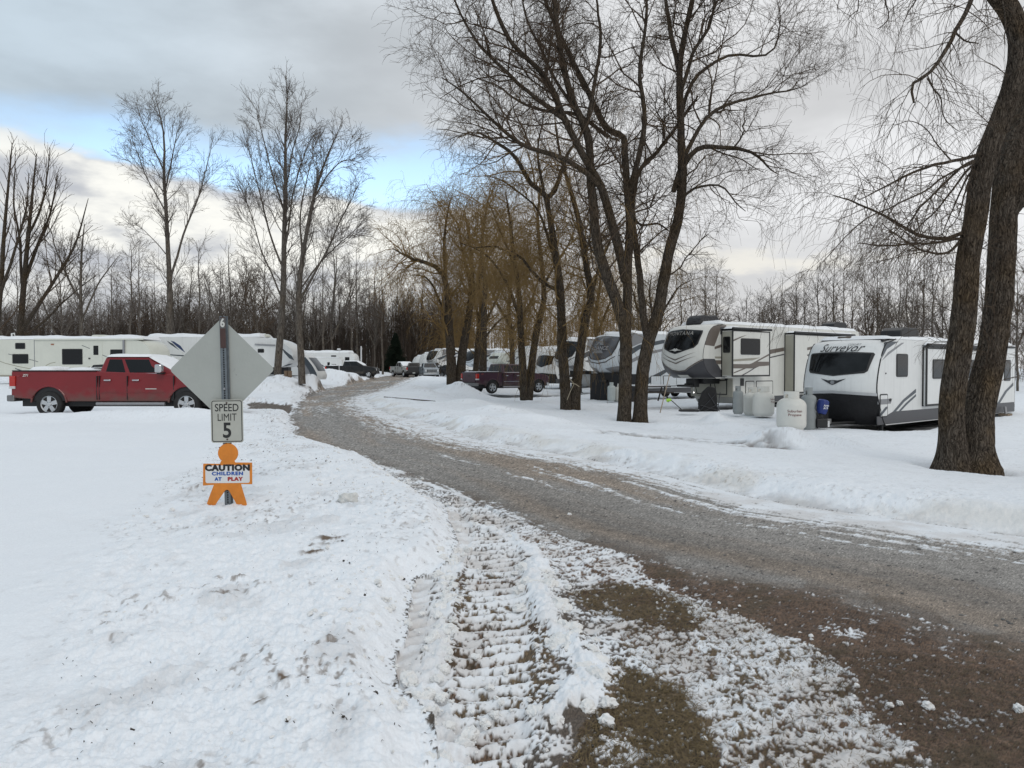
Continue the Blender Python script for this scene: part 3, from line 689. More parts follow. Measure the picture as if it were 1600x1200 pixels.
make_tree('willow_tree', 'tall bare willow with three dark leaders standing in front of the cream fifth wheel', b, A,
  [dict(per_m=2.9, tmin=0.28, length=3.0, ang=(30, 72), K=8, wig=.20, up=.10, rr=.5, rmin=.009, rmax=.036, S=5),
   dict(per_m=3.6, tmin=0.12, length=1.7, ang=(28, 65), K=6, wig=.22, up=.03, rr=.6, rmin=.0065, S=3),
   dict(per_m=4.0, tmin=0.10, length=0.95, ang=(22, 58), K=5, wig=.18, up=-.02, droop=.03, rr=.6, rmin=.0050),
   dict(per_m=3.6, tmin=0.2, length=0.48, ang=(20, 55), K=4, wig=.15, droop=.04, rr=.7, rmin=.0040),
   dict(src=0, gold=1, per_m=2.6, tmin=0.18, tmax=0.5, length=2.1, ang=(50, 115), K=8, wig=.06, droop=.34, rr=.3, rmin=.0055, rmax=.009),
   dict(gold=1, per_m=3.0, tmin=0.15, length=1.0, ang=(15, 45), K=5, wig=.06, droop=.34, rr=.8, rmin=.0046),
   dict(src=2, per_m=0.8, tmin=0.3, length=1.6, ang=(40, 100), K=7, wig=.07, droop=.30, rr=.5, rmin=.0045)],
  BARK_DARK, TWIG_BROWN, 11, S=14, amp=.035, flare=.06)

# --- the near double willow at the right edge
D = 14.0; b = base_of(1508, D); b = (b[0], b[1], at(1508, 738, D)[2])
A = []
LA([(1490, 745), (1488, 690), (1487, 640), (1490, 600), (1497, 555), (1505, 500), (1510, 440), (1513, 400), (1523, 345), (1532, 280), (1546, 232), (1570, 172), (1588, 112), (1592, 62), (1579, 20), (1556, -12), (1520, -60)], .212, .15, -.7)
LA([(1526, 745), (1526, 690), (1530, 640), (1538, 600), (1550, 550), (1561, 470), (1566, 400), (1569, 330), (1575, 270), (1592, 215), (1612, 150), (1632, 60), (1645, -60)], .250, .19, .8)
LA([(1574, 300), (1592, 285), (1610, 262), (1640, 240), (1690, 195), (1750, 120), (1800, 20), (1830, -60)], .16, .03, .8)
LA([(1570, 345), (1590, 320), (1612, 300), (1660, 280), (1720, 230), (1780, 200), (1830, 210)], .13, .02, -.6)
LA([(1535, -70), (1517, 0), (1506, 24), (1492, 44), (1480, 72), (1458, 108), (1440, 124), (1426, 132), (1424, 148), (1428, 160)], .045, .016, -1.0)
LA([(1492, 50), (1508, 64), (1529, 68)], .018, .008, -.3)
LA([(1449, 122), (1460, 140), (1470, 153), (1472, 175), (1480, 190), (1496, 204)], .014, .005, -.3)
LA([(1535, 238), (1510, 246), (1484, 252), (1452, 260), (1425, 271), (1395, 287), (1367, 302), (1340, 313)], .032, .006, -1.6)
LA([(1507, 364), (1480, 372), (1450, 371), (1424, 360), (1400, 346), (1372, 330), (1350, 321), (1322, 311), (1302, 305)], .036, .007, -1.4)
LA([(1500, 376), (1488, 390), (1475, 396), (1452, 394), (1432, 388), (1405, 370), (1379, 350)], .026, .006, -.8)
LA([(1500, 372), (1465, 376), (1425, 379), (1380, 384), (1340, 380)], .026, .006, -2.0)
LA([(1522, 250), (1500, 262), (1472, 290), (1448, 312), (1430, 335), (1412, 365), (1400, 400)], .024, .005, -1.2)
LA([(1524, 256), (1504, 275), (1480, 305), (1460, 330), (1440, 350), (1420, 372)], .022, .005, .9)
LA([(1522, 262), (1508, 282), (1495, 310), (1480, 345), (1470, 372)], .02, .005, 1.2)
LA([(1520, 268), (1510, 292), (1500, 330), (1488, 352)], .018, .005, -.6)
LA([(1524, 254), (1486, 268), (1440, 300), (1390, 322), (1340, 350), (1285, 410)], .018, .005, -2.6)
LA([(1485, 250), (1462, 225), (1448, 205), (1425, 190), (1398, 196)], .012, .004, -.8)
LA([(1450, -50), (1436, -10), (1422, 14), (1412, 34)], .016, .006, -1.2)
LA([(1400, -60), (1384, -10), (1388, 24), (1372, 45)], .014, .006, -2.0)
LA([(1345, -60), (1335, -20), (1340, 10), (1325, 30)], .012, .005, -2.4)
LA([(1300, -60), (1312, -18), (1308, 15)], .010, .005, -2.6)
LA([(1560, -60), (1565, -10), (1572, 30), (1570, 70)], .016, .006, -1.8)
LA([(1480, -40), (1500, -60), (1540, -40), (1556, -10)], .05, .04, 0)
LA([(1556, -12), (1470, -60), (1380, -75), (1300, -65)], .06, .03, -2.0)
LA([(1570, 172), (1560, 190), (1545, 197), (1530, 193)], .012, .004, -.5)
make_tree('willow_tree', 'thick double trunked willow with furrowed bark at the right edge', b, A,
  [dict(src=0, per_m=0.0, tmin=0.3, length=.5, ang=(50, 90), nmin=5, K=5, droop=.1, rmin=.004, rmax=.012),
   dict(src=0, per_m=4.6, tmin=0.12, length=1.0, ang=(30, 70), K=6, wig=.13, droop=.10, rr=.5, rmin=.0034, rmax=.010, lt=.1),
   dict(per_m=4.6, tmin=0.12, length=1.1, ang=(25, 60), K=8, wig=.07, droop=.17, rr=.7, rmin=.0026, lt=.1),
   dict(per_m=4.6, tmin=0.2, length=0.55, ang=(18, 50), K=6, wig=.08, droop=.14, rr=.7, rmin=.0021)],
  BARK_OLD, TWIG_BROWN, 23, S=24, amp=.034, flare=.13)

# --- the willows further along the row
D = 36.0; b = base_of(890, D); A = []
LA([(886, 640), (882, 590), (878, 540), (877, 490), (874, 440), (866, 384), (858, 335), (851, 305), (829, 286), (803, 243), (775, 222), (745, 205)], 0.258, .03, -1.0)
LA([(897, 640), (902, 590), (908, 540), (917, 490), (923, 465), (916, 415), (903, 340), (884, 272), (874, 235), (868, 190)], 0.249, .03, 1.0)
LA([(852, 310), (866, 300), (879, 265), (890, 235), (906, 214), (912, 180)], 0.120, .02, 1.4)
LA([(868, 452), (850, 442), (834, 426), (815, 403), (798, 394), (768, 385), (735, 388)], 0.086, .015, -2.0)
LA([(874, 430), (850, 350), (836, 320), (810, 300), (780, 280), (755, 275)], 0.077, .015, 1.8)
LA([(923, 465), (935, 420), (950, 380), (965, 350), (985, 330)], 0.086, .02, 1.0)
LA([(856, 330), (846, 280), (840, 230), (850, 180)], 0.086, .02, -.6)
WEEP = [dict(per_m=2.4, tmin=0.25, length=3.2, ang=(30, 72), K=7, wig=.18, up=.06, rr=.45, rmin=.011, rmax=.05, S=4),
        dict(per_m=3.0, tmin=0.15, length=1.7, ang=(28, 65), K=6, wig=.20, up=0, droop=.03, rr=.6, rmin=.008),
        dict(per_m=4.2, tmin=0.12, length=1.2, ang=(25, 70), K=6, wig=.10, droop=.16, rr=.6, rmin=.0060),
        dict(per_m=2.6, tmin=0.2, length=1.1, ang=(20, 60), K=5, wig=.07, droop=.30, rr=.7, rmin=.0050)]
WEEPB = WEEP + [dict(src=0, per_m=7.0, tmin=0.16, tmax=0.6, length=2.6, ang=(50, 110), K=8, wig=.05, droop=.40, rr=.3, rmin=.0060, rmax=.010),
               dict(per_m=3.4, tmin=0.2, length=1.3, ang=(15, 40), K=5, wig=.05, droop=.4, rr=.8, rmin=.0050)]
make_tree('willow_tree', 'double trunked willow with a rope tied round its foot', b, A, WEEPB, BARK_DARK, TWIG_GOLD, 31, S=14, amp=.03, flare=.05)
D = 44.0; b = base_of(822, D); A = []
LA([(819, 625), (817, 575), (814, 530), (811, 460), (803, 400), (797, 345), (790, 300)], 0.258, .03, -1.0)
LA([(826, 625), (832, 560), (840, 510), (850, 468), (846, 410), (840, 345), (845, 290)], 0.258, .03, 1.2)
LA([(813, 500), (795, 450), (770, 410), (745, 390), (720, 380)], 0.103, .02, -2)
LA([(848, 450), (870, 410), (890, 380), (900, 350)], 0.086, .02, 2)
LA([(806, 420), (785, 370), (770, 330), (760, 310)], 0.086, .02, 1)
make_tree('willow_tree', 'v-shaped golden willow in front of the dark purple pickup', b, A, WEEPB, BARK_DARK, TWIG_GOLD, 37, S=10, flare=.05)
D = 58.0; b = base_of(713, D); A = []
LA([(706, 605), (705, 560), (702, 520), (700, 472), (692, 427), (670, 412), (645, 405), (613, 388)], .42, .03, -1.5)
LA([(720, 605), (721, 565), (726, 530), (733, 490), (738, 440), (735, 390), (728, 340)], .40, .03, 1.5)
LA([(701, 490), (697, 440), (694, 380), (700, 330), (706, 305)], .2, .03, 1)
LA([(705, 550), (690, 480), (672, 440), (655, 430), (640, 432)], .14, .02, 2)
LA([(733, 480), (752, 430), (770, 390), (790, 360)], .16, .02, -2)
LA([(735, 440), (722, 390), (715, 350), (690, 320)], .14, .02, 2)
WEEP2 = [dict(per_m=1.9, tmin=0.14, length=4.2, ang=(30, 70), K=7, wig=.18, up=.08, rr=.45, rmin=.018, rmax=.06, S=4),
         dict(per_m=2.2, tmin=0.15, length=2.4, ang=(28, 65), K=6, wig=.18, droop=.02, rr=.6, rmin=.012),
         dict(per_m=2.7, tmin=0.1, length=1.8, ang=(25, 70), K=6, wig=.10, droop=.22, rr=.6, rmin=.0085),
         dict(per_m=1.9, tmin=0.15, length=1.7, ang=(20, 60), K=5, wig=.07, droop=.34, rr=.7, rmin=.0072)]
make_tree('willow_tree', 'wide golden willow with two close trunks beside the road bend', b, A, WEEP2, BARK_DARK, TWIG_GOLD, 41, S=10, flare=.08)
D = 62.0; b = base_of(743, D); A = []
LA([(742, 600), (744, 570), (747, 530), (752, 480), (748, 430), (755, 380), (750, 330)], .26, .03, .8)
LA([(749, 500), (735, 450), (725, 410)], .12, .02, -1)
LA([(751, 470), (770, 430), (785, 400), (800, 390)], .12, .02, 1)
make_tree('willow_tree', 'slim golden willow just left of the dark straight trunk', b, A, WEEP2, BARK_DARK, TWIG_GOLD, 43, S=8)
D = 56.0; b = base_of(754, D); A = []
LA([(754, 600), (755, 560), (756, 500), (758, 440), (752, 390), (758, 340), (765, 300)], .30, .03, -.8)
LA([(757, 510), (775, 470), (790, 440), (812, 430)], .10, .02, 1.5)
LA([(756, 530), (780, 500), (800, 490), (815, 500)], .09, .02, -1)
make_tree('willow_tree', 'straight dark trunk with drooping golden twigs behind the dark purple pickup', b, A, WEEP2, BARK_DARK, TWIG_GOLD, 47, S=8)
D = 75.0; b = base_of(800, D); A = []
LA([(800, 600), (800, 540), (795, 480), (800, 420), (790, 370)], .3, .04, 1)
LA([(798, 520), (830, 470), (845, 420)], .18, .03, -2); LA([(798, 510), (770, 460), (760, 410)], .18, .03, 2)
make_tree('willow_tree', 'far golden willow behind the white trailer with the wing badge', b, A, WEEP2, BARK_DARK, TWIG_GOLD, 49, S=8)
D = 68.0; b = base_of(935, D); A = []
LA([(935, 600), (936, 560), (930, 500), (938, 440), (935, 390)], .26, .03, 1)
LA([(934, 520), (955, 470), (975, 440)], .14, .03, -2); LA([(934, 500), (915, 450), (905, 420)], .14, .03, 2)
make_tree('willow_tree', 'twiggy golden willow behind the large grey windowed fifth wheel', b, A, WEEP2, BARK_DARK, TWIG_GOLD, 51, S=8)
D = 60.0; b = base_of(1015, D); A = []
LA([(1015, 600), (1017, 550), (1020, 500), (1015, 460), (1018, 430)], .2, .03, 1)
LA([(1016, 520), (1040, 480), (1060, 450), (1085, 435)], .12, .02, -1); LA([(1016, 520), (995, 480), (985, 440)], .12, .02, 1)
make_tree('willow_tree', 'low tan willow partly hidden by the tall willow and the cream fifth wheel', b, A, WEEP2, BARK_DARK, TWIG_TAN, 53, S=8)

# --- tall bare trees on the left
UP = [dict(per_m=2.5, tmin=0.24, length=3.9, ang=(20, 42), K=7, wig=.09, up=.10, rr=.36, rmin=.016, rmax=.036, S=4, lt=.84),
      dict(per_m=2.9, tmin=0.10, length=1.9, ang=(25, 52), K=5, wig=.12, up=.06, rr=.6, rmin=.0125, lt=.4),
      dict(per_m=3.4, tmin=0.10, length=0.95, ang=(25, 55), K=4, wig=.14, up=.05, rr=.6, rmin=.0085),
      dict(per_m=3.6, tmin=0.15, length=0.45, ang=(25, 55), K=3, wig=.12, up=.04, rr=.7, rmin=.0065)]
D = 60.0; b = base_of(264, D); A = []
LA([(264, 600), (264, 530), (265, 450), (262, 380), (259, 320), (256, 270), (257, 220), (250, 180), (241, 146)], 0.285, .012, 0)
LA([(265, 448), (275, 410), (284, 370), (298, 335), (311, 305), (322, 262), (332, 216)], 0.105, .012, 1.5)
LA([(258, 300), (268, 250), (276, 210), (283, 190)], 0.068, .012, -1.5)
LA([(262, 400), (245, 380), (225, 360), (210, 350)], 0.043, .012, -2)
LA([(257, 270), (235, 220), (222, 190), (212, 160)], 0.062, .012, 1.5)
LA([(259, 330), (230, 280), (215, 240), (205, 215)], 0.056, .012, -1)
make_tree('poplar_tree', 'tall slender bare tree with pale trunk behind the long white trailer', b, A, UP, BARK_GREY, TWIG_GREY, 61, S=8)
D = 50.0; b = base_of(434, D); A = []
LA([(433, 600), (435, 560), (440, 500), (443, 440), (444, 370), (446, 290), (446, 210), (449, 160), (446, 117)], 0.257, .012, 0)
LA([(442, 470), (425, 430), (405, 385), (390, 330), (375, 290)], 0.062, .012, -1.5)
LA([(443, 420), (420, 360), (405, 300), (390, 240), (378, 200)], 0.068, .012, 1.5)
LA([(444, 400), (455, 330), (465, 280), (480, 230), (495, 205)], 0.074, .012, -1)
LA([(445, 330), (425, 270), (410, 210), (400, 165)], 0.062, .012, 1.5)
LA([(446, 300), (455, 240), (468, 190), (470, 160)], 0.056, .012, 1)
make_tree('poplar_tree', 'tallest bare tree with a pointed crown, its trunk beside the fifth wheel nose', b, A, UP, BARK_GREY, TWIG_GREY, 67, S=8)
D = 47.0; b = base_of(472, D); A = []
LA([(472, 600), (470, 550), (467, 500), (468, 440), (478, 370), (490, 310), (505, 260), (535, 190)], 0.228, .012, 0)
LA([(468, 470), (490, 430), (512, 390), (535, 340), (560, 290)], 0.081, .012, -1.2)
LA([(474, 400), (470, 340), (480, 280), (490, 230)], 0.068, .012, 1.4)
LA([(470, 450), (500, 410), (530, 380), (565, 350)], 0.056, .012, 1)
LA([(490, 310), (515, 270), (540, 250), (565, 255)], 0.050, .012, -1)
make_tree('poplar_tree', 'bare spreading tree right of the tallest bare tree', b, A, UP, BARK_GREY, TWIG_GREY, 71, S=8)
# the dark tree with many bare rods at the left edge
RODS = [dict(per_m=1.4, tmin=0.20, length=4.2, ang=(18, 38), K=7, wig=.06, up=.14, rr=.5, rmin=.022, rmax=.06, S=4, lt=.85),
        dict(per_m=1.1, tmin=0.15, length=2.3, ang=(18, 42), K=5, wig=.08, up=.10, rr=.6, rmin=.018),
        dict(per_m=1.1, tmin=0.15, length=1.0, ang=(20, 48), K=4, wig=.1, up=.08, rr=.6, rmin=.012)]
D = 60.0; b = base_of(28, D); A = []
LA([(28, 600), (30, 540), (36, 460), (43, 380), (51, 300), (57, 240)], .30, .03, 0)
LA([(32, 520), (58, 480), (90, 430), (118, 380), (138, 310)], .17, .02, -1.5)
LA([(38, 440), (60, 380), (78, 335), (90, 275)], .15, .02, 1.5)
LA([(30, 530), (70, 500), (110, 462), (150, 430)], .11, .02, 1)
LA([(44, 370), (66, 320), (75, 270), (78, 230)], .11, .02, -1)
LA([(36, 450), (30, 380), (20, 310), (24, 240)], .12, .02, 1)
make_tree('dead_tree', 'dark bare tree of upright rods rising behind the long white trailer', b, A, RODS, BARK_DARK, TWIG_BROWN, 73, S=8)
D = 58.0; b = base_of(-12, D); A = []
LA([(-12, 600), (-6, 520), (2, 440), (6, 370), (13, 290), (19, 225)], .25, .03, 0)
LA([(0, 460), (20, 400), (40, 330), (45, 270)], .13, .02, -1); LA([(0, 440), (-20, 370), (-30, 300)], .13, .02, 1)
make_tree('dead_tree', 'dark bare tree cut by the left edge of the photo', b, A, RODS, BARK_DARK, TWIG_BROWN, 79, S=8)
D = 60.0; b = base_of(128, D); A = []
LA([(128, 600), (127, 520), (126, 450), (128, 390), (132, 350)], .2, .03, 0)
LA([(127, 500), (150, 450), (170, 420), (185, 400)], .09, .02, 1); LA([(127, 470), (100, 420), (85, 380), (80, 360)], .1, .02, 1)
make_tree('bare_tree', 'grey bare tree between the rod-like dark tree and the pale slender one', b, A, UP, BARK_GREY, TWIG_GREY, 81, S=8)

# --- smaller trees of the background, a few kinds copied
def template(seed, H, kind):
    rng = np.random.default_rng(seed); K = 9
    z = np.linspace(0, 1, K); w = np.cumsum(rng.normal(size=(K, 2))*0.02*H/2, 0)*0.35
    stem = np.column_stack([w[:, 0]-w[0, 0], w[:, 1]-w[0, 1], z*H])
    limbs = [(stem, H*0.0105, 0.012)]
    if kind == 'fork':
        for k in range(2+seed % 2):
            a = rng.uniform(0, 2*PI); h0 = rng.uniform(.2, .4); q = stem[int(h0*K)]
            pts = [q, q+np.array([math.cos(a)*H*.07, math.sin(a)*H*.07, H*.14]), q+np.array([math.cos(a)*H*.15, math.sin(a)*H*.15, H*.36]), q+np.array([math.cos(a)*H*.2, math.sin(a)*H*.2, H*.52])]
            limbs.append((np.array(pts), H*.008, .012))
    lv = [dict(per_m=3.2, tmin=0.20, length=H*.27, ang=(28, 60), K=6, wig=.14, up=.10, rr=.45, rmin=.015, rmax=.035, S=3, lt=.5),
          dict(per_m=3.0, tmin=0.12, length=H*.115, ang=(25, 60), K=5, wig=.16, up=.05, rr=.6, rmin=.010),
          dict(per_m=3.6, tmin=0.12, length=H*.055, ang=(25, 58), K=3, wig=.12, up=.03, rr=.6, rmin=.0080)]
    return limbs, lv
def copy_thing(src, loc, rz, sc, label=None, group=None):
    r = src.copy(); COL.objects.link(r); r.location = loc; r.rotation_euler = (0, 0, rz); r.scale = (sc, sc, sc)
    if label: r['label'] = label
    if group: r['group'] = group
    for ch in src.children:
        c = ch.copy(); COL.objects.link(c); c.parent = r
    return r
rngb = random.Random(5)
protos = []; used_p = set()
for k in range(7):
    lb, lv = template(100+k, 10.0, 'fork' if k % 2 else 'single')
    o = make_tree('bare_tree', 'x', (0, 0, 0), lb, lv, BARK_GREY, TWIG_GREY if k % 3 else TWIG_BROWN, 200+k, S=6)
    protos.append(o)
def place_bg(px, Y, H, label, group):
    k = rngb.randrange(7); X = (px-800)/FPX*Y; loc = (X, Y, zt(X, Y)-0.1); rz = rngb.uniform(0, 2*PI); sc = H/10.0
    if k not in used_p:
        used_p.add(k); o = protos[k]; o.location = loc; o.rotation_euler = (0, 0, rz); o.scale = (sc,)*3; o['label'] = label; o['group'] = group
    else: copy_thing(protos[k], loc, rz, sc, label, group)
def topH(py, Y): return CAMZ + (575-py)/FPX*Y
GL = ('bare grey tree standing out of the dark wood on the left', 'bare trees along the edge of the left wood')
GR_ = ('thin bare tree showing above the trailer roofs on the right', 'thin bare trees behind the trailers on the right')
GC = ('thin bare tree at the far end of the road', 'bare trees at the far end of the road')
for px, Y, top in ((175, 82, 425), (205, 76, 392), (222, 84, 400), (310, 80, 400), (300, 90, 430), (345, 84, 420), (360, 78, 395), (388, 86, 415), (412, 76, 400), (505, 80, 410), (520, 88, 385), (548, 82, 415), (560, 92, 400),
                   (585, 90, 430), (598, 84, 425), (150, 88, 440), (95, 86, 410), (60, 90, 440), (240, 92, 440), (270, 88, 430), (330, 92, 440), (440, 92, 430), (470, 90, 420), (490, 94, 440), (575, 98, 445), (620, 100, 440), (400, 96, 440), (280, 98, 440), (30, 84, 420), (5, 90, 400), (185, 96, 445), (530, 98, 440)):
    place_bg(px, Y*1.34, topH(top, Y*1.34), *GL)
for px, Y, top in ((640, 132, 455), (660, 128, 440), (678, 136, 450), (690, 130, 430), (720, 134, 440), (745, 128, 430)): place_bg(px, Y, topH(top, Y), *GC)
for px, Y, top in ((1100, 66, 415), (1118, 72, 425), (1135, 80, 470), (1062, 70, 430), (1080, 78, 450), (1165, 84, 455), (1205, 70, 440), (1222, 62, 435), (1240, 68, 430), (1255, 82, 440), (1275, 64, 410), (1300, 70, 405), (1318, 60, 415), (1330, 76, 440), (1352, 66, 430), (1372, 72, 415), (1388, 60, 430), (1405, 74, 440), (1420, 64, 420),
                   (1440, 70, 405), (1458, 60, 415), (1470, 76, 430), (1488, 68, 440), (1530, 62, 420), (1590, 60, 410), (1605, 68, 420), (1575, 78, 450), (1640, 66, 420), (1030, 74, 440), (1190, 92, 462), (1290, 90, 455), (1360, 92, 450), (1430, 90, 450), (1690, 62, 420), (1000, 80, 450)):
    place_bg(px, Y, topH(top, Y), *GR_)

# --- the far wood reads as one mass: many thin stems, brush and twigs
def wood(name, label, spans, seed, n, mat, hr, brush):
    rng = np.random.default_rng(seed); Ps = []
    px = rng.uniform(spans[0], spans[1], n); Y = rng.uniform(spans[2], spans[3], n); X = (px-800)/FPX*Y
    H = rng.uniform(hr[0], hr[1], n)*(0.8+0.4*fbm(px/70.0, 0*px, 2, seed)); K = 6
    lean = rng.normal(size=(n, 2))*0.035
    P = np.stack([np.stack([X+lean[:, 0]*H*t + rng.normal(size=n)*.10, Y+lean[:, 1]*H*t, H*t+0.2], -1) for t in np.linspace(0, 1, K)], 1)
    R = (H*0.0062*rng.uniform(.6, 1.6, n))[:, None]*np.linspace(1, .2, K)[None]
    p1, r1 = grow(rng, P, R, 1.7, .15, 2.7, (25, 62), K=5, wig=.14, up=.08, rr=.5, rmin=.018, rmax=.04, lt=.5)
    p2, r2 = grow(rng, p1, r1, 2.2, .1, 1.1, (25, 62), K=3, wig=.14, up=.04, rr=.7, rmin=.0125)
    parts = [tubes(P, R, 4), tubes(p1, r1, 3), tubes(p2, r2, 3)]
    if brush:
        m = brush; px = rng.uniform(spans[0], spans[1], m); Y = rng.uniform(spans[2]-3, spans[3], m); X = (px-800)/FPX*Y; h = rng.uniform(1.5, 5.5, m)
        d = rng.normal(size=(m, 2))*.28
        Q = np.stack([np.stack([X+d[:, 0]*h*t*t, Y+d[:, 1]*h*t*t, h*t+.2], -1) for t in np.linspace(0, 1, 4)], 1)
        q2, s2 = grow(rng, Q, np.full((m, 4), .02), 1.4, .15, 1.2, (25, 65), K=3, wig=.15, rr=.7, rmin=.012)
        parts += [tubes(Q, np.full((m, 4), .016), 3), tubes(q2, s2, 3)]
    V, F = merge(parts); o = link_mesh(name, mesh_arrays(name, V, F), mat)
    return tag(o, label, 'woodland', kind='stuff')
wood('woodland', 'dense dark leafless wood filling the background behind the left trailers', (-140, 740, 127, 172), 301, 2300, WOOD_FAR, (9.0, 14.5), 5200)
wood('woodland', 'low leafless thicket behind the trailers on the right', (960, 1760, 78, 104), 303, 260, WOOD_FAR, (4.0, 7.5), 800)
wood('woodland', 'golden brown thicket closing the view between the willow trunks', (690, 1020, 112, 140), 305, 300, TWIG_GOLD, (8.0, 14.0), 900)

# --- the dark conifer by the road bend
def conifer(px, Y, H, W_):
    X = (px-800)/FPX*Y; base = (X, Y, zt(X, Y)-.1); rng = np.random.default_rng(9)
    root = thing('conifer_tree', 'dark green conifer at the far bend of the road', 'tree', base)
    MB().tube([(0, 0, 0), (0, 0, H)], [.16, .02], 7).build('trunk', BARK_DARK, root)
    n = 520; t = rng.random(n)**0.8; z = .3 + t*(H-.4); a = rng.uniform(0, 2*PI, n); L = W_*(1-t)*rng.uniform(.65, 1.1, n)+.15
    P = np.stack([np.stack([np.cos(a)*L*s, np.sin(a)*L*s, z - L*(.10*s+.16*s*s)], -1) for s in np.linspace(0, 1, 5)], 1)
    R = np.full((n, 5), .02)
    p1, r1 = grow(rng, P, R, 12, .1, .42, (35, 75), K=3, wig=.1, droop=.05, rr=.9, rmin=.022)
    V, F = merge([tubes(P, R, 3), tubes(p1, np.maximum(r1, .026), 3)])
    link_mesh('foliage', mesh_arrays('foliage', V, F), M('needles', (.016, .024, .016), .9, var=.4, scale=2, spec=.1), root)
conifer(618, 121, 6.9, 2.9)
# ------------------------------------------------------------------ trailers
WHITE = M('gel_white', (.70, .71, .70), .38, var=.04, scale=1.5, streak=.09)
CREAM = M('gel_cream', (.66, .66, .62), .38, var=.05, scale=1.5, streak=.09)
OLDW = M('old_white', (.62, .63, .56), .45, var=.06, scale=1.2, streak=.05)
PALE = M('gel_pale_blue', (.60, .64, .67), .38, var=.05, scale=1.5, streak=.09)
TAN = M('tan_panel', (.30, .285, .235), .5, var=.06, scale=2)
GREIGE = M('greige_panel', (.36, .35, .295), .5, var=.06, scale=2)
BROWN = M('brown_stripe', (.135, .112, .095), .4, var=.08)
DGREY = M('dark_grey_panel', (.060, .060, .066), .42, var=.10)
MGREY = M('mid_grey_panel', (.22, .225, .235), .42, var=.08)
SLATE = M('slate_stripe', (.055, .068, .082), .35, var=.08)
BLACK = M('black_trim', (.012, .012, .013), .5, var=.2)
SKIRT = M('black_skirt', (.014, .014, .016), .85, var=.3, scale=3, bump=.3)
GLASS = M('tinted_glass', (.007, .008, .009), .08, var=.2, scale=1, spec=.32)
GLASSG = M('grey_glass', (.075, .075, .082), .08, var=.25, scale=1.3, spec=.7)
TEAL = M('teal_glass', (.06, .12, .13), .08, var=.2, scale=1, spec=.7)
CHROME = M('bright_metal', (.55, .56, .57), .22, .9, var=.06)
STEEL = M('dull_steel', (.30, .30, .31), .45, .6, var=.12, scale=8)
RUBBER = M('tyre_rubber', (.018, .018, .018), .85, var=.25, scale=12)
SNOWM = M('settled_snow', (.82, .84, .86), .75, var=.03, scale=3, bump=.35, bscale=9, spec=.2)
LETTER_D = M('dark_lettering', (.02, .02, .022), .4)
LETTER_L = M('silver_lettering', (.55, .55, .52), .35, var=.06)
NAVY = M('navy_stripe', (.025, .045, .12), .4, var=.1)
KHAKI = M('khaki_stripe', (.26, .24, .17), .45, var=.1)

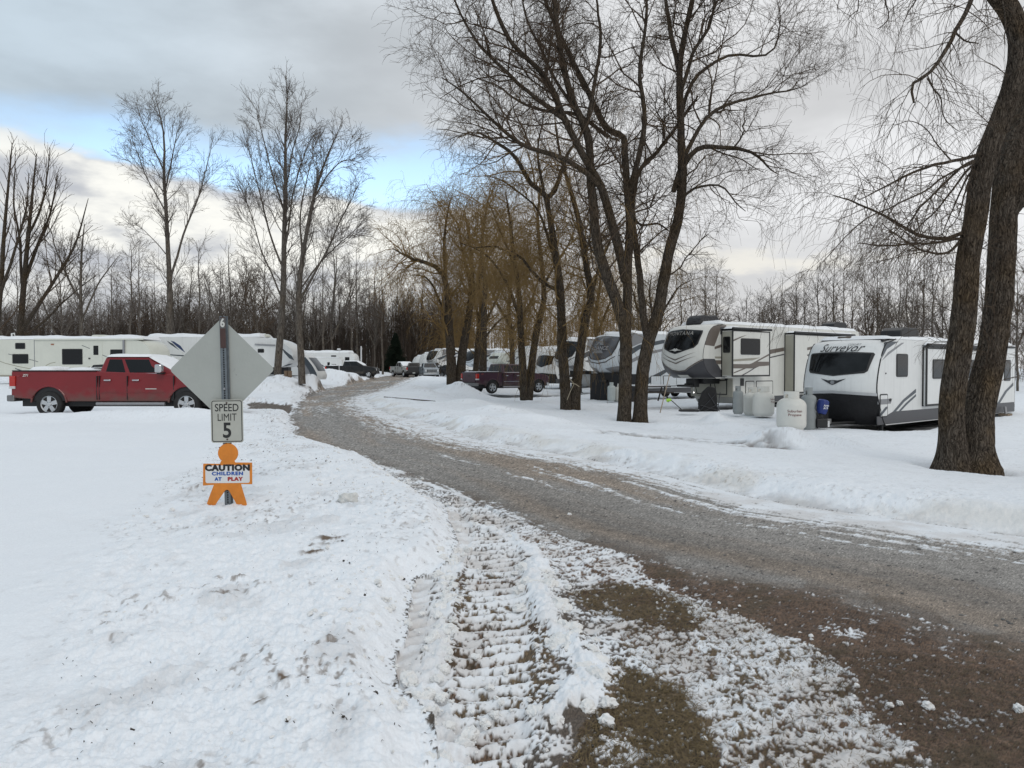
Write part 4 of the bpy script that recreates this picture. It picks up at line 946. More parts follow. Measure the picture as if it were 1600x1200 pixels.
class RV:
    def __init__(s, name, label, group, corner, rz, z0, H, L, cap, q0, pw=2.6, W=1.22, zb=0.5, fifth=None, body=WHITE, side=-1, xc=None, cat='trailer'):
        s.W, s.H, s.L, s.zb, s.f, s.sd = W, H, L, zb, fifth, side
        s.cap = cap; s.q0, s.pw = q0, pw
        zs = np.array([c[0] for c in cap]); xs = np.array([c[1] for c in cap])
        fine = smooth_line(np.column_stack([xs, zs, 0*zs]), 60); s.fz, s.fx = np.maximum.accumulate(fine[:, 1]), fine[:, 0]
        s.zmin, s.zmax = zs[0], zs[-1]
        xc = s.X(W, s.zmin + (s.zmax-s.zmin)*0.35) if xc is None else xc
        c, n = math.cos(rz), math.sin(rz); lx, ly = xc, side*W
        s.root = thing(name, label, cat, (corner[0]-(lx*c-ly*n), corner[1]-(lx*n+ly*c), z0), rz, group)
        s.body(body)
    def X(s, y, z): return float(np.interp(z, s.fz, s.fx) + s.q0*abs(y/s.W)**s.pw)
    def body(s, mat):
        W, H, L, zb = s.W, s.H, s.L, s.zb; ny, nz = 21, 26
        yy = [W*math.sin(PI/2*t) for t in np.linspace(-1, 1, ny)]; zz = np.linspace(0, 1, nz); zz = s.zmin + (s.zmax-s.zmin)*(1-(1-zz)**1.35)
        v = []; f = []
        for z in zz:
            for y in yy: v.append((s.X(y, z), y, z))
        f += [(i*ny+j, i*ny+j+1, (i+1)*ny+j+1, (i+1)*ny+j) for i in range(nz-1) for j in range(ny-1)]
        tail = [(L-.06, H), (L, H-.08), (L, zb+.05), (L-.05, zb)]
        if s.f: lx, ob = s.f['lx'], s.zmin; tail += [(lx+.45, zb), (lx+.06, zb+.45), (lx, zb+.75), (lx, ob-.05), (lx-.05, ob)]
        sides = []
        for k, y in ((0, -W), (ny-1, W)):
            o = len(v); v += [(x, y, z) for x, z in tail]
            sides.append(list(range(o, o+len(tail))))
            f.append([i*ny+k for i in range(nz)] + sides[-1])
        a, b = sides
        f += [(a[i], a[i+1], b[i+1], b[i]) for i in range(len(tail)-1)]
        f.append([(nz-1)*ny+j for j in range(ny)] + [b[0], a[0]])
        f.append(list(range(ny))[::-1] + [a[-1], b[-1]])
        mb = MB(); mb.add(v, f); s.shell = mb.build('body', mat, s.root, smooth=True)
    # ---- things laid on the nose cap and the side
    def on_cap(s, name, poly, mat, off=.012, parent=None, cut=.10):
        bm = bmesh.new(); vs = [bm.verts.new((y, z, 0)) for y, z in poly]; bm.faces.new(vs)
        ys_ = [p[0] for p in poly]; zs_ = [p[1] for p in poly]
        for ax, lo, hi in ((0, min(ys_), max(ys_)), (1, min(zs_), max(zs_))):
            n = max(1, int((hi-lo)/cut))
            for k in range(1, n+1):
                c = lo+(hi-lo)*k/(n+1); co = (c, 0, 0) if ax == 0 else (0, c, 0); no = (1, 0, 0) if ax == 0 else (0, 1, 0)
                bmesh.ops.bisect_plane(bm, geom=bm.verts[:]+bm.edges[:]+bm.faces[:], plane_co=co, plane_no=no, dist=1e-5)
        bmesh.ops.triangulate(bm, faces=[f for f in bm.faces if len(f.verts) > 4])
        for v in bm.verts:
            y, z = v.co.x, v.co.y
            e = 1e-3; gy = (s.X(min(abs(y)+e, s.W), z)-s.X(max(abs(y)-e, 0), z))/(min(abs(y)+e, s.W)-max(abs(y)-e, 0))*(1 if y >= 0 else -1); gz = (s.X(y, z+e)-s.X(y, z-e))/(2*e)
            n = Vector((-1, gy, gz)).normalized()
            v.co = Vector((s.X(y, z), y, z)) + n*off
        me = bpy.data.meshes.new(name); bmesh.ops.recalc_face_normals(bm, faces=bm.faces)
        bm.to_mesh(me); bm.free(); me.polygons.foreach_set('use_smooth', [True]*len(me.polygons))
        return link_mesh(name, me, mat, parent or s.root)
    def cap_text(s, body, yc, zc, size, mat, off=.02, flip=1, **k):
        V, Fc = text_flat(body, size, **k)
        vs = []
        for u, w in V:
            y = yc - u*flip; z = zc + w
            vs.append((s.X(max(-s.W, min(s.W, y)), z)-off, y, z))
        mb = MB(); mb.add(vs, Fc); return mb.build('lettering', mat, s.root, fix=False)
    def side_poly(s, name, poly, mat, off=.004, sd=None, parent=None, base=None, bevel=0):
        sd = sd or s.sd; b = s.W if base is None else base
        mb = MB(); mb.prism(poly, sd*(b-.02), sd*(b+off)); return mb.build(name, mat, parent or s.root, bevel=bevel)
    def window(s, x0, x1, z0, z1, r=.06, base=None, glass=GLASS, parent=None):
        b = s.W if base is None else base
        w = s.side_poly('window', rrect(x0, x1, z0, z1, r), BLACK, .022, base=b, parent=parent)
        MB().prism(rrect(x0+.045, x1-.045, z0+.045, z1-.045, max(.02, r-.03)), s.sd*(b+.018), s.sd*(b+.026)).build('pane', glass, w)
        return w
    def slide(s, x0, x1, z0, z1, out, mat=WHITE, end=TAN, cover=True, edge=.05):
        mb = MB(); a, b = s.sd*(s.W-.05), s.sd*(s.W+out)
        mb.box(x0, x1, min(a, b), max(a, b), z0, z1); o = mb.build('slide_out', mat, s.root)
        if end is not None:
            m2 = MB(); m2.box(x0-.006, x0+.01, min(s.sd*(s.W+.01), s.sd*(s.W+out-.02)), max(s.sd*(s.W+.01), s.sd*(s.W+out-.02)), z0+.03, z1-.03); m2.build('end_panel', end, o)
        m3 = MB(); B = s.W+out
        for (u0, u1, w0, w1) in ((x0-.02, x0+edge, z0-.02, z1+.02), (x1-edge, x1+.02, z0-.02, z1+.02), (x0+edge, x1-edge, z1-edge*.6, z1+.02), (x0+edge, x1-edge, z0-.02, z0+edge)):
            m3.box(u0, u1, min(s.sd*(B-.03), s.sd*(B+.012)), max(s.sd*(B-.03), s.sd*(B+.012)), w0, w1)
        for (w0, w1) in ((z0-.02, z1+.02),): m3.box(x0-.02, x0+.04, min(s.sd*(s.W+.001), s.sd*(s.W+.05)), max(s.sd*(s.W+.001), s.sd*(s.W+.05)), w0, w1)
        m3.build('edge_trim', BLACK, o)
        if cover:
            m4 = MB(); m4.tube([(x0-.06, s.sd*(B+.05), z1+.10), (x1+.06, s.sd*(B+.05), z1+.10)], .055, 8)
            m4.box(x0, x1, min(a, b), max(a, b), z1+.06, z1+.085); m4.build('slide_cover', BLACK, o)
            s.snow(x0-.05, x1+.05, z1+.085, .11, y0=s.sd*(s.W-.0), y1=s.sd*(s.W+out+.06), seed=int(x0*31)+5)
        return o
    def snow(s, x0, x1, z, th, y0=None, y1=None, seed=1, name='roof_snow'):
        y0 = -s.W if y0 is None else y0; y1 = s.W if y1 is None else y1
        if y0 > y1: y0, y1 = y1, y0
        nx, ny = max(8, int((x1-x0)/.16)), max(6, int((y1-y0)/.16)); v = []
        U, Wd = np.meshgrid(np.linspace(0, 1, nx), np.linspace(0, 1, ny), indexing='ij')
        Xs = x0+(x1-x0)*U; Ys = y0+(y1-y0)*Wd
        e = np.minimum(np.minimum(U, 1-U)*(x1-x0), np.minimum(Wd, 1-Wd)*(y1-y0))
        hh = th*(np.clip(e/.10, 0, 1)**0.5)*(0.55+0.9*fbm(Xs*1.1+seed*7, Ys*1.1, 4, seed))
        Ys = Ys + 0.05*(fbm(Xs*1.5, Ys*0+seed, 3, seed+3)-0.5)
        V = np.stack([Xs, Ys, z+hh+.004], -1).reshape(-1, 3); ix = np.arange(nx*ny).reshape(nx, ny)
        F_ = np.stack([ix[:-1, :-1], ix[1:, :-1], ix[1:, 1:], ix[:-1, 1:]], -1).reshape(-1, 4)
        return link_mesh(name, mesh_arrays(name, V, F_), SNOWM, s.root)
    def ac(s, x, mat=BLACK, w=.36, l=.42, h=.30, y=0.0, snow=False):
        mb = MB(); z = s.H+.02
        mb.prism([(x-l, z), (x-l+.05, z+h*.75), (x-l*.5, z+h), (x+l*.8, z+h), (x+l, z+h*.7), (x+l, z)], y-w, y+w)
        return mb.build('air_conditioner', mat, s.root, bevel=.05, smooth=True)
    def vent(s, x, y=.3, mat=OLDW):
        MB().box(x-.2, x+.2, y-.2, y+.2, s.H, s.H+.17).build('roof_vent', mat, s.root, bevel=.04)
    def wheels(s, xs, r=.36):
        for x in xs:
            for sd in (-1, 1):
                wheel(s.root, x, sd*(s.W-.16), r, .22, sd)
        MB().box(xs[0]-.4, xs[-1]+.4, -s.W+.3, s.W-.3, .3, s.zb+.02).build('axle_frame', BLACK, s.root)
    def corner_trim(s, r=.018):
        for sd in (-1, 1):
            MB().tube([(s.X(s.W, z)+.005, sd*(s.W+.004), z) for z in np.linspace(s.zmin, s.zmax, 22)], r, 6).build('corner_trim', BLACK, s.root)
    def jacks(s, xs, top=.6):
        for x in xs:
            for y in (-s.W+.2, s.W-.2):
                m = MB(); m.box(x-.05, x+.05, y-.05, y+.05, -.1, top); m.box(x-.12, x+.12, y-.12, y+.12, -.12, -.08); m.build('jack', BLACK, s.root)

def wheel(parent, x, y, r, w, sd, rim=CHROME, spokes=5, rimr=.64):
    """tyre with its rim; sd says which way the outside faces"""
    o = w/2; pr = [(r*.60, -o), (r*.93, -o), (r*.99, -o*.72), (r, -o*.3), (r, o*.3), (r*.99, o*.72), (r*.93, o), (r*.64, o), (r*.60, o*.7)]
    m = MB(); m.lathe([(a, b*sd) for a, b in pr], 28, (x, y, r), 'y'); t = m.build('wheel', RUBBER, parent, smooth=True)
    q = MB(); q.lathe([(r*.60, sd*o*.55), (r*.66, sd*o*.95), (r*.61, sd*o*1.0), (r*.56, sd*o*.8), (r*.56, sd*o*.30), (r*.02, sd*o*.30)], 28, (x, y, r), 'y')
    q.mi = 1
    q.mi = 0
    for k in range(spokes):
        a = 2*PI*k/spokes+.3; ca, sa = math.cos(a), math.sin(a); hw0, hw1 = r*.13, r*.16
        P = []
        for yy in (sd*o*.45, sd*o*.92):
            for rr_, hw in ((r*.06, hw0), (r*.58, hw1)):
                for sg in (-1, 1): P.append((x+ca*rr_-sa*hw*sg, y+yy, r+sa*rr_+ca*hw*sg))
        q.add(P, [(0, 1, 3, 2), (4, 5, 7, 6), (0, 2, 6, 4), (1, 3, 7, 5), (0, 1, 5, 4), (2, 3, 7, 6)])
    q.lathe([(r*.17, sd*o*.5), (r*.17, sd*o*1.0), (r*.12, sd*o*1.05), (.001, sd*o*1.05)], 14, (x, y, r), 'y')
    q.build('rim', rim, t)
    b = MB(); b.lathe([(r*.555, sd*o*.305), (.001, sd*o*.31)], 20, (x, y, r), 'y'); b.build('brake', BLACK, t)
    return t

RZ = rad(37.7)
GRV = 'trailers parked side by side along the right of the road'
CAP5 = [(1.52, .95), (1.66, .62), (1.9, .30), (2.25, .08), (2.6, .03), (3.0, .12), (3.4, .30), (3.72, .50), (3.92, .78), (4.01, 1.12), (4.05, 1.6)]
def scale_cap(c, H, ob):
    z0, z1 = c[0][0], c[-1][0]; return [(ob+(z-z0)/(z1-z0)*(H-ob), x) for z, x in c]

# --- 1: the near white travel trailer
CAPT = [(.30, .62), (.5, .44), (.9, .24), (1.26, .07), (1.5, .03), (1.8, .07), (2.2, .19), (2.6, .38), (2.85, .58), (2.98, .82), (3.05, 1.30)]
r = RV('travel_trailer', 'white travel trailer with black front window and black lower nose beside the right willow', GRV, (11.42, 24.0), rad(39.5), -.47, 3.05, 12.6, CAPT, .42, zb=.32, xc=.5)
W = r.W
r.on_cap('nose_skirt', [(-W, .31), (W, .31), (W, 1.24), (.5, 1.29), (0, 1.31), (-.5, 1.29), (-W, 1.24)], SKIRT, .012)
r.on_cap('nose_moulding', [(-W, 1.245), (-.5, 1.297), (0, 1.317), (.5, 1.297), (W, 1.245), (W, 1.33), (.5, 1.375), (0, 1.40), (-.5, 1.375), (-W, 1.33)], M('nose_moulding', (.45, .46, .47), .4), .02)
fw = r.on_cap('front_window', [(-1.02, 2.60), (-1.07, 2.55), (-.98, 2.02), (-.9, 1.955), (-.45, 1.91), (0, 1.86), (.45, 1.91), (.9, 1.955), (.98, 2.02), (1.07, 2.55), (1.02, 2.60), (.5, 2.625), (0, 2.63), (-.5, 2.625)], BLACK, .014)
r.on_cap('pane', [(-.98, 2.555), (-.93, 2.04), (-.45, 1.955), (0, 1.91), (.45, 1.955), (.93, 2.04), (.98, 2.555), (0, 2.585)], GLASS, .022, parent=fw)
r.on_cap('emblem', [(-.42, 1.78), (-.15, 1.72), (0, 1.735), (.15, 1.72), (.42, 1.78), (.2, 1.66), (.08, 1.60), (0, 1.575), (-.08, 1.60), (-.2, 1.66)], LETTER_D, .014, cut=.15)
r.on_cap('emblem', [(-.07, 1.66), (-.05, 1.71), (0, 1.725), (.05, 1.71), (.07, 1.66), (.05, 1.61), (0, 1.595), (-.05, 1.61)], MGREY, .020, cut=.2)
r.cap_text('Surveyor', -.0, 2.765, .37, LETTER_D, shear=.42, bold=.0, space=1.04)
r.cap_text('LUXURY', -.42, 2.875, .095, MGREY, space=1.1)
r.on_cap('emblem', [(-.60, 2.655), (.30, 2.640), (.30, 2.648), (-.60, 2.668)], LETTER_D, .014, cut=.2)
r.corner_trim(.022)
r.side_poly('side_skirt', [(.52, .33), (12.55, .33), (12.55, .72), (1.6, .72), (1.1, .60), (.50, .60)], DGREY, .006)
# dark swoosh at the top corner, swooshes low, hatch, windows, slide
r.side_poly('swoosh', [(.78, 2.42), (1.12, 2.72), (1.75, 2.93), (1.95, 2.97), (1.35, 2.97), (1.02, 2.95), (.95, 2.82)], SLATE, .005)
r.side_poly('swoosh', [(.80, 2.36), (1.2, 2.62), (2.15, 2.94), (2.35, 2.95), (1.25, 2.55)], MGREY, .005)
r.side_poly('swoosh', [(1.75, .70), (2.4, 1.02), (3.25, 1.30), (3.25, 1.42), (2.3, 1.08), (1.55, .70)], SLATE, .010)
r.side_poly('swoosh', [(2.1, .70), (2.6, .92), (3.25, 1.17), (3.25, 1.24), (2.5, .96), (1.95, .70)], SLATE, .010)
r.side_poly('swoosh', [(10.9, .70), (11.7, 1.16), (12.4, 1.40), (12.4, 1.52), (11.5, 1.2), (10.65, .70)], SLATE, .010)
r.side_poly('stripe', [(.56, .98), (1.42, .98), (1.52, 1.14), (.55, 1.14)], MGREY, .005)
h = r.side_poly('hatch_door', rrect(.66, 1.20, .56, 1.30, .07), BLACK, .012); MB().prism(rrect(.70, 1.16, .60, 1.26, .05), -W-.011, -W-.018).build('hatch_panel', WHITE, h)
r.side_poly('hatch_stripe', [(.70, .97), (1.16, .97), (1.16, 1.14), (.70, 1.14)], MGREY, .021); r.side_poly('hatch_stripe', [(.70, .70), (1.02, .88), (1.16, .90), (1.16, .84), (.74, .61), (.70, .61)], SLATE, .021)
MB().lathe([(.05, -W-.014), (.05, -W-.03), (.001, -W-.03)], 12, (1.36, 0, 1.10), 'y').build('water_inlet', BLACK, r.root)
MB().lathe([(.025, -W-.001), (.025, -W-.02), (.001, -W-.02)], 10, (1.05, 0, 1.95), 'y').build('marker_lamp', BLACK, r.root)
MB().lathe([(.022, -W-.001), (.022, -W-.02), (.001, -W-.02)], 10, (.93, 0, 2.90), 'y').build('marker_lamp', BLACK, r.root)
r.window(1.78, 2.60, 1.83, 2.58, .08)
sl = r.slide(3.75, 10.0, .84, 2.80, .14, WHITE, WHITE); r.window(4.2, 5.3, 1.75, 2.42, .08, base=W+.14, parent=sl); r.window(6.6, 7.8, 1.75, 2.42, .08, base=W+.14, parent=sl)
r.window(11.35, 12.05, 1.60, 2.45, .08)
MB().box(12.56, 12.62, -W, W, .35, 2.95).build('rear_frame', BLACK, r.root)
r.snow(1.25, 12.5, 3.05, .13, seed=3)
r.ac(5.0, BLACK, .38, .75, .50, y=.1); r.ac(1.6, M('bronze_cover', (.10, .085, .07), .7), .25, .3, .12, y=.3)
MB().tube([(1.0, -W+.1, 3.0), (12.4, -W-.02, 2.96)], .045, 8).build('awning_roller', BLACK, r.root)
r.wheels([7.2, 8.0]); r.jacks([1.2, 11.6], .4)
MB().tube([(11.2, -W-.1, .55), (10.95, -W-.22, .25)], .05, 8).build('step_leg', STEEL, r.root)
MB().box(10.75, 11.25, -W-.35, -W-.02, .22, .30).build('entry_step', M('weathered_wood', (.22, .17, .12), .8, var=.25), r.root)
m = MB(); m.tube([(.5, -.5, .38), (-.95, 0, .36)], .05, 6); m.tube([(.5, .5, .38), (-.95, 0, .36)], .05, 6); m.box(-1.12, -.9, -.05, .05, .33, .42); m.build('hitch_frame', BLACK, r.root)
m = MB(); m.box(-.62, -.18, -.02, .52, .40, 1.08); m.build('gas_bottle_cover', M('ribbed_black', (.018, .018, .02), .6, var=.3), r.root, bevel=.06)
m = MB(); m.tube([(-.9, 0, .1), (-.9, 0, .95)], .035, 8); m.build('tongue_jack', BLACK, r.root)
for yy, xx in ((.62, -.34), (.30, -.70), (-.15, -.55)):
    MB().box(xx-.12, xx+.12, yy-.07, yy+.07, .36, .52).build('battery', M('battery_grey', (.20, .20, .20), .6, var=.3, scale=9), r.root)
SURV = r

# --- 2: cream fifth wheel
r = RV('fifth_wheel', 'cream and brown fifth wheel trailer with a black nose window behind the tall willow', GRV, (8.85, 35.0), RZ, -.35, 4.05, 14.2, CAP5, .48, zb=.30, fifth=dict(lx=2.75), body=CREAM, xc=.75)
W = r.W
fw = r.on_cap('front_window', [(-1.0, 3.72), (-1.03, 3.62), (-1.0, 3.1), (-.88, 2.92), (-.3, 2.72), (0, 2.64), (.3, 2.72), (.88, 2.92), (1.0, 3.1), (1.03, 3.62), (1.0, 3.72), (0, 3.80)], BLACK, .012)
r.on_cap('pane', [(-.95, 3.68), (-.97, 3.58), (-.94, 3.12), (-.84, 2.97), (-.28, 2.77), (0, 2.70), (.28, 2.77), (.84, 2.97), (.94, 3.12), (.97, 3.58), (.95, 3.68), (0, 3.75)], GLASS, .02, parent=fw)
r.cap_text('MONTANA', 0, 3.60, .25, M('pale_lettering', (.30, .29, .27), .4), off=.035, space=1.18)
r.on_cap('emblem', [(-.38, 2.80), (-.15, 2.85), (-.06, 2.90), (0, 2.87), (.06, 2.90), (.15, 2.85), (.38, 2.80), (.15, 2.80), (0, 2.76), (-.15, 2.80)], LETTER_L, .030, cut=.3)
for o_, m_ in ((0, BROWN), (-.16, BROWN)):
    r.on_cap('nose_crease', [(-1.0, 2.74+o_*1.2), (-.4, 2.52+o_), (0, 2.40+o_), (.4, 2.52+o_), (1.0, 2.74+o_*1.2), (.4, 2.48+o_), (0, 2.34+o_), (-.4, 2.48+o_)], m_, .012)
r.on_cap('chin_panel', [(-W, 1.55), (W, 1.55), (W, 2.36), (.8, 2.10), (.35, 1.86), (0, 1.82), (-.35, 1.86), (-.8, 2.10), (-W, 2.36)], DGREY, .012)
r.on_cap('chin_line', [(-W, 2.37), (-.8, 2.11), (-.35, 1.87), (0, 1.83), (.35, 1.87), (.8, 2.11), (W, 2.37), (W, 2.42), (.8, 2.16), (.35, 1.91), (0, 1.87), (-.35, 1.91), (-.8, 2.16), (-W, 2.42)], BROWN, .016)
r.on_cap('hitch_lamp', [(-.35, 1.57), (.25, 1.57), (.25, 1.72), (-.35, 1.72)], CREAM, .05, cut=.3)
x0 = r.X(W, 2.4)
r.side_poly('side_panel', [(r.X(W, z)+.02, z) for z in np.linspace(3.05, 4.0, 10)] + [(2.2, 4.0), (2.2, 3.92), (1.75, 3.75), (1.32, 3.0)], BROWN, .005)
r.side_poly('side_panel', [(1.75, 3.9), (2.75, 3.9), (2.75, 3.78), (1.75, 3.55)], DGREY, .008)
r.side_poly('side_panel', [(r.X(W, z)+.02, z) for z in np.linspace(1.56, 2.42, 8)] + [(1.35, 2.42), (2.15, 1.56)], DGREY, .005)
r.side_poly('stripe', [(1.35, 2.86), (2.5, 3.12), (2.75, 3.14), (2.75, 3.30), (2.4, 3.24), (1.35, 2.98)], BROWN, .006)
r.side_poly('stripe', [(1.5, 2.18), (2.75, 2.18), (2.75, 2.36), (1.42, 2.36)], BROWN, .006); r.side_poly('stripe', [(1.4, 2.44), (2.75, 2.44), (2.75, 2.53), (1.36, 2.53)], TAN, .006)
r.side_poly('swoosh', [(2.2, 1.58), (2.75, 1.85), (2.75, 1.92), (2.1, 1.62)], BROWN, .007)
# drop frame front with two storage doors
m = MB(); m.box(2.735, 2.76, -W+.01, W-.01, .9, 1.50); m.build('front_panel', GREIGE, r.root)
m = MB(); m.prism([(-W, .62), (W, .62), (W, 1.5), (-W, 1.5)], 2.70, 2.735, 'x'); m.build('front_panel', GREIGE, r.root)
for y0, y1, sl_ in ((.02, 1.05, .08), (-.92, -.14, .05)):
    h = MB(); h.prism([(y0, .72), (y1-sl_-.1, .72), (y1, 1.40), (y0, 1.44)], 2.685, 2.705, 'x'); h = h.build('storage_door', BLACK, r.root)
    k = MB(); k.prism([(y0+.05, .77), (y1-sl_-.15, .77), (y1-.06, 1.35), (y0+.05, 1.39)], 2.678, 2.690, 'x'); k.build('door_panel', GREIGE, h)
m = MB(); m.box(2.66, 2.70, -.95, -.80, 1.44, 1.50); m.box(2.66, 2.70, -.15, -.05, 1.42, 1.50); m.build('latch', BLACK, r.root)
m = MB(); m.box(1.1, 1.5, -.25, .25, 1.1, 1.5); m.tube([(1.3, 0, 1.15), (.75, 0, 1.22)], .08, 8); m.box(.5, 1.0, -.30, .30, 1.12, 1.22); m.box(1.5, 2.7, -.5, .5, 1.25, 1.5); m.build('hitch_pin_box', BLACK, r.root, bevel=.03)
m = MB(); m.tube([(1.25, -.1, 1.1), (1.25, -.1, .85)], .02, 6); m.lathe([(.05, .78), (.07, .82), (.05, .88)], 10, (1.25, -.1, 0)); m.build('hanging_plug', CHROME, r.root)
r.jacks([3.1, 11.5], .9)
sl = r.slide(1.85, 4.75, 1.62, 3.72, .62, CREAM, GREIGE)
ew = MB(); ew.prism(rrect(-W-.50, -W-.10, 2.70, 3.45, .06), 1.83, 1.838, 'x'); w_ = ew.build('window', BLACK, sl); MB().prism(rrect(-W-.46, -W-.14, 2.74, 3.41, .04), 1.824, 1.831, 'x').build('pane', GLASS, w_)
B = W+.62
r.window(2.45, 3.95, 2.62, 3.38, .08, base=B, parent=sl)
r.side_poly('stripe', [(1.90, 2.18), (3.12, 2.18), (3.73, 2.3), (4.68, 2.3), (4.68, 2.12), (3.90, 2.08), (3.55, 1.98), (1.90, 1.98)], BROWN, .006, base=B, parent=sl)
r.side_poly('stripe', [(1.90, 2.30), (3.38, 2.36), (3.99, 2.5), (3.12, 2.46), (1.90, 2.40)], TAN, .006, base=B, parent=sl)
r.side_poly('swoosh', [(1.94, 1.75), (2.77, 1.95), (3.90, 2.35), (4.68, 2.6), (4.68, 2.68), (3.73, 2.36), (2.68, 1.99), (1.94, 1.80)], BROWN, .009, base=B, parent=sl)
r.side_poly('swoosh', [(2.60, 1.64), (3.21, 1.85), (3.73, 2.05), (3.47, 2.0), (2.94, 1.8), (2.42, 1.64)], DGREY, .009, base=B, parent=sl)
r.side_poly('swoosh', [(1.90, 3.22), (2.51, 3.42), (2.94, 3.55), (2.42, 3.44), (1.90, 3.30)], BROWN, .009, base=B, parent=sl)
r.side_poly('stripe', [(4.8, 2.50), (5.9, 2.72), (6.9, 2.86), (6.9, 3.04), (5.8, 2.92), (4.8, 2.7)], BROWN, .006); r.side_poly('stripe', [(4.8, 2.36), (6.9, 2.66), (6.9, 2.72), (4.8, 2.42)], DGREY, .006)
r.side_poly('emblem', [(4.95, 1.85), (5.25, 2.05), (5.55, 2.15), (5.3, 1.85)], MGREY, .006)
sl = r.slide(6.95, 12.6, .75, 3.68, .55, CREAM, GREIGE); B = W+.55
r.side_poly('stripe', [(8.1, 2.9), (9.6, 3.1), (12.5, 3.3), (12.5, 3.5), (9.6, 3.26), (8.1, 3.04)], BROWN, .006, base=B, parent=sl); r.side_poly('stripe', [(8.1, 2.62), (10, 2.85), (12.5, 3.05), (12.5, 3.1), (10, 2.92), (8.1, 2.68)], DGREY, .006, base=B, parent=sl)
r.window(10.2, 11.8, 2.6, 3.3, .08, base=B, parent=sl)
for x0_, x1_ in ((3.7, 4.4), (4.55, 5.95)):
    h = r.side_poly('storage_door', rrect(x0_, x1_, .72, 1.38, .06), BLACK, .012); MB().prism(rrect(x0_+.04, x1_-.04, .76, 1.34, .04), -W-.011, -W-.018).build('door_panel', CREAM, h)
r.side_poly('vent_panel', [(3.3, 1.15), (3.55, 1.15), (3.55, 1.5), (3.3, 1.5)], BLACK, .03)
r.side_poly('side_skirt', [(3.6, .32), (12.9, .32), (12.9, .62), (3.4, .62)], DGREY, .008)
r.snow(1.7, 14.1, 4.05, .16, seed=8)
m = MB(); m.prism([(1.6, 4.07), (1.75, 4.38), (2.0, 4.54), (2.4, 4.50), (2.9, 4.56), (3.1, 4.40), (3.15, 4.07)], -.15, .75); m.build('tarped_roof_unit', M('black_tarp', (.02, .02, .022), .55, var=.4, scale=6, bump=.9, bscale=7), r.root, bevel=.08, seg=3, smooth=True)
r.ac(13.2, BLACK, .4, .7, .5, y=-.3); r.vent(6.5, .2, BLACK); r.vent(7.3, -.2, OLDW)
r.corner_trim(.012); r.wheels([8.6, 9.5], .4)
MONT = r

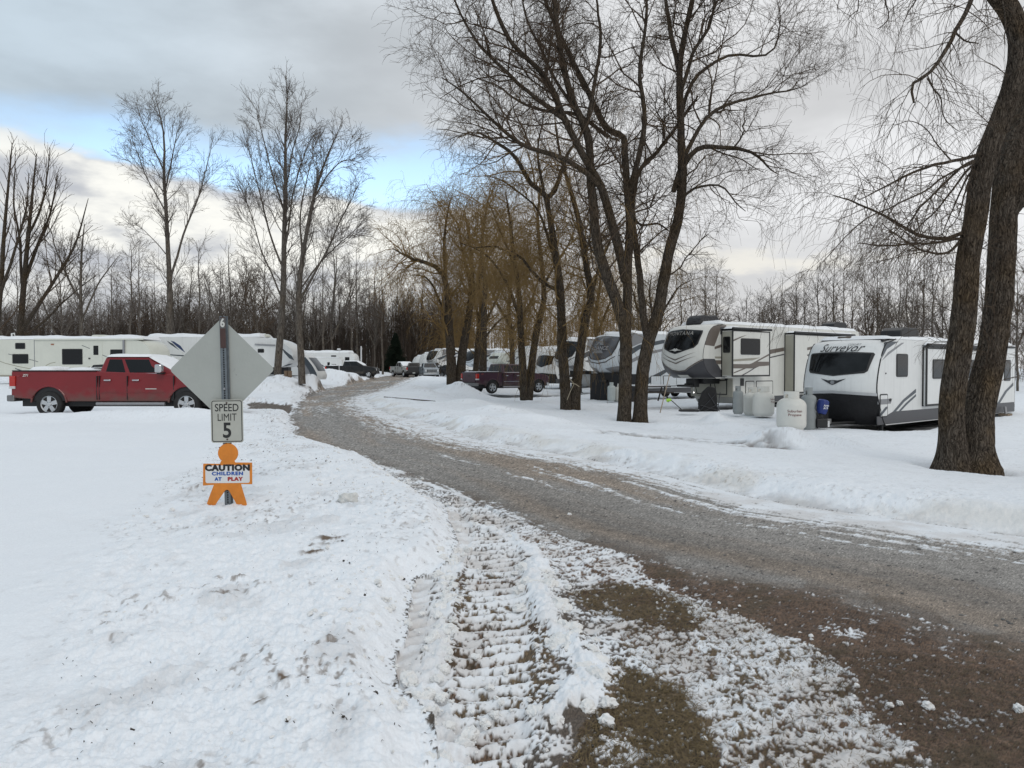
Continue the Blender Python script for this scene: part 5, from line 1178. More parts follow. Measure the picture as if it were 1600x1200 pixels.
# --- 3: fifth wheel with the big grey window
def fifth(label, corner, z0, H, L, seed, body, glass, chin, skirt=False, text=None, stripe=SLATE, rz=RZ, lx=2.6, ob=1.5, stripe2=MGREY, group=GRV, snow=True):
    r = RV('fifth_wheel', label, group, corner, rz, z0, H, L, scale_cap(CAP5, H, ob), .46, zb=.35, fifth=dict(lx=lx), body=body, xc=.75)
    W = r.W; zt_ = lambda t: ob+(H-ob)*t
    wp = [(-1.02, zt_(.90)), (-1.1, zt_(.84)), (-1.08, zt_(.62)), (-.95, zt_(.46)), (-.6, zt_(.37)), (0, zt_(.33)), (.6, zt_(.37)), (.95, zt_(.46)), (1.08, zt_(.62)), (1.1, zt_(.84)), (1.02, zt_(.90)), (0, zt_(.94))]
    fw = r.on_cap('front_window', wp, BLACK, .012)
    r.on_cap('pane', [(y*.95, zt_(.63)+(z-zt_(.63))*.95) for y, z in wp], glass, .02, parent=fw)
    r.on_cap('nose_crease', [(-1.1, zt_(.44)), (-.6, zt_(.31)), (0, zt_(.275)), (.6, zt_(.31)), (1.1, zt_(.44)), (1.1, zt_(.42)), (.6, zt_(.285)), (0, zt_(.25)), (-.6, zt_(.285)), (-1.1, zt_(.42))], DGREY, .012)
    for sg in (-1, 1):
        r.on_cap('chin_panel', [(sg*W, zt_(.02)), (sg*W, zt_(.20)), (sg*.35, zt_(.14)), (sg*.55, zt_(.02))], chin, .012)
    r.side_poly('stripe', [(r.X(W, zt_(.45))+.02, zt_(.45)), (2.2, zt_(.72)), (4.2, zt_(.86)), (L-.5, zt_(.9)), (L-.5, zt_(.84)), (4.4, zt_(.78)), (2.3, zt_(.62)), (1.0, zt_(.36))], stripe, .006)
    r.side_poly('stripe', [(1.2, zt_(.30)), (2.8, zt_(.55)), (5.0, zt_(.68)), (L-.5, zt_(.72)), (L-.5, zt_(.69)), (5.0, zt_(.63)), (3.0, zt_(.48)), (1.5, zt_(.26))], stripe2, .006)
    r.side_poly('side_panel', [(1.5, zt_(.98)), (3.2, zt_(.98)), (2.6, zt_(.80)), (1.3, zt_(.62))], stripe2, .008)
    r.side_poly('swoosh', [(3.0, .9), (4.6, 1.6), (6.5, 2.0), (6.5, 2.15), (4.4, 1.75), (2.8, 1.2)], stripe, .006)
    r.side_poly('side_skirt', [(lx+.5, .37), (L-.1, .37), (L-.1, .66), (lx+.3, .66)], DGREY, .006)
    h = r.side_poly('storage_door', rrect(lx+.6, lx+1.5, .75, 1.4, .06), BLACK, .012); MB().prism(rrect(lx+.64, lx+1.46, .79, 1.36, .04), -W-.011, -W-.018).build('door_panel', body, h)
    h = r.side_poly('storage_door', rrect(lx+1.7, lx+2.9, .75, 1.4, .06), BLACK, .012); MB().prism(rrect(lx+1.74, lx+2.86, .79, 1.36, .04), -W-.011, -W-.018).build('door_panel', body, h)
    r.window(6.0, 7.2, zt_(.48), zt_(.8), .08)
    m = MB(); m.box(1.1, 1.5, -.25, .25, 1.05, ob); m.box(.5, 1.0, -.28, .28, 1.05, 1.16); m.box(1.5, lx, -.4, .4, 1.25, ob-.01); m.tube([(.75, 0, 1.1), (1.3, 0, 1.2)], .08, 6); m.build('hitch_pin_box', BLACK, r.root)
    if skirt:
        m = MB(); m.prism([(.62, -W+.03), (.62, W-.03), (lx+.2, W-.03), (lx+.2, -W+.03)], -.1, ob+.03, 'z'); m.build('front_skirt', SKIRT, r.root)
    if snow: r.snow(1.6, L-.1, H, .16, seed=seed)
    r.ac(4.5, WHITE, .36, .45, .26); r.vent(7.0); r.corner_trim(.014); r.wheels([L*.62, L*.70], .38); r.jacks([lx+.3, L-1.2], .8)
    if text: r.cap_text(*text[:5], off=.035, **text[5])
    return r
r = fifth('pale fifth wheel trailer with a large grey printed nose window and black front skirt', (6.2, 43.6), -.2, 3.85, 11.5, 21, PALE, GLASSG, MGREY, True)
r.cap_text('ALLIANCE', .0, 2.98, .30, M('pale_lettering2', (.34, .34, .35), .4), off=.035, bold=.004)
r.on_cap('emblem', [(-.30, 3.16), (0, 3.60), (.30, 3.16), (.22, 3.16), (.1, 3.30), (-.04, 3.16)], MGREY, .026, cut=.3); r.on_cap('emblem', [(-.42, 2.70), (-.30, 2.86), (.30, 2.86), (.42, 2.70)], MGREY, .026, cut=.3)
r = fifth('white fifth wheel trailer with dark nose window between the roped willow trunks', (4.75, 53.5), -.05, 3.75, 11, 23, WHITE, GLASS, MGREY)
# --- travel trailer half hidden left of it
def travel(label, corner, z0, H, L, seed, rz=RZ, body=WHITE, side=-1, group=GRV, nose=SKIRT, win=True, stripe=SLATE, xc=.5):
    k = H/3.05; r = RV('travel_trailer', label, group, corner, rz, z0, H, L, [(z*k, x) for z, x in CAPT], .40, zb=.34, body=body, side=side, xc=xc)
    W = r.W
    r.on_cap('nose_skirt', [(-W, .33), (W, .33), (W, 1.1), (0, 1.2), (-W, 1.1)], nose, .012)
    if win:
        fw = r.on_cap('front_window', [(-1.05, 2.5*k), (-1.0, 1.85*k), (0, 1.6*k), (1.0, 1.85*k), (1.05, 2.5*k), (0, 2.6*k)], BLACK, .014)
        r.on_cap('pane', [(-.98, 2.44*k), (-.93, 1.88*k), (0, 1.66*k), (.93, 1.88*k), (.98, 2.44*k), (0, 2.54*k)], GLASS, .022, parent=fw)
    r.side_poly('swoosh', [(.8, 1.0), (1.6, 1.7), (3.2, 2.3), (L-1, 2.6), (L-1, 2.45), (3.4, 2.1), (1.9, 1.5), (1.2, 1.0)], stripe, .006)
    r.side_poly('side_skirt', [(.6, .36), (L-.1, .36), (L-.1, .7), (.55, .7)], DGREY, .005)
    r.window(2.2, 3.1, 1.6*k, 2.35*k); r.window(5.0, 6.2, 1.6*k, 2.35*k)
    r.snow(1.25, L-.1, H, .15, seed=seed); r.ac(3.4, WHITE, .36, .42, .26); r.corner_trim(.014); r.wheels([L*.58, L*.68]); r.jacks([1.2, L-1], .5)
    return r
travel('white travel trailer with dark window just right of the purple pickup hood', (3.55, 63), 0.05, 3.15, 9, 25)
# --- white fifth wheel with a winged emblem
r = RV('fifth_wheel', 'plain white fifth wheel trailer with a winged badge on its windowless nose', GRV, (1.5, 76), RZ, .1, 3.55, 11, scale_cap(CAP5, 3.55, 1.4), .4, zb=.4, fifth=dict(lx=2.6), xc=.7)
r.on_cap('emblem', [(-.8, 2.75), (-.3, 2.66), (0, 2.72), (.3, 2.66), (.8, 2.75), (.45, 2.48), (.15, 2.32), (0, 2.28), (-.15, 2.32), (-.45, 2.48)], MGREY, .014, cut=.3)
r.on_cap('emblem', [(-.3, 2.60), (0, 2.64), (.3, 2.60), (.12, 2.42), (0, 2.38), (-.12, 2.42)], WHITE, .022, cut=.3)
r.side_poly('stripe', [(1.2, 1.7), (4, 2.0), (10, 2.1), (10, 1.9), (4, 1.85), (1.5, 1.5)], SLATE, .006); r.side_poly('stripe', [(2, 2.4), (4, 2.65), (6, 2.7), (4, 2.5)], MGREY, .006)
r.window(5.8, 7.2, 2.2, 2.85); r.snow(1.6, 10.9, 3.55, .2, seed=27); r.corner_trim(.01); r.wheels([6.8, 7.7]); r.jacks([3, 9.5], .8); r.ac(5, WHITE)
# --- motor home with an over-cab bed
r = RV('motorhome', 'old white motorhome with over-cab bunk and teal windscreen seen between two willow trunks', GRV, (-.9, 83), RZ, .1, 3.25, 8, scale_cap(CAP5, 3.25, 2.0), .25, zb=.5, fifth=dict(lx=1.6), body=OLDW, xc=.6, cat='motorhome')
m = MB(); m.prism([(1.6, .5), (.2, .5), (.1, .95), (.15, 1.15), (1.0, 1.3), (1.62, 2.0)], -.98, .98); cab = m.build('cab', OLDW, r.root, bevel=.06)
m = MB(); m.prism([(1.02, 1.33), (1.0, 1.34), (1.55, 1.96), (1.57, 1.95)], -.88, .88); m.build('windscreen', TEAL, r.root)
r.side_poly('stripe', [(1.0, 2.2), (7.8, 2.2), (7.8, 2.3), (1.0, 2.35)], MGREY, .006); r.window(2.4, 3.4, 1.9, 2.5); r.window(5, 6.4, 1.9, 2.5)
r.on_cap('front_window', [(-.8, 2.55), (.8, 2.55), (.8, 2.85), (-.8, 2.85)], BLACK, .012)
r.snow(1.3, 7.9, 3.25, .2, seed=29); r.wheels([5.6], .38)
wheel(r.root, .85, -.95, .38, .24, -1); wheel(r.root, .85, .95, .38, .24, 1)
fifth('pale fifth wheel trailer with dark nose window right of the wide golden willow', (-3.9, 88), .25, 3.5, 10, 31, PALE, GLASS, MGREY)
fifth('white fifth wheel trailer with slate swooshes far behind the silver pickup', (-9.7, 101), .4, 3.7, 11, 33, WHITE, GLASS, DGREY)
travel('plain white travel trailer showing just left of the swooshed far fifth wheel', (-11.7, 107), .45, 3.3, 8, 35, win=False)
travel('farthest low white trailer behind the white pickup at the road bend', (-13.6, 114), .45, 3.0, 8, 37, win=False)

# --- the trailers on the left, noses to the right
GLV = 'trailers parked behind the left field'
RL = rad(177)
def left_corner(px, Y): return ((px-800)/FPX*Y, Y)
CAPL = [(.60, .60), (.8, .35), (1.1, .15), (1.6, .04), (2.0, .05), (2.4, .16), (2.7, .38), (2.9, .75), (2.96, 1.2)]
Y = 48.0; kk = Y/FPX; z0 = .45
r = RV('travel_trailer', 'long off-white travel trailer behind the red pickup', GLV, left_corner(236, Y), RL, z0, 3.0, 12.0, CAPL, .3, zb=.66, body=OLDW, side=1, xc=.35)
lx_ = lambda px: (236-px)*kk+.35
lz_ = lambda py: CAMZ + (575-py)*kk - z0
r.window(lx_(126), lx_(93), lz_(569.5), lz_(545), .05); r.window(lx_(38), lx_(12), lz_(568), lz_(553), .05); r.window(lx_(33), lx_(17), lz_(545), lz_(535.5), .05); r.window(lx_(194), lx_(171), lz_(566), lz_(546), .05)
dr = r.side_poly('entry_door', rrect(lx_(158), lx_(138), lz_(584), lz_(534.5), .08), OLDW, .02, bevel=.01)
MB().prism(rrect(lx_(152), lx_(144), lz_(554.5), lz_(540), .03), r.W+.018, r.W+.028).build('door_window', GLASS, dr)
MB().box(lx_(139), lx_(136), r.W+.002, r.W+.05, lz_(561), lz_(559)).build('door_handle', BLACK, r.root)
r.side_poly('seam', [(lx_(48.4), lz_(587)), (lx_(47.4), lz_(587)), (lx_(47.4), lz_(529)), (lx_(48.4), lz_(529))], MGREY, .008)
r.side_poly('roof_rail', [(lx_(48), lz_(531)), (lx_(225), lz_(531)), (lx_(225), lz_(529)), (lx_(48), lz_(529))], OLDW, .10)
MB().box(lx_(195), lx_(192), r.W+.002, r.W+.10, lz_(575), lz_(531)).build('awning_arm', STEEL, r.root)
def curve(pts, th): return [(lx_(x), lz_(y)) for x, y in pts] + [(lx_(x), lz_(y)-th) for x, y in pts[::-1]]
r.side_poly('stripe', curve([(-20, 560), (0, 567), (20, 572), (42, 576)], .035), KHAKI, .006); r.side_poly('stripe', curve([(16, 575), (30, 579.5), (48, 580)], .06), SLATE, .006)
r.side_poly('stripe', curve([(82, 577.5), (95, 576), (106, 575)], .06), SLATE, .007); r.side_poly('stripe', curve([(100, 581), (120, 577), (140, 572), (160, 570), (200, 569)], .05), KHAKI, .006)
r.side_poly('stripe', curve([(125, 539), (134, 542.5), (141, 545.5)], .035), SLATE, .007); r.side_poly('stripe', curve([(154, 552), (160, 555), (172, 559)], .035), SLATE, .007)
r.side_poly('stripe', curve([(5, 552.5), (12, 554)], .03), SLATE, .007); r.side_poly('stripe', curve([(39, 561), (46, 562.5), (54, 565)], .03), SLATE, .007)
r.side_poly('emblem', curve([(66, 571), (74, 567), (82, 565.5)], .035), KHAKI, .006); r.side_poly('emblem', curve([(65, 578.5), (82, 578)], .10), M('label_white', (.75, .75, .75)), .007)
MB().prism(rrect(lx_(80), lx_(75), lz_(539), lz_(536.8), .02), r.W-.01, r.W+.02).build('marker_lamp', M('amber_lamp', (.30, .12, .06), .4), r.root)
r.snow(.9, 11.9, 3.0, .22, seed=41); r.ac(lx_(140), OLDW, .36, .55, .30); r.vent(lx_(190), 0.5); r.vent(lx_(30), .5); r.vent(lx_(98), -.3)
m = MB(); m.tube([(lx_(0), .6, 3.0), (lx_(0), .6, 3.4), (lx_(4), .6, 3.42), (lx_(7), .6, 3.05)], .05, 6); m.build('roof_ladder', WHITE, r.root)
r.wheels([6.4, 7.3]); r.jacks([lx_(7), 1.5], .7); r.side_poly('side_skirt', [(.7, .66), (11.9, .66), (11.9, .76), (.65, .76)], TAN, .01)

Y = 53.0; kk = Y/FPX; z0 = .2
r = RV('fifth_wheel', 'white fifth wheel trailer half hidden by the diamond sign', GLV, left_corner(459, Y), RL, z0, 3.60, 10.8, [(1.5, .9), (1.7, .5), (2.0, .2), (2.4, .05), (2.8, .25), (3.1, .6), (3.35, 1.1), (3.5, 1.7), (3.57, 2.3), (3.60, 2.9)], .3, zb=.5, fifth=dict(lx=2.4), side=1, xc=.3)
lx_ = lambda px: (459-px)*kk+.3
r.window(lx_(412), lx_(402), lz_(551), lz_(545), .05)
r.side_poly('swoosh', [(lx_(x), lz_(y)) for x, y in ((286, 551), (278, 540), (268, 533.5), (262, 532), (272, 541), (280, 547))], NAVY, .006); r.side_poly('swoosh', [(lx_(x), lz_(y)) for x, y in ((276, 547), (266, 537), (256, 532), (262, 538))], SLATE, .007)
r.side_poly('swoosh', [(lx_(x), lz_(y)) for x, y in ((286, 555), (262, 553.5), (250, 555), (262, 555), (286, 557))], SLATE, .006)
r.side_poly('swoosh', [(lx_(x), lz_(y)) for x, y in ((440, 543), (448, 550), (456, 556), (460, 563), (452, 560), (444, 551))], SLATE, .006); r.side_poly('swoosh', [(lx_(x), lz_(y)) for x, y in ((458, 568), (452, 571), (440, 573), (450, 569))], SLATE, .006)
r.side_poly('seam', [(lx_(432.5), lz_(574)), (lx_(431.5), lz_(574)), (lx_(431.5), lz_(537)), (lx_(432.5), lz_(537))], MGREY, .006)
V_, F_ = text_flat('BRAVO', .26, bold=.01); m = MB(); m.add([(lx_(456)-u, r.W+.008, lz_(548)+w) for u, w in V_], F_)
m = MB(); m.tube([(lx_(398), r.W+.06, lz_(538)), (lx_(430), r.W+.06, lz_(539.5))], .05, 6); m.build('awning_roller', STEEL, r.root)
r.snow(2.6, 10.7, 3.60, .22, seed=43); r.ac(lx_(404), OLDW, .3, .3, .22); r.wheels([6.6, 7.5]); r.jacks([2.7, 9.8], .8); r.vent(lx_(245), .4)
m = MB(); m.box(1.0, 2.4, -.3, .3, 1.0, 1.5); m.build('hitch_pin_box', BLACK, r.root)
r.side_poly('side_skirt', [(2.9, .52), (10.7, .52), (10.7, .8), (2.7, .8)], DGREY, .006)

Y = 63.0; kk = Y/FPX; z0 = .2
r = RV('travel_trailer', 'travel trailer with a ribbed grey nose between the fifth wheel and the black pickup', GLV, left_corner(496, Y), RL, z0, 2.85, 7.5, [(.5, .1), (.8, 0), (1.2, .15), (1.7, .45), (2.2, .85), (2.5, 1.15), (2.7, 1.5), (2.85, 2.0)], .3, zb=.5, side=1, xc=.3)
lx_ = lambda px: (496-px)*kk+.3
r.side_poly('nose_wrap', [(r.X(r.W, z)+.02, z) for z in np.linspace(.52, 2.7, 12)] + [(r.X(r.W, z)+.55, z) for z in np.linspace(2.7, .52, 12)], SLATE, .006)
r.side_poly('nose_wrap', [(r.X(r.W, z)+.55, z) for z in np.linspace(.52, 2.7, 12)] + [(r.X(r.W, z)+1.25, z) for z in np.linspace(2.7, .52, 12)], MGREY, .006)
r.side_poly('corner_trim', [(r.X(r.W, z)+1.25, z) for z in np.linspace(.52, 2.75, 12)] + [(r.X(r.W, z)+1.33, z) for z in np.linspace(2.75, .52, 12)], BLACK, .008)
r.on_cap('front_window', [(-1.0, 1.2), (1.0, 1.2), (1.0, 2.3), (-1.0, 2.3)], SLATE, .012)
r.side_poly('stripe', [(1.9, 1.75), (4, 1.9), (7, 1.9), (7, 2.0), (4, 2.02), (2.0, 1.88)], SLATE, .006); r.side_poly('stripe', [(1.5, .75), (7, .75), (7, .85), (1.5, .85)], BLACK, .006)
r.snow(2.0, 7.4, 2.85, .2, seed=45); r.wheels([4.4, 5.2]); r.ac(4.6, OLDW)
Y = 104.0; kk = Y/FPX; z0 = .3
r = RV('fifth_wheel', 'white fifth wheel trailer with a stepped roof behind the black pickup', GLV, left_corner(555, Y), RL, z0, 3.43, 11, [(1.4, .2), (1.8, .06), (2.3, .0), (2.8, .05), (3.1, .2), (3.32, .5), (3.43, 1.0)], .25, zb=.5, fifth=dict(lx=2.2), side=1, xc=.15)
lx_ = lambda px: (555-px)*kk+.15
r.window(lx_(546), lx_(539), lz_(564), lz_(558), .05); r.window(lx_(525), lx_(517), lz_(557.4), lz_(555.2), .03)
m = MB(); m.prism([(lx_(535), lz_(578)), (lx_(535.5), lz_(562)), (lx_(532), lz_(559.5)), (lx_(488), lz_(559)), (lx_(488), lz_(578))], r.W-.05, r.W+.6); so = m.build('slide_out', WHITE, r.root)
b = r.W+.6; r.window(lx_(517), lx_(513), lz_(571), lz_(566), .03, base=b, parent=so); r.window(lx_(527), lx_(519.5), lz_(570), lz_(569), .02, base=b, parent=so)
r.side_poly('swoosh', [(lx_(x), lz_(y)) for x, y in ((499, 567), (505, 570), (511, 574), (512, 575.5), (505, 571.5))], SLATE, .006, base=b, parent=so)
r.snow(.9, 10.9, 3.43, .28, seed=47); r.snow(lx_(532), lx_(489), lz_(559), .12, y0=r.W, y1=r.W+.62, seed=48); r.wheels([5, 6]); r.jacks([2.5, 7.6], .8); r.ac(lx_(507), OLDW, .4, .5, .28)
# ------------------------------------------------------------------ pickups and cars
def paint(name, col): return M(name, col, .32, .0, var=.10, scale=1.2, spec=.4, coat=.3, grime=(.095, .080, .065))
LAMP_R = M('red_lamp', (.42, .02, .012), .2, var=.1, coat=.5); LAMP_W = M('clear_lamp', (.55, .55, .55), .15, var=.1, coat=.5)
DIRT = M('road_grime', (.085, .070, .055), .9, var=.3, scale=5)
def pickup(label, loc, rz, col, L=6.0, wb=3.9, bed_end=2.05, ws=None, wr=.40, snow=True, chrome=True, bt=1.40, group=None, roof=1.93, cat='pickup truck', detail=True, bed_snow=False, rimm=CHROME, badge=None):
    root = thing('pickup_truck', label, cat, loc, rz, group)
    P_ = paint('paint_'+label.split()[0]+str(abs(hash(tuple(col))) % 997), col)
    xr = 1.22; xf = xr+wb; W = .98; ar = wr+.13; zb = .50
    def arch(x): return [(x+ar*math.cos(a), wr+ar*math.sin(a)*1.02) for a in np.linspace(PI-.12, .12, 13)]
    cowl = L-1.42
    prof = [(.04, .62), (.03, bt-.04), (.07, bt), (bed_end-.03, bt-.015), (bed_end+.05, bt-.02), (cowl-.1, 1.36), (cowl+.2, 1.335), (L-.55, 1.26), (L-.12, 1.15), (L-.02, 1.02), (L, .70), (L-.03, .55)]
    low = [(xf+ar+.05, .50)] + arch(xf)[::-1] + [(xf-ar-.03, zb)] + [(xr+ar+.05, zb)] + arch(xr)[::-1] + [(xr-ar-.05, .58)]
    poly = prof + low
    m = MB()
    n = len(poly); zz = lambda z: W-.05*max(0, (z-1.02)/.4)**1.5-.03*max(0, (.8-z)/.3)
    vs = [(x, -zz(z), z) for x, z in poly] + [(x, zz(z), z) for x, z in poly]
    # rounded plan at the nose
    vs = [(x, y*(1-.10*max(0, (x-(L-.7))/.7)**2), z) for x, y, z in vs]
    fs = [list(range(n)), list(range(2*n-1, n-1, -1))] + [(i, i+n, (i+1) % n+n, (i+1) % n) for i in range(n)]
    m.add(vs, fs); m.build('body', P_, root, bevel=.035, seg=3, smooth=True)
    # cab glasshouse
    c0 = bed_end+.02; c1 = cowl+.05; r0 = c0+.14; r1 = c1-.98
    yb, yt = W-.055, .70
    ring = [(c0, -yb, 1.34), (c1, -yb, 1.34), (c1, yb, 1.34), (c0, yb, 1.34), (r0, -yt, roof), (r1, -yt, roof-.005), (r1, yt, roof-.005), (r0, yt, roof)]
    g = MB(); g.add(ring, [(0, 1, 2, 3), (4, 7, 6, 5), (0, 4, 5, 1), (2, 6, 7, 3), (1, 5, 6, 2), (0, 3, 7, 4)]); g.build('cab', P_, root, bevel=.055, seg=3, smooth=True)
    def lerp(a, b, t): return tuple(a[i]+(b[i]-a[i])*t for i in range(3))
    def face_pt(i, u, v, off, nrm):
        A_, B_, C_, D_ = i; p = lerp(lerp(A_, B_, u), lerp(D_, C_, u), v); return (p[0]+nrm[0]*off, p[1]+nrm[1]*off, p[2]+nrm[2]*off)
    def pane(name, quad, uv, mat, off=.012, parent=None, th=.01):
        A_, B_, C_, D_ = [Vector(p) for p in quad]; nrm = (B_-A_).cross(D_-A_).normalized()
        cen = (A_+C_)/2
        if (cen-Vector(((c0+c1)/2, 0, 1.6))).dot(nrm) < 0: nrm = -nrm
        front = [face_pt(quad, u, v, off, nrm) for u, v in uv]; back = [face_pt(quad, u, v, -th, nrm) for u, v in uv]; k = len(uv)
        mb = MB(); mb.add(front+back, [list(range(k)), list(range(2*k-1, k-1, -1))]+[(i, i+k, (i+1) % k+k, (i+1) % k) for i in range(k)])
        return mb.build(name, mat, parent or root, bevel=.004)
    LX = c1-c0
    mid = (c0+.06+(c1-1.0-c0)*.58-c0)/LX
    for sd, q in ((-1, (ring[0], ring[1], ring[5], ring[4])), (1, (ring[3], ring[2], ring[6], ring[7]))):
        # side windows are slanted quads on the sloped cab side
        pane('window', q, [(.09, .12), (mid-.02, .12), (mid-.02, .86), (.10, .86)], GLASS, .006)
        pane('window', q, [(mid+.035, .12), (.80, .12), (.80, .5), (.90, .86), (mid+.035, .86)], GLASS, .006)
        pane('window_trim', q, [(.07, .045), (.86, .045), (.86, .085), (.07, .085)], CHROME if chrome else BLACK, .010)
    pane('windscreen', (ring[1], ring[2], ring[6], ring[5]), [(.06, .06), (.94, .06), (.92, .92), (.08, .92)], GLASS, .006)
    pane('rear_window', (ring[0], ring[3], ring[7], ring[4]), [(.10, .15), (.90, .15), (.88, .85), (.12, .85)], GLASS, .006)
    # wheel wells, underbody
    u = MB(); u.box(.25, L-.35, -W+.24, W-.24, .34, .62)
    for x in (xr, xf): u.box(x-ar-.02, x+ar+.02, -W+.06, W-.06, .52, wr+ar+.02)
    u.build('underbody', BLACK, root)
    for x in (xr, xf):
        for sd in (-1, 1): wheel(root, x, sd*(W-.13), wr, .26, sd, rim=rimm)
        for sd in (-1, 1):
            w_ = MB(); pts = [(x+(ar+.012)*math.cos(a), wr+(ar+.012)*1.02*math.sin(a)) for a in np.linspace(PI-.1, .1, 15)]
            w_.tube([(p[0], sd*(W-.012), p[1]) for p in pts], .028, 6); w_.build('wheel_arch', BLACK if not detail else P_, root)
    # bumpers, lamps, grille
    b = MB(); b.prism([(-.14, -W+.06), (-.14, W-.06), (.0, W), (.14, W), (.14, -W), (.0, -W)], .50, .70, 'z'); b.build('rear_bumper', BLACK if not chrome else M('grimy_chrome', (.20, .20, .20), .4, .7, var=.2), root, bevel=.03)
    b = MB(); b.prism([(L-.25, -W+.0), (L-.25, W-.0), (L+.02, W-.10), (L+.10, .5), (L+.10, -.5), (L+.02, -W+.10)], .46, .70, 'z'); b.build('front_bumper', CHROME if chrome else BLACK, root, bevel=.03)
    b = MB(); b.box(L-.06, L+.045, -.60, .60, .74, 1.12); gr_ = b.build('grille', BLACK, root, bevel=.02)
    q = MB()
    for z in (.80, .93, 1.06): q.box(L+.03, L+.06, -.56, .56, z-.022, z+.022)
    q.build('grille_bar', CHROME if chrome else MGREY, gr_)
    for sd in (-1, 1):
        b = MB(); b.prism([(L-.42, sd*(W-.06)), (L-.02, sd*(W-.10)), (L+.03, sd*(W-.16)), (L+.03, sd*.64), (L-.10, sd*.64), (L-.3, sd*(W-.2))], .84, 1.08, 'z'); b.build('headlight', LAMP_W, root, bevel=.02)
        b = MB(); b.box(-.012, .17, min(sd*(W-.17), sd*(W+.006)), max(sd*(W-.17), sd*(W+.006)), .93, 1.30); t = b.build('tail_light', LAMP_R, root, bevel=.015)
        b = MB(); b.box(-.016, .172, min(sd*(W-.16), sd*(W+.008)), max(sd*(W-.16), sd*(W+.008)), .90, .98); b.build('reverse_light', LAMP_W, t)
        x0 = c0+.30; xm = c0+mid*LX
        for x in (c0+.22, xm+.17):
            b = MB(); b.box(x, x+.21, min(sd*(W-.03), sd*(W+.035)), max(sd*(W-.03), sd*(W+.035)), 1.145, 1.19); b.build('door_handle', CHROME if chrome else P_, root, bevel=.012)
        b = MB(); mx = c0+LX*.80
        b.box(mx-.09, mx+.12, min(sd*(W+.06), sd*(W+.28)), max(sd*(W+.06), sd*(W+.28)), 1.40, 1.66); b.mi = 0; b.build('mirror', CHROME if chrome else BLACK, root, bevel=.04)
        b = MB(); b.box(mx-.05, mx+.10, min(sd*(W-.10), sd*(W+.20)), max(sd*(W-.10), sd*(W+.20)), 1.36, 1.42); b.build('mirror_arm', BLACK, root)
        # door and bed seams
        s_ = MB()
        for x in (bed_end+.005, xm+.0, c1-.12, c0+.06): s_.box(x-.010, x+.010, min(sd*(W-.06), sd*(W+.004)), max(sd*(W-.06), sd*(W+.004)), .56, 1.30)
        s_.build('door_seam', BLACK, root)
        b = MB(); b.tube([(bed_end+.02, sd*(W+.04), .43), (xf-ar-.10, sd*(W+.04), .43)], .055, 8); b.build('running_board', STEEL if chrome else BLACK, root)
        if detail:
            b = MB(); b.box(c0+.1, xf-ar-.12, min(sd*(W-.05), sd*(W+.012)), max(sd*(W-.05), sd*(W+.012)), .775, .80); b.build('side_moulding', CHROME if badge == 'gmc' else P_, root)
    b = MB(); b.box(-.006, .02, -W+.20, W-.20, .74, bt-.03); t = b.build('tailgate', P_, root, bevel=.01)
    MB().box(-.03, 0, -.13, .13, 1.14, 1.20).build('tailgate_handle', BLACK, t)
    MB().box(-.155, -.14, -.16, .16, .53, .66).build('licence_plate', M('plate_white', (.5, .52, .5)), root)
    b = MB(); b.box(.14, bed_end-.08, -W+.14, W-.14, bt-.045, bt+.006); b.build('bed_cover', BLACK, root, bevel=.01)
    for sd in (-1, 1): MB().box(.06, bed_end-.02, min(sd*(W-.13), sd*(W-.03)), max(sd*(W-.13), sd*(W-.03)), bt-.02, bt+.02).build('bed_rail', BLACK, root, bevel=.01)
    def snowcap(x0, x1, hw, z, th, seed, zslope=0):
        nx, ny = 16, 12; U, V_ = np.meshgrid(np.linspace(0, 1, nx), np.linspace(0, 1, ny), indexing='ij')
        X_ = x0+(x1-x0)*U; Y_ = hw*(2*V_-1); e = np.minimum(np.minimum(U, 1-U)*(x1-x0), np.minimum(V_, 1-V_)*2*hw)
        h = th*np.clip(e/.12, 0, 1)**.5*(.6+.7*fbm(X_*1.3+seed, Y_*1.3, 3, seed))
        V3 = np.stack([X_, Y_, z+h+.004+zslope*U], -1).reshape(-1, 3); ix = np.arange(nx*ny).reshape(nx, ny)
        link_mesh('roof_snow', mesh_arrays('roof_snow', V3, np.stack([ix[:-1, :-1], ix[1:, :-1], ix[1:, 1:], ix[:-1, 1:]], -1).reshape(-1, 4)), SNOWM, root)
    if snow: snowcap(r0+.02, r1+.05, yt+.03, roof, .10, 3); snowcap(r1+.02, r1+.85, yt+.1, roof-.015, .08, 5, -.47)
    if bed_snow: snowcap(.35, 1.1, .6, bt+.01, .12, 7); snowcap(1.5, bed_end-.1, .5, bt+.01, .1, 9)
    return root, P_, dict(W=W, bt=bt, c0=c0, L=L)
root, P_, d = pickup('long red crew cab pickup with snowy roof, partly behind the diamond sign', (-15.72, 25.0, .10), rad(0), (.185, .009, .013), L=6.62, wb=4.30, bed_end=2.72, wr=.415, bed_snow=True, roof=1.90, bt=1.46)
V_, F_ = text_flat('Z71', .105, shear=.3, bold=.003); MB().add([(.50+u, -.985, 1.315+w) for u, w in V_], F_).build('lettering', LETTER_L, root, fix=False)
V_, F_ = text_flat('4x4', .05, shear=.3, bold=.002); MB().add([(.28+u, -.985, 1.30+w) for u, w in V_], F_).build('lettering', M('red_lettering', (.3, .03, .03)), root, fix=False)
MB().prism(rrect(4.25, 4.60, .885, .91, .01), -.985, -.975).build('badge', LETTER_L, root)
m = MB(); m.box(2.15, 2.6, -.6, .5, 1.40, 1.46); m.tube([(2.2, -.4, 1.46), (2.3, -.35, 1.62), (2.62, -.3, 1.64)], .035, 6); m.box(2.35, 2.64, -.5, -.2, 1.58, 1.64); m.build('bed_hitch', BLACK, root, bevel=.01)
a = rad(35)
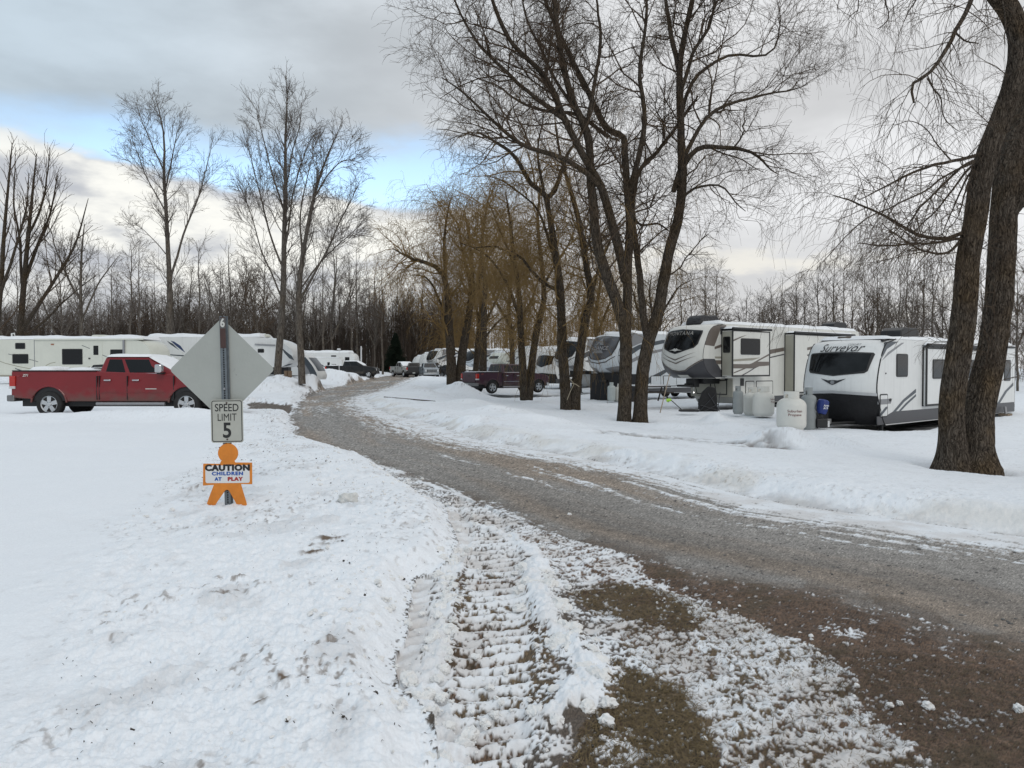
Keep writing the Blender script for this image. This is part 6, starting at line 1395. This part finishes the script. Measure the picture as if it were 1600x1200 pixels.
root, P_, d = pickup('dark purple crew cab pickup seen from behind beside the v-shaped willow', (-2.25+.98*-math.sin(a)*1.0, 49.2+.98*math.cos(a), -.02), a, (.040, .010, .022), L=5.9, wb=3.75, bed_end=1.98, snow=False, badge='gmc', wr=.40)
V_, F_ = text_flat('Z71', .10, shear=.3, bold=.003); MB().add([(.42+u, -.985, 1.27+w) for u, w in V_], F_).build('lettering', M('red_badge', (.35, .05, .03)), root, fix=False)
MB().box(.1, 1.9, -.7, .7, 1.40, 1.44).build('bed_snow', SNOWM, root, bevel=.02)
pickup('black crew cab pickup with snow on roof and bed beside the left snow heaps', (-21.9, 91, .50), rad(-2), (.003, .003, .0035), L=6.05, wb=3.9, chrome=False, bed_snow=True)
pickup('white pickup farthest left of the three trucks at the road bend', (-15.9, 105.5, .48), rad(-60), (.34, .34, .32), L=5.9, wb=3.8, chrome=False, snow=True)
pickup('dark grey pickup in the middle of the three trucks at the road bend', (-12.7, 99.5, .42), rad(97), (.022, .022, .024), L=5.6, wb=3.5, chrome=False, snow=False)
pickup('silver blue pickup facing the camera at the road bend', (-11.35, 100.8, .36), rad(-76), (.22, .25, .27), L=5.9, wb=3.8, snow=False)
# dark car behind it
def car(label, loc, rz, col):
    root = thing('parked_car', label, 'car', loc, rz); P_ = paint('paint_car', col); W = .88; wr = .33; L = 4.6
    def arch(x): return [(x+.40*math.cos(a), wr+.40*math.sin(a)) for a in np.linspace(.1, PI-.1, 9)]
    poly = [(.05, .45), (.0, .75), (.1, 1.0), (1.0, 1.05), (3.3, 1.02), (4.3, .88), (4.6, .65), (4.55, .4)] + arch(3.75) + arch(.95)
    MB().prism(poly, -W, W).build('body', P_, root, bevel=.05, smooth=True)
    ring = [(.35, -.8, 1.0), (3.35, -.8, 1.0), (3.35, .8, 1.0), (.35, .8, 1.0), (1.0, -.6, 1.5), (2.4, -.6, 1.5), (2.4, .6, 1.5), (1.0, .6, 1.5)]
    MB().add(ring, [(0, 1, 2, 3), (4, 7, 6, 5), (0, 4, 5, 1), (2, 6, 7, 3), (1, 5, 6, 2), (0, 3, 7, 4)]).build('cabin', GLASS, root, bevel=.05, smooth=True)
    MB().box(1.0, 2.4, -.62, .62, 1.49, 1.54).build('roof', P_, root, bevel=.02)
    for x in (.95, 3.75):
        for sd in (-1, 1): wheel(root, x, sd*.78, wr, .2, sd)
    for sd in (-1, 1): MB().box(4.40, 4.60, min(sd*.5, sd*.85), max(sd*.5, sd*.85), .66, .80).build('headlight', LAMP_W, root, bevel=.02)
car('small dark car parked right of the silver blue pickup', (-9.4, 99, .5), rad(-25), (.02, .02, .022))
# ------------------------------------------------------------------ the sign post with its three signs
ALU = M('dull_aluminium', (.36, .375, .35), .5, .25, var=.06, scale=3, bump=.05, bscale=30)
GALV = M('galvanised_steel', (.15, .17, .185), .5, .55, var=.2, scale=20)
SIGNW = M('faded_sign_white', (.40, .40, .355), .55, var=.10, scale=4)
ORANGE = M('orange_paint', (.62, .20, .018), .6, var=.16, scale=7, bump=.1, bscale=60)
BOARDW = M('board_white', (.66, .66, .66), .6, var=.04, scale=5)
INK = M('black_ink', (.012, .012, .012), .55); INKB = M('blue_ink', (.02, .09, .36), .55); INKR = M('red_ink', (.36, .03, .025), .55)
RUST = M('red_reflector', (.055, .026, .022), .6, var=.3, scale=25)
SD = 8.2
def PP(px, py, dy=0.0): return at(px, py, SD+dy)
# the U-channel leans a little: foot (357,797), tip (348,494)
foot, tip = PP(357.5, 800), PP(348.5, 494)
post = thing('sign_post', 'perforated steel post leaning slightly in the snow bank', 'post', (foot[0], SD, foot[2]-.3))
ax = Vector(tip)-Vector(foot); lean = math.atan2(ax.x, ax.z); Lp = ax.length+.3
post.rotation_euler = (0, lean, 0)
m = MB(); hw = .030; n = int(Lp/.0254)
# front web with a real row of holes, side flanges bent back
z = 0.0; hr = .0080
m.box(-hw, -hr, .0, .004, 0, Lp); m.box(hr, hw, .0, .004, 0, Lp)
for k in range(n+1):
    z0 = k*.0254+hr; z1 = min(Lp, (k+1)*.0254-hr)
    if z1 > z0: m.box(-hr, hr, .0, .004, z0, z1)
m.box(-hw, -hw+.004, .004, .034, 0, Lp); m.box(hw-.004, hw, .004, .034, 0, Lp)
m.box(-hw-.016, -hw, .030, .034, 0, Lp); m.box(hw, hw+.016, .030, .034, 0, Lp)
m.build('channel', GALV, post)
MB().box(-hw+.004, hw-.004, .028, .032, 0, Lp).build('channel_shadow_strip', M('hole_shade', (.02, .018, .018), .8, var=.3, scale=12), post)  # near-black strip, painted as the shade seen through the holes
MB().box(-hw, hw, -.003, -.001, Lp-.34, Lp-.01).build('reflective_strip', RUST, post)
MB().box(-.026, .026, -.0045, -.003, Lp-.13, Lp-.02).build('number_plate', M('number_plate_grey', (.10, .10, .10), .5), post)
V_, F_ = text_flat('6', .125, bold=.004); MB().add([(u*.8, -.007, Lp-.075+w) for u, w in V_], F_).build('lettering', LETTER_L, post, fix=False)
for zz in (.7, 1.62): MB().lathe([(.012, -.012), (.012, 0), (.001, 0)], 8, (0, 0, zz), 'y').build('bolt', STEEL, post)
def sign_root(name, label, px, py, dy, cat='sign'):
    p = PP(px, py, dy); t = thing(name, label, cat, tuple(p)); t.rotation_euler = (0, lean*.6, 0); return t
s1 = SD/FPX
# diamond seen from behind: corners in the photograph (348,494) (425,577) (350,661) (268,577)
t = sign_root('diamond_sign', 'blank grey back of a large diamond road sign on the post', 347.5, 577.5, .045); t.rotation_euler = (0, lean*.3, rad(4))
def rdia(h, r):
    out = []
    for a in (0, 90, 180, 270):
        cx, cz = (h-r*1.414)*math.cos(rad(a)), (h-r*1.414)*math.sin(rad(a))
        for k in range(-4, 5): out.append((cx+r*math.cos(rad(a+k*11.25)), cz+r*math.sin(rad(a+k*11.25))))
    return out
m = MB(); m.prism(rdia(.553, .04), -.0015, .0015); m.build('panel', ALU, t, bevel=.001)
for q in (-.33, .33):
    MB().lathe([(.010, -.012), (.010, -.001), (.001, -.001)], 8, (.01, 0, q), 'y').build('bolt', STEEL, t)
m = MB()
for (x, zz, l, an) in ((.10, -.03, .03, .6), (.135, -.045, .025, -.9), (.115, .0, .018, .2)): m.prism([(x, zz), (x+l*math.cos(an), zz+l*math.sin(an)), (x+l*math.cos(an)+.004, zz+l*math.sin(an)+.006)], -.0026, -.0018)
m.build('scuff', M('grey_scuff', (.18, .18, .18)), t)
# speed limit
t = sign_root('speed_limit_sign', 'small weathered white SPEED LIMIT 5 sign above the orange cut-out', 354.8, 658, -.012)
hw_, hh_ = 25.2*s1, 33.7*s1
m = MB(); m.prism(rrect(-hw_, hw_, -hh_, hh_, .028), -.0015, .0015); m.build('panel', SIGNW, t)
m = MB(); o = rrect(-hw_+.010, hw_-.010, -hh_+.010, hh_-.010, .022); i_ = rrect(-hw_+.018, hw_-.018, -hh_+.018, hh_-.018, .016); k = len(o)
m.add([(x, -.0030, z) for x, z in o]+[(x, -.0030, z) for x, z in i_], [(a, (a+1) % k, (a+1) % k+k, a+k) for a in range(k)]); m.build('border', INK, t)
for body, zc, sz, b_ in (('SPEED', 20.5, .112, .0012), ('LIMIT', 5.5, .112, .0), ('5', -15.5, .225, .005)):
    V_, F_ = text_flat(body, sz, bold=b_); w = max(v[0] for v in V_)-min(v[0] for v in V_)
    kx = {'SPEED': 37, 'LIMIT': 29.5, '5': 13}[body]*s1/w
    MB().add([(u*kx, -.0032, zc*s1+v) for u, v in V_], F_).build('lettering', INK, t, fix=False)
for zc in (28.5, -28.5): MB().lathe([(.009, -.010), (.009, -.001), (.001, -.001)], 8, (0, 0, zc*s1), 'y').build('bolt', RUST, t)
# cut-out child
t = sign_root('caution_sign', 'orange child shaped cut-out sign reading caution children at play', 355.8, 748, -.020); t.rotation_euler = (0, lean*.35, 0)
u = lambda px, py: ((px-355.8)*s1, (748-py)*s1)
head = [((1.2+15.8*math.cos(a))*s1, (40+15.4*math.sin(a))*s1) for a in np.linspace(0, 2*PI, 28, endpoint=False)]
m = MB()
hp = [(x, z) for x, z in head]
body = [u(346, 720), u(344, 724.5), u(318, 724), u(317, 758.5), u(334, 757.5), u(329, 770), u(319.5, 795), u(319.5, 801), u(323, 803.5), u(328, 802.5), u(339, 784), u(351.5, 766.5), u(354.5, 765), u(357.5, 766.5), u(366, 782), u(375.5, 800), u(380, 802), u(385, 800.5), u(386.2, 796), u(384.5, 785), u(379, 766), u(376.5, 756.5), u(394, 757), u(394.3, 723), u(368, 722.5), u(366, 718)]
m.prism(body, -.006, .006); m.build('figure_body', ORANGE, t, bevel=.003)
m = MB(); m.prism(hp, -.0055, .0065); m.build('figure_head', ORANGE, t, bevel=.003)
m = MB(); m.prism(rrect(*(lambda a, b: (a[0], b[0], b[1], a[1]))(u(321.5, 727), u(390.5, 754.5)), .02), -.0085, -.004); m.build('white_board', BOARDW, t)
def word(body, x0, x1, yc, h, mat, bold, space=1.0, wt=1.0):
    V_, F_ = text_flat(body, .1, bold=bold, space=space); xs = [v[0] for v in V_]; zs_ = [v[1] for v in V_]; a, b = u(x0, yc), u(x1, yc)
    kx = (b[0]-a[0])/(max(xs)-min(xs)); kz = h*s1/(max(zs_)-min(zs_)); cx, cz = (max(xs)+min(xs))/2, (max(zs_)+min(zs_))/2
    m = MB()
    for k, (dx, dz) in enumerate(((0, 0), (.55, 0), (-.55, 0), (0, .4), (0, -.4))): m.add([((a[0]+b[0])/2+(v[0]-cx)*kx+dx*s1*wt, -.0092-k*.0002, a[1]+(v[1]-cz)*kz+dz*s1*wt) for v in V_], F_)
    m.build('lettering', mat, t, fix=False)
word('CAUTION', 321.5, 390.5, 730.5, 9.6, INK, .003, 1.12, 1.15)
word('CHILDREN', 332.0, 380, 739.6, 5.4, INKB, .001, 1.16, .9)
word('AT', 336, 346.5, 748.2, 5.2, INKB, .001, 1.1, .9); word('PLAY', 356.8, 379.5, 748.2, 5.6, INKR, .001, 1.12, 1.2)

# ------------------------------------------------------------------ propane tanks and clutter by the trailers
TANKW = M('tank_white', (.66, .65, .60), .45, var=.05, scale=3); TANKG = M('tank_grey', (.26, .28, .28), .5, var=.10, scale=4)
def tank(name, label, px, py0, D, w_px, h_px, mat, collar_px, group=None, text=None, wide=1.0, zoff=-.05):
    R = w_px/2*D/FPX; H = h_px*D/FPX; X = (px-800)/FPX*D; z = CAMZ-(py0-575)/FPX*D
    t = thing(name, label, 'gas tank', (X, D, z+zoff), 0, group)
    sh = min(R*.62, H*.3); hc = H*.16; hb = H-hc
    prof = [(R*.86, 0), (R*.97, R*.12), (R, R*.3), (R, hb-sh)] + [(R*math.cos(a)**.8, hb-sh+sh*math.sin(a)) for a in np.linspace(.15, 1.45, 9)]
    MB().lathe(prof, 32).build('shell', mat, t, smooth=True)
    cr = R*collar_px; m = MB(); n = 24
    for k in range(n):
        a0, a1 = 2*PI*k/n, 2*PI*(k+1)/n
        if k in (3, 4, 13, 14): zlo = hb+hc*.55
        else: zlo = hb-sh*.12
        P = [(r_*math.cos(a), r_*math.sin(a), z_) for z_ in (zlo, H) for r_, a in ((cr, a0), (cr, a1), (cr-.012, a1), (cr-.012, a0))]
        m.add(P, [(0, 1, 2, 3), (4, 5, 6, 7), (0, 1, 5, 4), (1, 2, 6, 5), (2, 3, 7, 6), (3, 0, 4, 7)])
    m.build('collar', mat, t)
    v = MB(); v.tube([(0, 0, hb-.02), (0, 0, hb+hc*.5)], cr*.25, 8); v.tube([(-cr*.5, 0, hb+hc*.4), (cr*.5, 0, hb+hc*.4)], cr*.14, 8); v.build('valve', STEEL, t)
    MB().lathe([(R*.80, -.05), (R*.84, .03)], 20).build('foot_ring', mat, t)
    if text:
        for body, zz, sz, off in text:
            V_, F_ = text_flat(body, sz, bold=sz*.008); vs = []
            for u_, w in V_:
                a = -PI/2+off+u_*1.12/R; vs.append(((R+.004)*math.cos(a), (R+.004)*math.sin(a), zz*H+w))
            MB().add(vs, F_).build('lettering', M('red_brown_ink', (.16, .035, .03), .5), t, fix=False)
    return t
D = 23.0
tank('propane_tank', 'squat white propane tank with red lettering, nearest to the snow heap', 1237.0, 666, D, 44.5, 57, TANKW, .52, None, [('Suburban', .475, .105, -.1), ('Propane', .375, .105, -.1)])
tank('propane_tank', 'slim grey propane cylinder right of the squat white tank', 1264.0, 669, D+.7, 22.5, 66, TANKG, .50)
tank('propane_tank', 'white propane tank with small red lettering facing right, beside the cream fifth wheel', 1193.0, 646, 29.5, 33, 44, TANKW, .58, None, [('Suburban', .56, .085, .8), ('Propane', .47, .085, .8)])
tank('propane_tank', 'rearmost white propane tank, partly hidden by its twin', 1178.5, 645, 30.6, 33, 42, TANKW, .58)
tank('propane_tank', 'slim grey propane cylinder left of the two white tanks', 1153.5, 643, 30.0, 16, 42, TANKG, .55)
tank('propane_tank', 'pale grey propane cylinder before the black front skirt', 955.5, 624, 42.5, 12.5, 28, M('tank_pale', (.42, .46, .45), .5, var=.1), .5)
tank('propane_tank', 'white propane tank half hidden behind the tall willow trunk', 969, 624, 42.8, 18, 26, TANKW, .5)
# blue bag on a black stand
D = 23.6; X = (1283-800)/FPX*D; z = CAMZ-(668-575)/FPX*D
t = thing('blue_drum', 'blue plastic drum with white lettering tilted against the trailer nose', 'drum', (X, D, z)); 
m = MB(); m.lathe([(.001, 0), (.13, 0), (.16, .05), (.18, .25), (.17, .40), (.13, .44), (.001, .44)], 20); b = m.build('drum_body', M('blue_plastic', (.012, .030, .17), .35, var=.12, scale=5), t, smooth=True); b.location = (0, 0, .42); b.rotation_euler = (rad(-6), rad(14), 0)
V_, F_ = text_flat('Arm', .085, bold=.003); MB().add([(.06+u_, -.185, .28+w) for u_, w in V_], F_).build('lettering', BOARDW, t, fix=False).location = (.03, -.01, .40)
V_, F_ = text_flat('A15', .085, bold=.003); MB().add([(.04+u_, -.185, .20+w) for u_, w in V_], F_).build('lettering', BOARDW, t, fix=False).location = (.03, -.01, .40)
m = MB(); m.tube([(-.16, -.1, .86), (-.22, -.12, .6), (-.10, -.15, .32), (.05, -.12, .26)], .012, 6); m.build('hose', BLACK, t)
m = MB(); m.box(-.17, .17, -.14, .14, .0, .28); m.box(-.05, .05, -.05, .05, .28, .44); m.build('stand', BLACK, t, bevel=.03)
# white switch boxes by the tongue
for k, (px, w) in enumerate(((1291, .16), )):
    X = (px-800)/FPX*D; MBx = MB(); MBx.box(X-w/2, X+w/2, D-.1, D+.05, z+.02, z+.20); o = MBx.build('junction_box', BOARDW, None, bevel=.012); tag(o, 'small white box on the snow beneath the blue drum', 'box')
# folded black satellite tripod / round black cover leaning on the front storage door
D = 33.2; X = (1109-800)/FPX*D; z = CAMZ-(640-575)/FPX*D
t = thing('folded_camp_chair', 'black folded camp chairs leaning against the cream fifth wheel front', 'camp chair', (X, D, z-.1))
BT = M('black_canvas', (.012, .012, .013), .8, var=.4, scale=9, bump=.5)
m = MB(); m.prism([(-.42, .0), (-.50, .35), (-.34, .85), (-.05, 1.12), (.22, 1.05), (.30, .7), (.34, .0)], -.10, .10); m.build('canvas', BT, t, bevel=.05, smooth=True)
m = MB()
for q in ((-.5, -.14, .0, .2, -.14, .75), (.42, -.15, .0, -.1, -.15, .8), (.30, -.16, .0, .42, -.12, .85), (-.3, -.16, .02, .35, -.16, .35), (-.42, -.15, .3, .36, -.15, .06)): m.tube([q[:3], q[3:]], .016, 6)
m.build('frame', M('dark_steel', (.06, .06, .065), .4, .6), t)
# snow shovel with the lime grip, and its blade
D = 30.5
a, b = at(1047, 625.5, D), at(1066, 641, D)
t = thing('snow_shovel', 'snow shovel with a lime green handle lying on the snow before the cream fifth wheel', 'shovel', tuple(b))
m = MB(); m.tube([(0, 0, 0), tuple(Vector(a)-Vector(b)+Vector((.05, 0, .0)))], .018, 8); m.build('shaft', BLACK, t)
v = Vector(a)-Vector(b); m = MB(); m.tube([tuple(v+Vector((-.14, 0, .0))), tuple(v+Vector((.04, 0, .02)))], [.07, .05], 8); m.build('grip', M('lime_plastic', (.32, .62, .02), .4), t, smooth=True)
m = MB(); m.prism([(-.12, -.05), (.62, -.06), (.66, .02), (.4, .05), (-.10, .03)], -.18, .18); m.build('blade', BLACK, t, bevel=.02)
# thin prop pole under the cream nose
a, b = at(1046.5, 584, 33.6), at(1031.5, 641, 32.6)
t = thing('wooden_pole', 'thin tan pole propped under the cream fifth wheel nose', 'pole', tuple(b))
MB().tube([(0, 0, -.1), tuple(Vector(a)-Vector(b))], .022, 8).build('shaft', M('tan_wood', (.30, .24, .18), .7, var=.15), t)
# picnic table with snow
D = 37.0; X = (1016-800)/FPX*D; z = CAMZ-(627-575)/FPX*D
t = thing('picnic_table', 'snow topped picnic table between the tall willow and the cream fifth wheel', 'picnic table', (X, D, z), rad(8))
WOODD = M('dark_wood', (.05, .04, .033), .8, var=.25, scale=6)
MB().box(-.9, .9, -.38, .38, .68, .73).build('tabletop', WOODD, t)
for sd in (-1, 1):
    MB().box(-.9, .9, min(sd*.55, sd*.8), max(sd*.55, sd*.8), .42, .46).build('bench', WOODD, t)
    m = MB(); m.tube([(sd*.65, -.75, 0), (sd*.65, -.2, .68)], .04, 6); m.tube([(sd*.65, .75, 0), (sd*.65, .2, .68)], .04, 6); m.box(sd*.65-.03, sd*.65+.03, -.8, .8, .36, .42); m.build('trestle', WOODD, t)
MB().box(-.88, .88, -.36, .36, .731, .80).build('snow_layer', SNOWM, t, bevel=.03)
# rope round the roped willow
pts = [at(886, 625, 35.55), at(891, 612, 35.5), at(897, 600, 35.45), at(893, 595, 35.5), at(890, 592, 35.6)]
pts2 = [at(893, 599, 35.45), at(899, 600, 35.4), at(905, 604, 35.5)]
m = MB(); m.tube([tuple(p) for p in pts], .016, 6); m.tube([tuple(p) for p in pts2], .016, 6); o = m.build('rope', M('pale_rope', (.42, .36, .26), .8, var=.2, scale=30)); tag(o, 'pale rope tied around the foot of the double willow', 'rope')
# rod standing in for the heap's shadow line, logs, birdhouse lamp, slim poles
a, b = G(600, 627), G(680, 629)
za, zb_ = zt(*a), zt(*b); o = MB().tube([(a[0], a[1], za+.005), (b[0], b[1], zb_+.005)], .03, 8).build('shade_line', WOODD); tag(o, 'dark rod laid on the snow as a shadow line at the road bend', 'shade_line')
for px, lab in ((447, 'left cut log standing under the fifth wheel nose'), (453, 'right cut log standing under the fifth wheel nose')):
    D = 48.0; X = (px-800)/FPX*D; z = CAMZ-(586-575)/FPX*D
    o = MB().lathe([(.12, -.6), (.13, 0), (.125, .27), (.001, .27)], 14, (X, D, z)).build('cut_log', M('log_wood', (.16, .11, .07), .8, var=.25, scale=9), smooth=True); tag(o, lab, 'log', 'cut logs under the fifth wheel nose')
p = at(712.5, 556, 56.9)
t = thing('tree_lamp', 'small white lamp fixed on the twin golden willow trunk', 'lamp', tuple(p))
MB().lathe([(.02, .12), (.05, .06), (.13, .0), (.12, -.04), (.001, -.04)], 14).build('shade', BOARDW, t, smooth=True); MB().tube([(0, .1, 0), (0, .8, .02)], .025, 6).build('bracket', BOARDW, t)
D = 99.0; X = (564.5-800)/FPX*D
o = MB().tube([(X, D, 0), (X, D, CAMZ+(575-541)/FPX*D)], [.10, .08], 8).build('white_pole', BOARDW); tag(o, 'plain white upright pole behind the black pickup', 'pole')
D = 84.0; X = (530-800)/FPX*D; zt_ = CAMZ+(575-546)/FPX*D
t = thing('site_lamp', 'small lamp on a thin pole above the stepped roof trailer', 'lamp', (X, D, 0))
MB().tube([(0, 0, 0), (0, 0, zt_)], .035, 6).build('pole', BOARDW, t); MB().prism([(-.22, zt_-.05), (.18, zt_-.05), (.12, zt_+.10), (-.16, zt_+.12)], -.14, .14).build('lamp_head', BOARDW, t, bevel=.03)
# a stem with a few rods in front of the right trailer: dry weed stalks and twigs at the near willow's foot
rng = np.random.default_rng(77)

# ------------------------------------------------------------------ loose snow clods, dead grass, leaf litter, road stones
def ico(seed):
    bm = bmesh.new(); bmesh.ops.create_icosphere(bm, subdivisions=3, radius=1.0); r_ = np.random.default_rng(seed)
    V = np.array([v.co[:] for v in bm.verts]); F_ = np.array([[v.index for v in f.verts] for f in bm.faces]); bm.free()
    k = 1 + 0.5*(fbm(V[:, 0]*1.7+seed*3, V[:, 1]*1.7+V[:, 2]*2.1, 4, seed, .6)-.5)*2*1.25
    V = V*k[:, None]; V[:, 2] *= .72
    return V, F_
IC = [ico(i) for i in range(6)]
def clods(name, label, spots, mat, kind='stuff', cat='snow clods'):
    parts = []
    for (x, y, s, zo) in spots:
        V, F_ = IC[rng.integers(6)]; a = rng.uniform(0, 2*PI); c, n_ = math.cos(a), math.sin(a); sx = s*rng.uniform(.75, 1.3); sy = s*rng.uniform(.7, 1.15)
        Q = V*np.array([sx, sy, s]); Q = np.stack([Q[:, 0]*c-Q[:, 1]*n_, Q[:, 0]*n_+Q[:, 1]*c, Q[:, 2]], -1)
        parts.append((Q+np.array([x, y, zo+s*.25]), F_))
    V, F_ = merge(parts); o = link_mesh(name, mesh_arrays(name, V, F_, False), mat); return tag(o, label, cat, kind=kind)
def along(pl, n, spread, smin, smax):
    P = np.array(GP(pl)); seg = np.linalg.norm(np.diff(P, axis=0), axis=1); cum = np.concatenate([[0], np.cumsum(seg)]); t = rng.random(n)*cum[-1]
    x = np.interp(t, cum, P[:, 0])+rng.normal(size=n)*spread; y = np.interp(t, cum, P[:, 1])+rng.normal(size=n)*spread
    s = smin+(smax-smin)*rng.random(n)**3.5; return np.stack([x, y, s], -1)
S = np.concatenate([along([(712, 855), (698, 900), (693, 950), (690, 1010), (672, 1060), (668, 1090), (690, 1140), (690, 1220)], 260, .05, .006, .05),
                    along([(836, 885), (848, 940), (868, 985), (905, 1020), (928, 1050), (905, 1090), (876, 1120)], 420, .08, .006, .065),
                    along([(735, 815), (800, 835), (838, 870), (840, 900)], 60, .08, .006, .03),
                    along([(760, 880), (770, 1000), (750, 1150)], 60, .14, .004, .018),
                    along([(790, 1050), (760, 1120), (700, 1190)], 40, .12, .005, .03),
                    along([(1050, 935), (1180, 990), (1290, 1060), (1340, 1120)], 90, .16, .005, .018),
                    along([(620, 900), (590, 1000), (580, 1100), (620, 1180)], 120, .16, .008, .030),
                    along([(600, 745), (680, 790), (700, 840)], 90, .14, .008, .03),
                    along([(480, 700), (560, 740), (640, 790), (680, 850)], 110, .35, .010, .035),
                    np.array([[*G(947, 1132), .045], [*G(956, 1085), .016], [*G(1262, 1148), .014], [*G(890, 804), .022], [*G(1450, 1106), .03], [*G(1592, 1110), .03], [*G(1100, 1155), .014], [*G(1390, 1103), .02], [*G(960, 1165), .02], [*G(985, 1190), .015]])])
z_ = terrain(S[:, 0], S[:, 1]); 
clods('snow_clods', 'white lumps of broken snow along the wheel tracks', np.column_stack([S, z_]), M('clod_snow', (.78, .78, .77), .8, var=.10, scale=9, bump=.4, bscale=40, spec=.15))
# the half buried grey stone on the bank
p = G(545, 786, .17); o = clods('snow_block', 'block of old snow with a dark rim on the left bank', [(p[0], p[1], .10, zt(*p)+.0)], M('block_snow', (.62, .62, .60), .8, var=.2, scale=14, bump=.5, bscale=30), kind='', cat='snow block')
if 'kind' in o: del o['kind']
def blades(name, label, cat, poly, n, lmin, lmax, w, mat, flat=.35, zoff=0.0, seedz=0, pts=None):
    r_ = np.random.default_rng(400+seedz)
    if pts is None:
        P = np.array(poly); lo, hi = P.min(0), P.max(0); q = r_.uniform(lo, hi, (n*4, 2)); q = q[poly_sd(q[:, 0], q[:, 1], poly) < 0][:n]
    else: q = pts
    n = len(q); z = terrain(q[:, 0], q[:, 1])+zoff; a = r_.uniform(0, 2*PI, n); L = r_.uniform(lmin, lmax, n); up = r_.uniform(0.05, flat, n)
    d = np.stack([np.cos(a), np.sin(a), up], -1); s = np.stack([-np.sin(a), np.cos(a), 0*a], -1)*w; b = np.column_stack([q, z])
    mid = b+d*(L*.55)[:, None]+np.array([0, 0, .004]); tipp = b+d*L[:, None]*np.array([1, 1, .55])
    V = np.stack([b-s, b+s, mid-s*.8, mid+s*.8, tipp-s*.25, tipp+s*.25], 1).reshape(-1, 3); k = np.arange(n)*6
    F_ = np.concatenate([np.stack([k, k+1, k+3, k+2], -1), np.stack([k+2, k+3, k+5, k+4], -1)])
    o = link_mesh(name, mesh_arrays(name, V, F_), mat); return tag(o, label, cat, kind='stuff')
STRAW = M('straw', (.155, .116, .064), .8, var=.55, scale=30, spec=.1)
blades('dead_grass', 'flattened straw coloured grass in the bare patch low in the photo', 'grass', ZONES[3][0], 5200, .02, .065, .0016, STRAW, .45, .005, 1)
blades('dead_grass', 'thin dead grass in the bare patch beside the wheel track', 'grass', ZONES[2][0], 2600, .02, .05, .0016, STRAW, .4, .005, 2)
blades('dead_grass', 'dead grass poking through the icy strip', 'grass', ZONES[4][0], 3000, .015, .045, .0014, STRAW, .35, .012, 3)
blades('dead_grass', 'sparse dead grass trodden into the brown mud', 'grass', GP([(1250, 1010), (1500, 1030), (1900, 1150), (1700, 1300), (1450, 1250), (1330, 1120)]), 5200, .015, .05, .0014, M('wet_straw', (.085, .062, .034), .8, var=.55, scale=30), .3, .004, 4)
r_ = np.random.default_rng(61); P = np.array(CHURN); q = r_.uniform(P.min(0), P.max(0), (30000, 2))
sdc = poly_sd(q[:, 0], q[:, 1], CHURN); dens = fbm(q[:, 0]*.9, q[:, 1]*.9, 3, 600)
keep = (sdc < -.1) & (r_.random(len(q)) < sstep(.35, .68, dens)*.62) & (poly_sd(q[:, 0], q[:, 1], ROADP) > .3)
q = q[keep][:3600]
blades('leaf_litter', 'dark bits of twig and leaf scattered over the churned snow', 'leaf litter', None, 0, .004, .026, .0024, M('dark_litter', (.030, .022, .016), .9, var=.5, scale=30), .5, .010, 5, pts=q)
q2 = q[::11][:260]
sp = np.column_stack([q2, r_.uniform(.004, .014, len(q2)), terrain(q2[:, 0], q2[:, 1])+.004])
clods('dirt_crumbs', 'dark crumbs of soil on the churned snow', sp, M('soil_crumb', (.040, .030, .024), .95, var=.4, scale=40), cat='soil crumbs')
q3 = r_.uniform(P.min(0), P.max(0), (16000, 2)); q3 = q3[(poly_sd(q3[:, 0], q3[:, 1], CHURN) < -.15) & (poly_sd(q3[:, 0], q3[:, 1], ROADP) > .2) & (r_.random(len(q3)) < sstep(.35, .7, fbm(q3[:, 0]*1.3+9, q3[:, 1]*1.3, 3, 610))*.5)][:1500]
clods('snow_crumbs', 'small crumbs of snow strewn over the churned left bank', np.column_stack([q3, .004+.020*r_.random(len(q3))**4, terrain(q3[:, 0], q3[:, 1])]), MATS['clod_snow'], cat='snow crumbs')
# stones on the road
n = 9000; t_ = r_.random(n); yy = 4.2*np.exp(t_*1.7); pl = np.array(ROADP); xx = r_.uniform(-6, 8, n)
ok = poly_sd(xx, yy, ROADP) < -.05; xx, yy = xx[ok][:3800], yy[ok][:3800]
V, F_ = IC[0]; bm = bmesh.new(); bmesh.ops.create_icosphere(bm, subdivisions=1, radius=1.0); V = np.array([v.co[:] for v in bm.verts]); F_ = np.array([[v.index for v in f.verts] for f in bm.faces]); bm.free()
zz = terrain(xx, yy); s = .006+.011*r_.random(len(xx))**3
Q = V[None]*(s[:, None, None]*np.array([1, 1, .6])*r_.uniform(.7, 1.3, (len(xx), 1, 3))) + np.column_stack([xx, yy, zz])[:, None, :]
FF = (F_[None]+(np.arange(len(xx))*len(V))[:, None, None]).reshape(-1, 3)
o = link_mesh('road_stones', mesh_arrays('road_stones', Q.reshape(-1, 3), FF), M('road_stone', (.13, .125, .12), .8, var=.55, scale=5)); tag(o, 'loose grey stones on the gravel road', 'stones', kind='stuff')
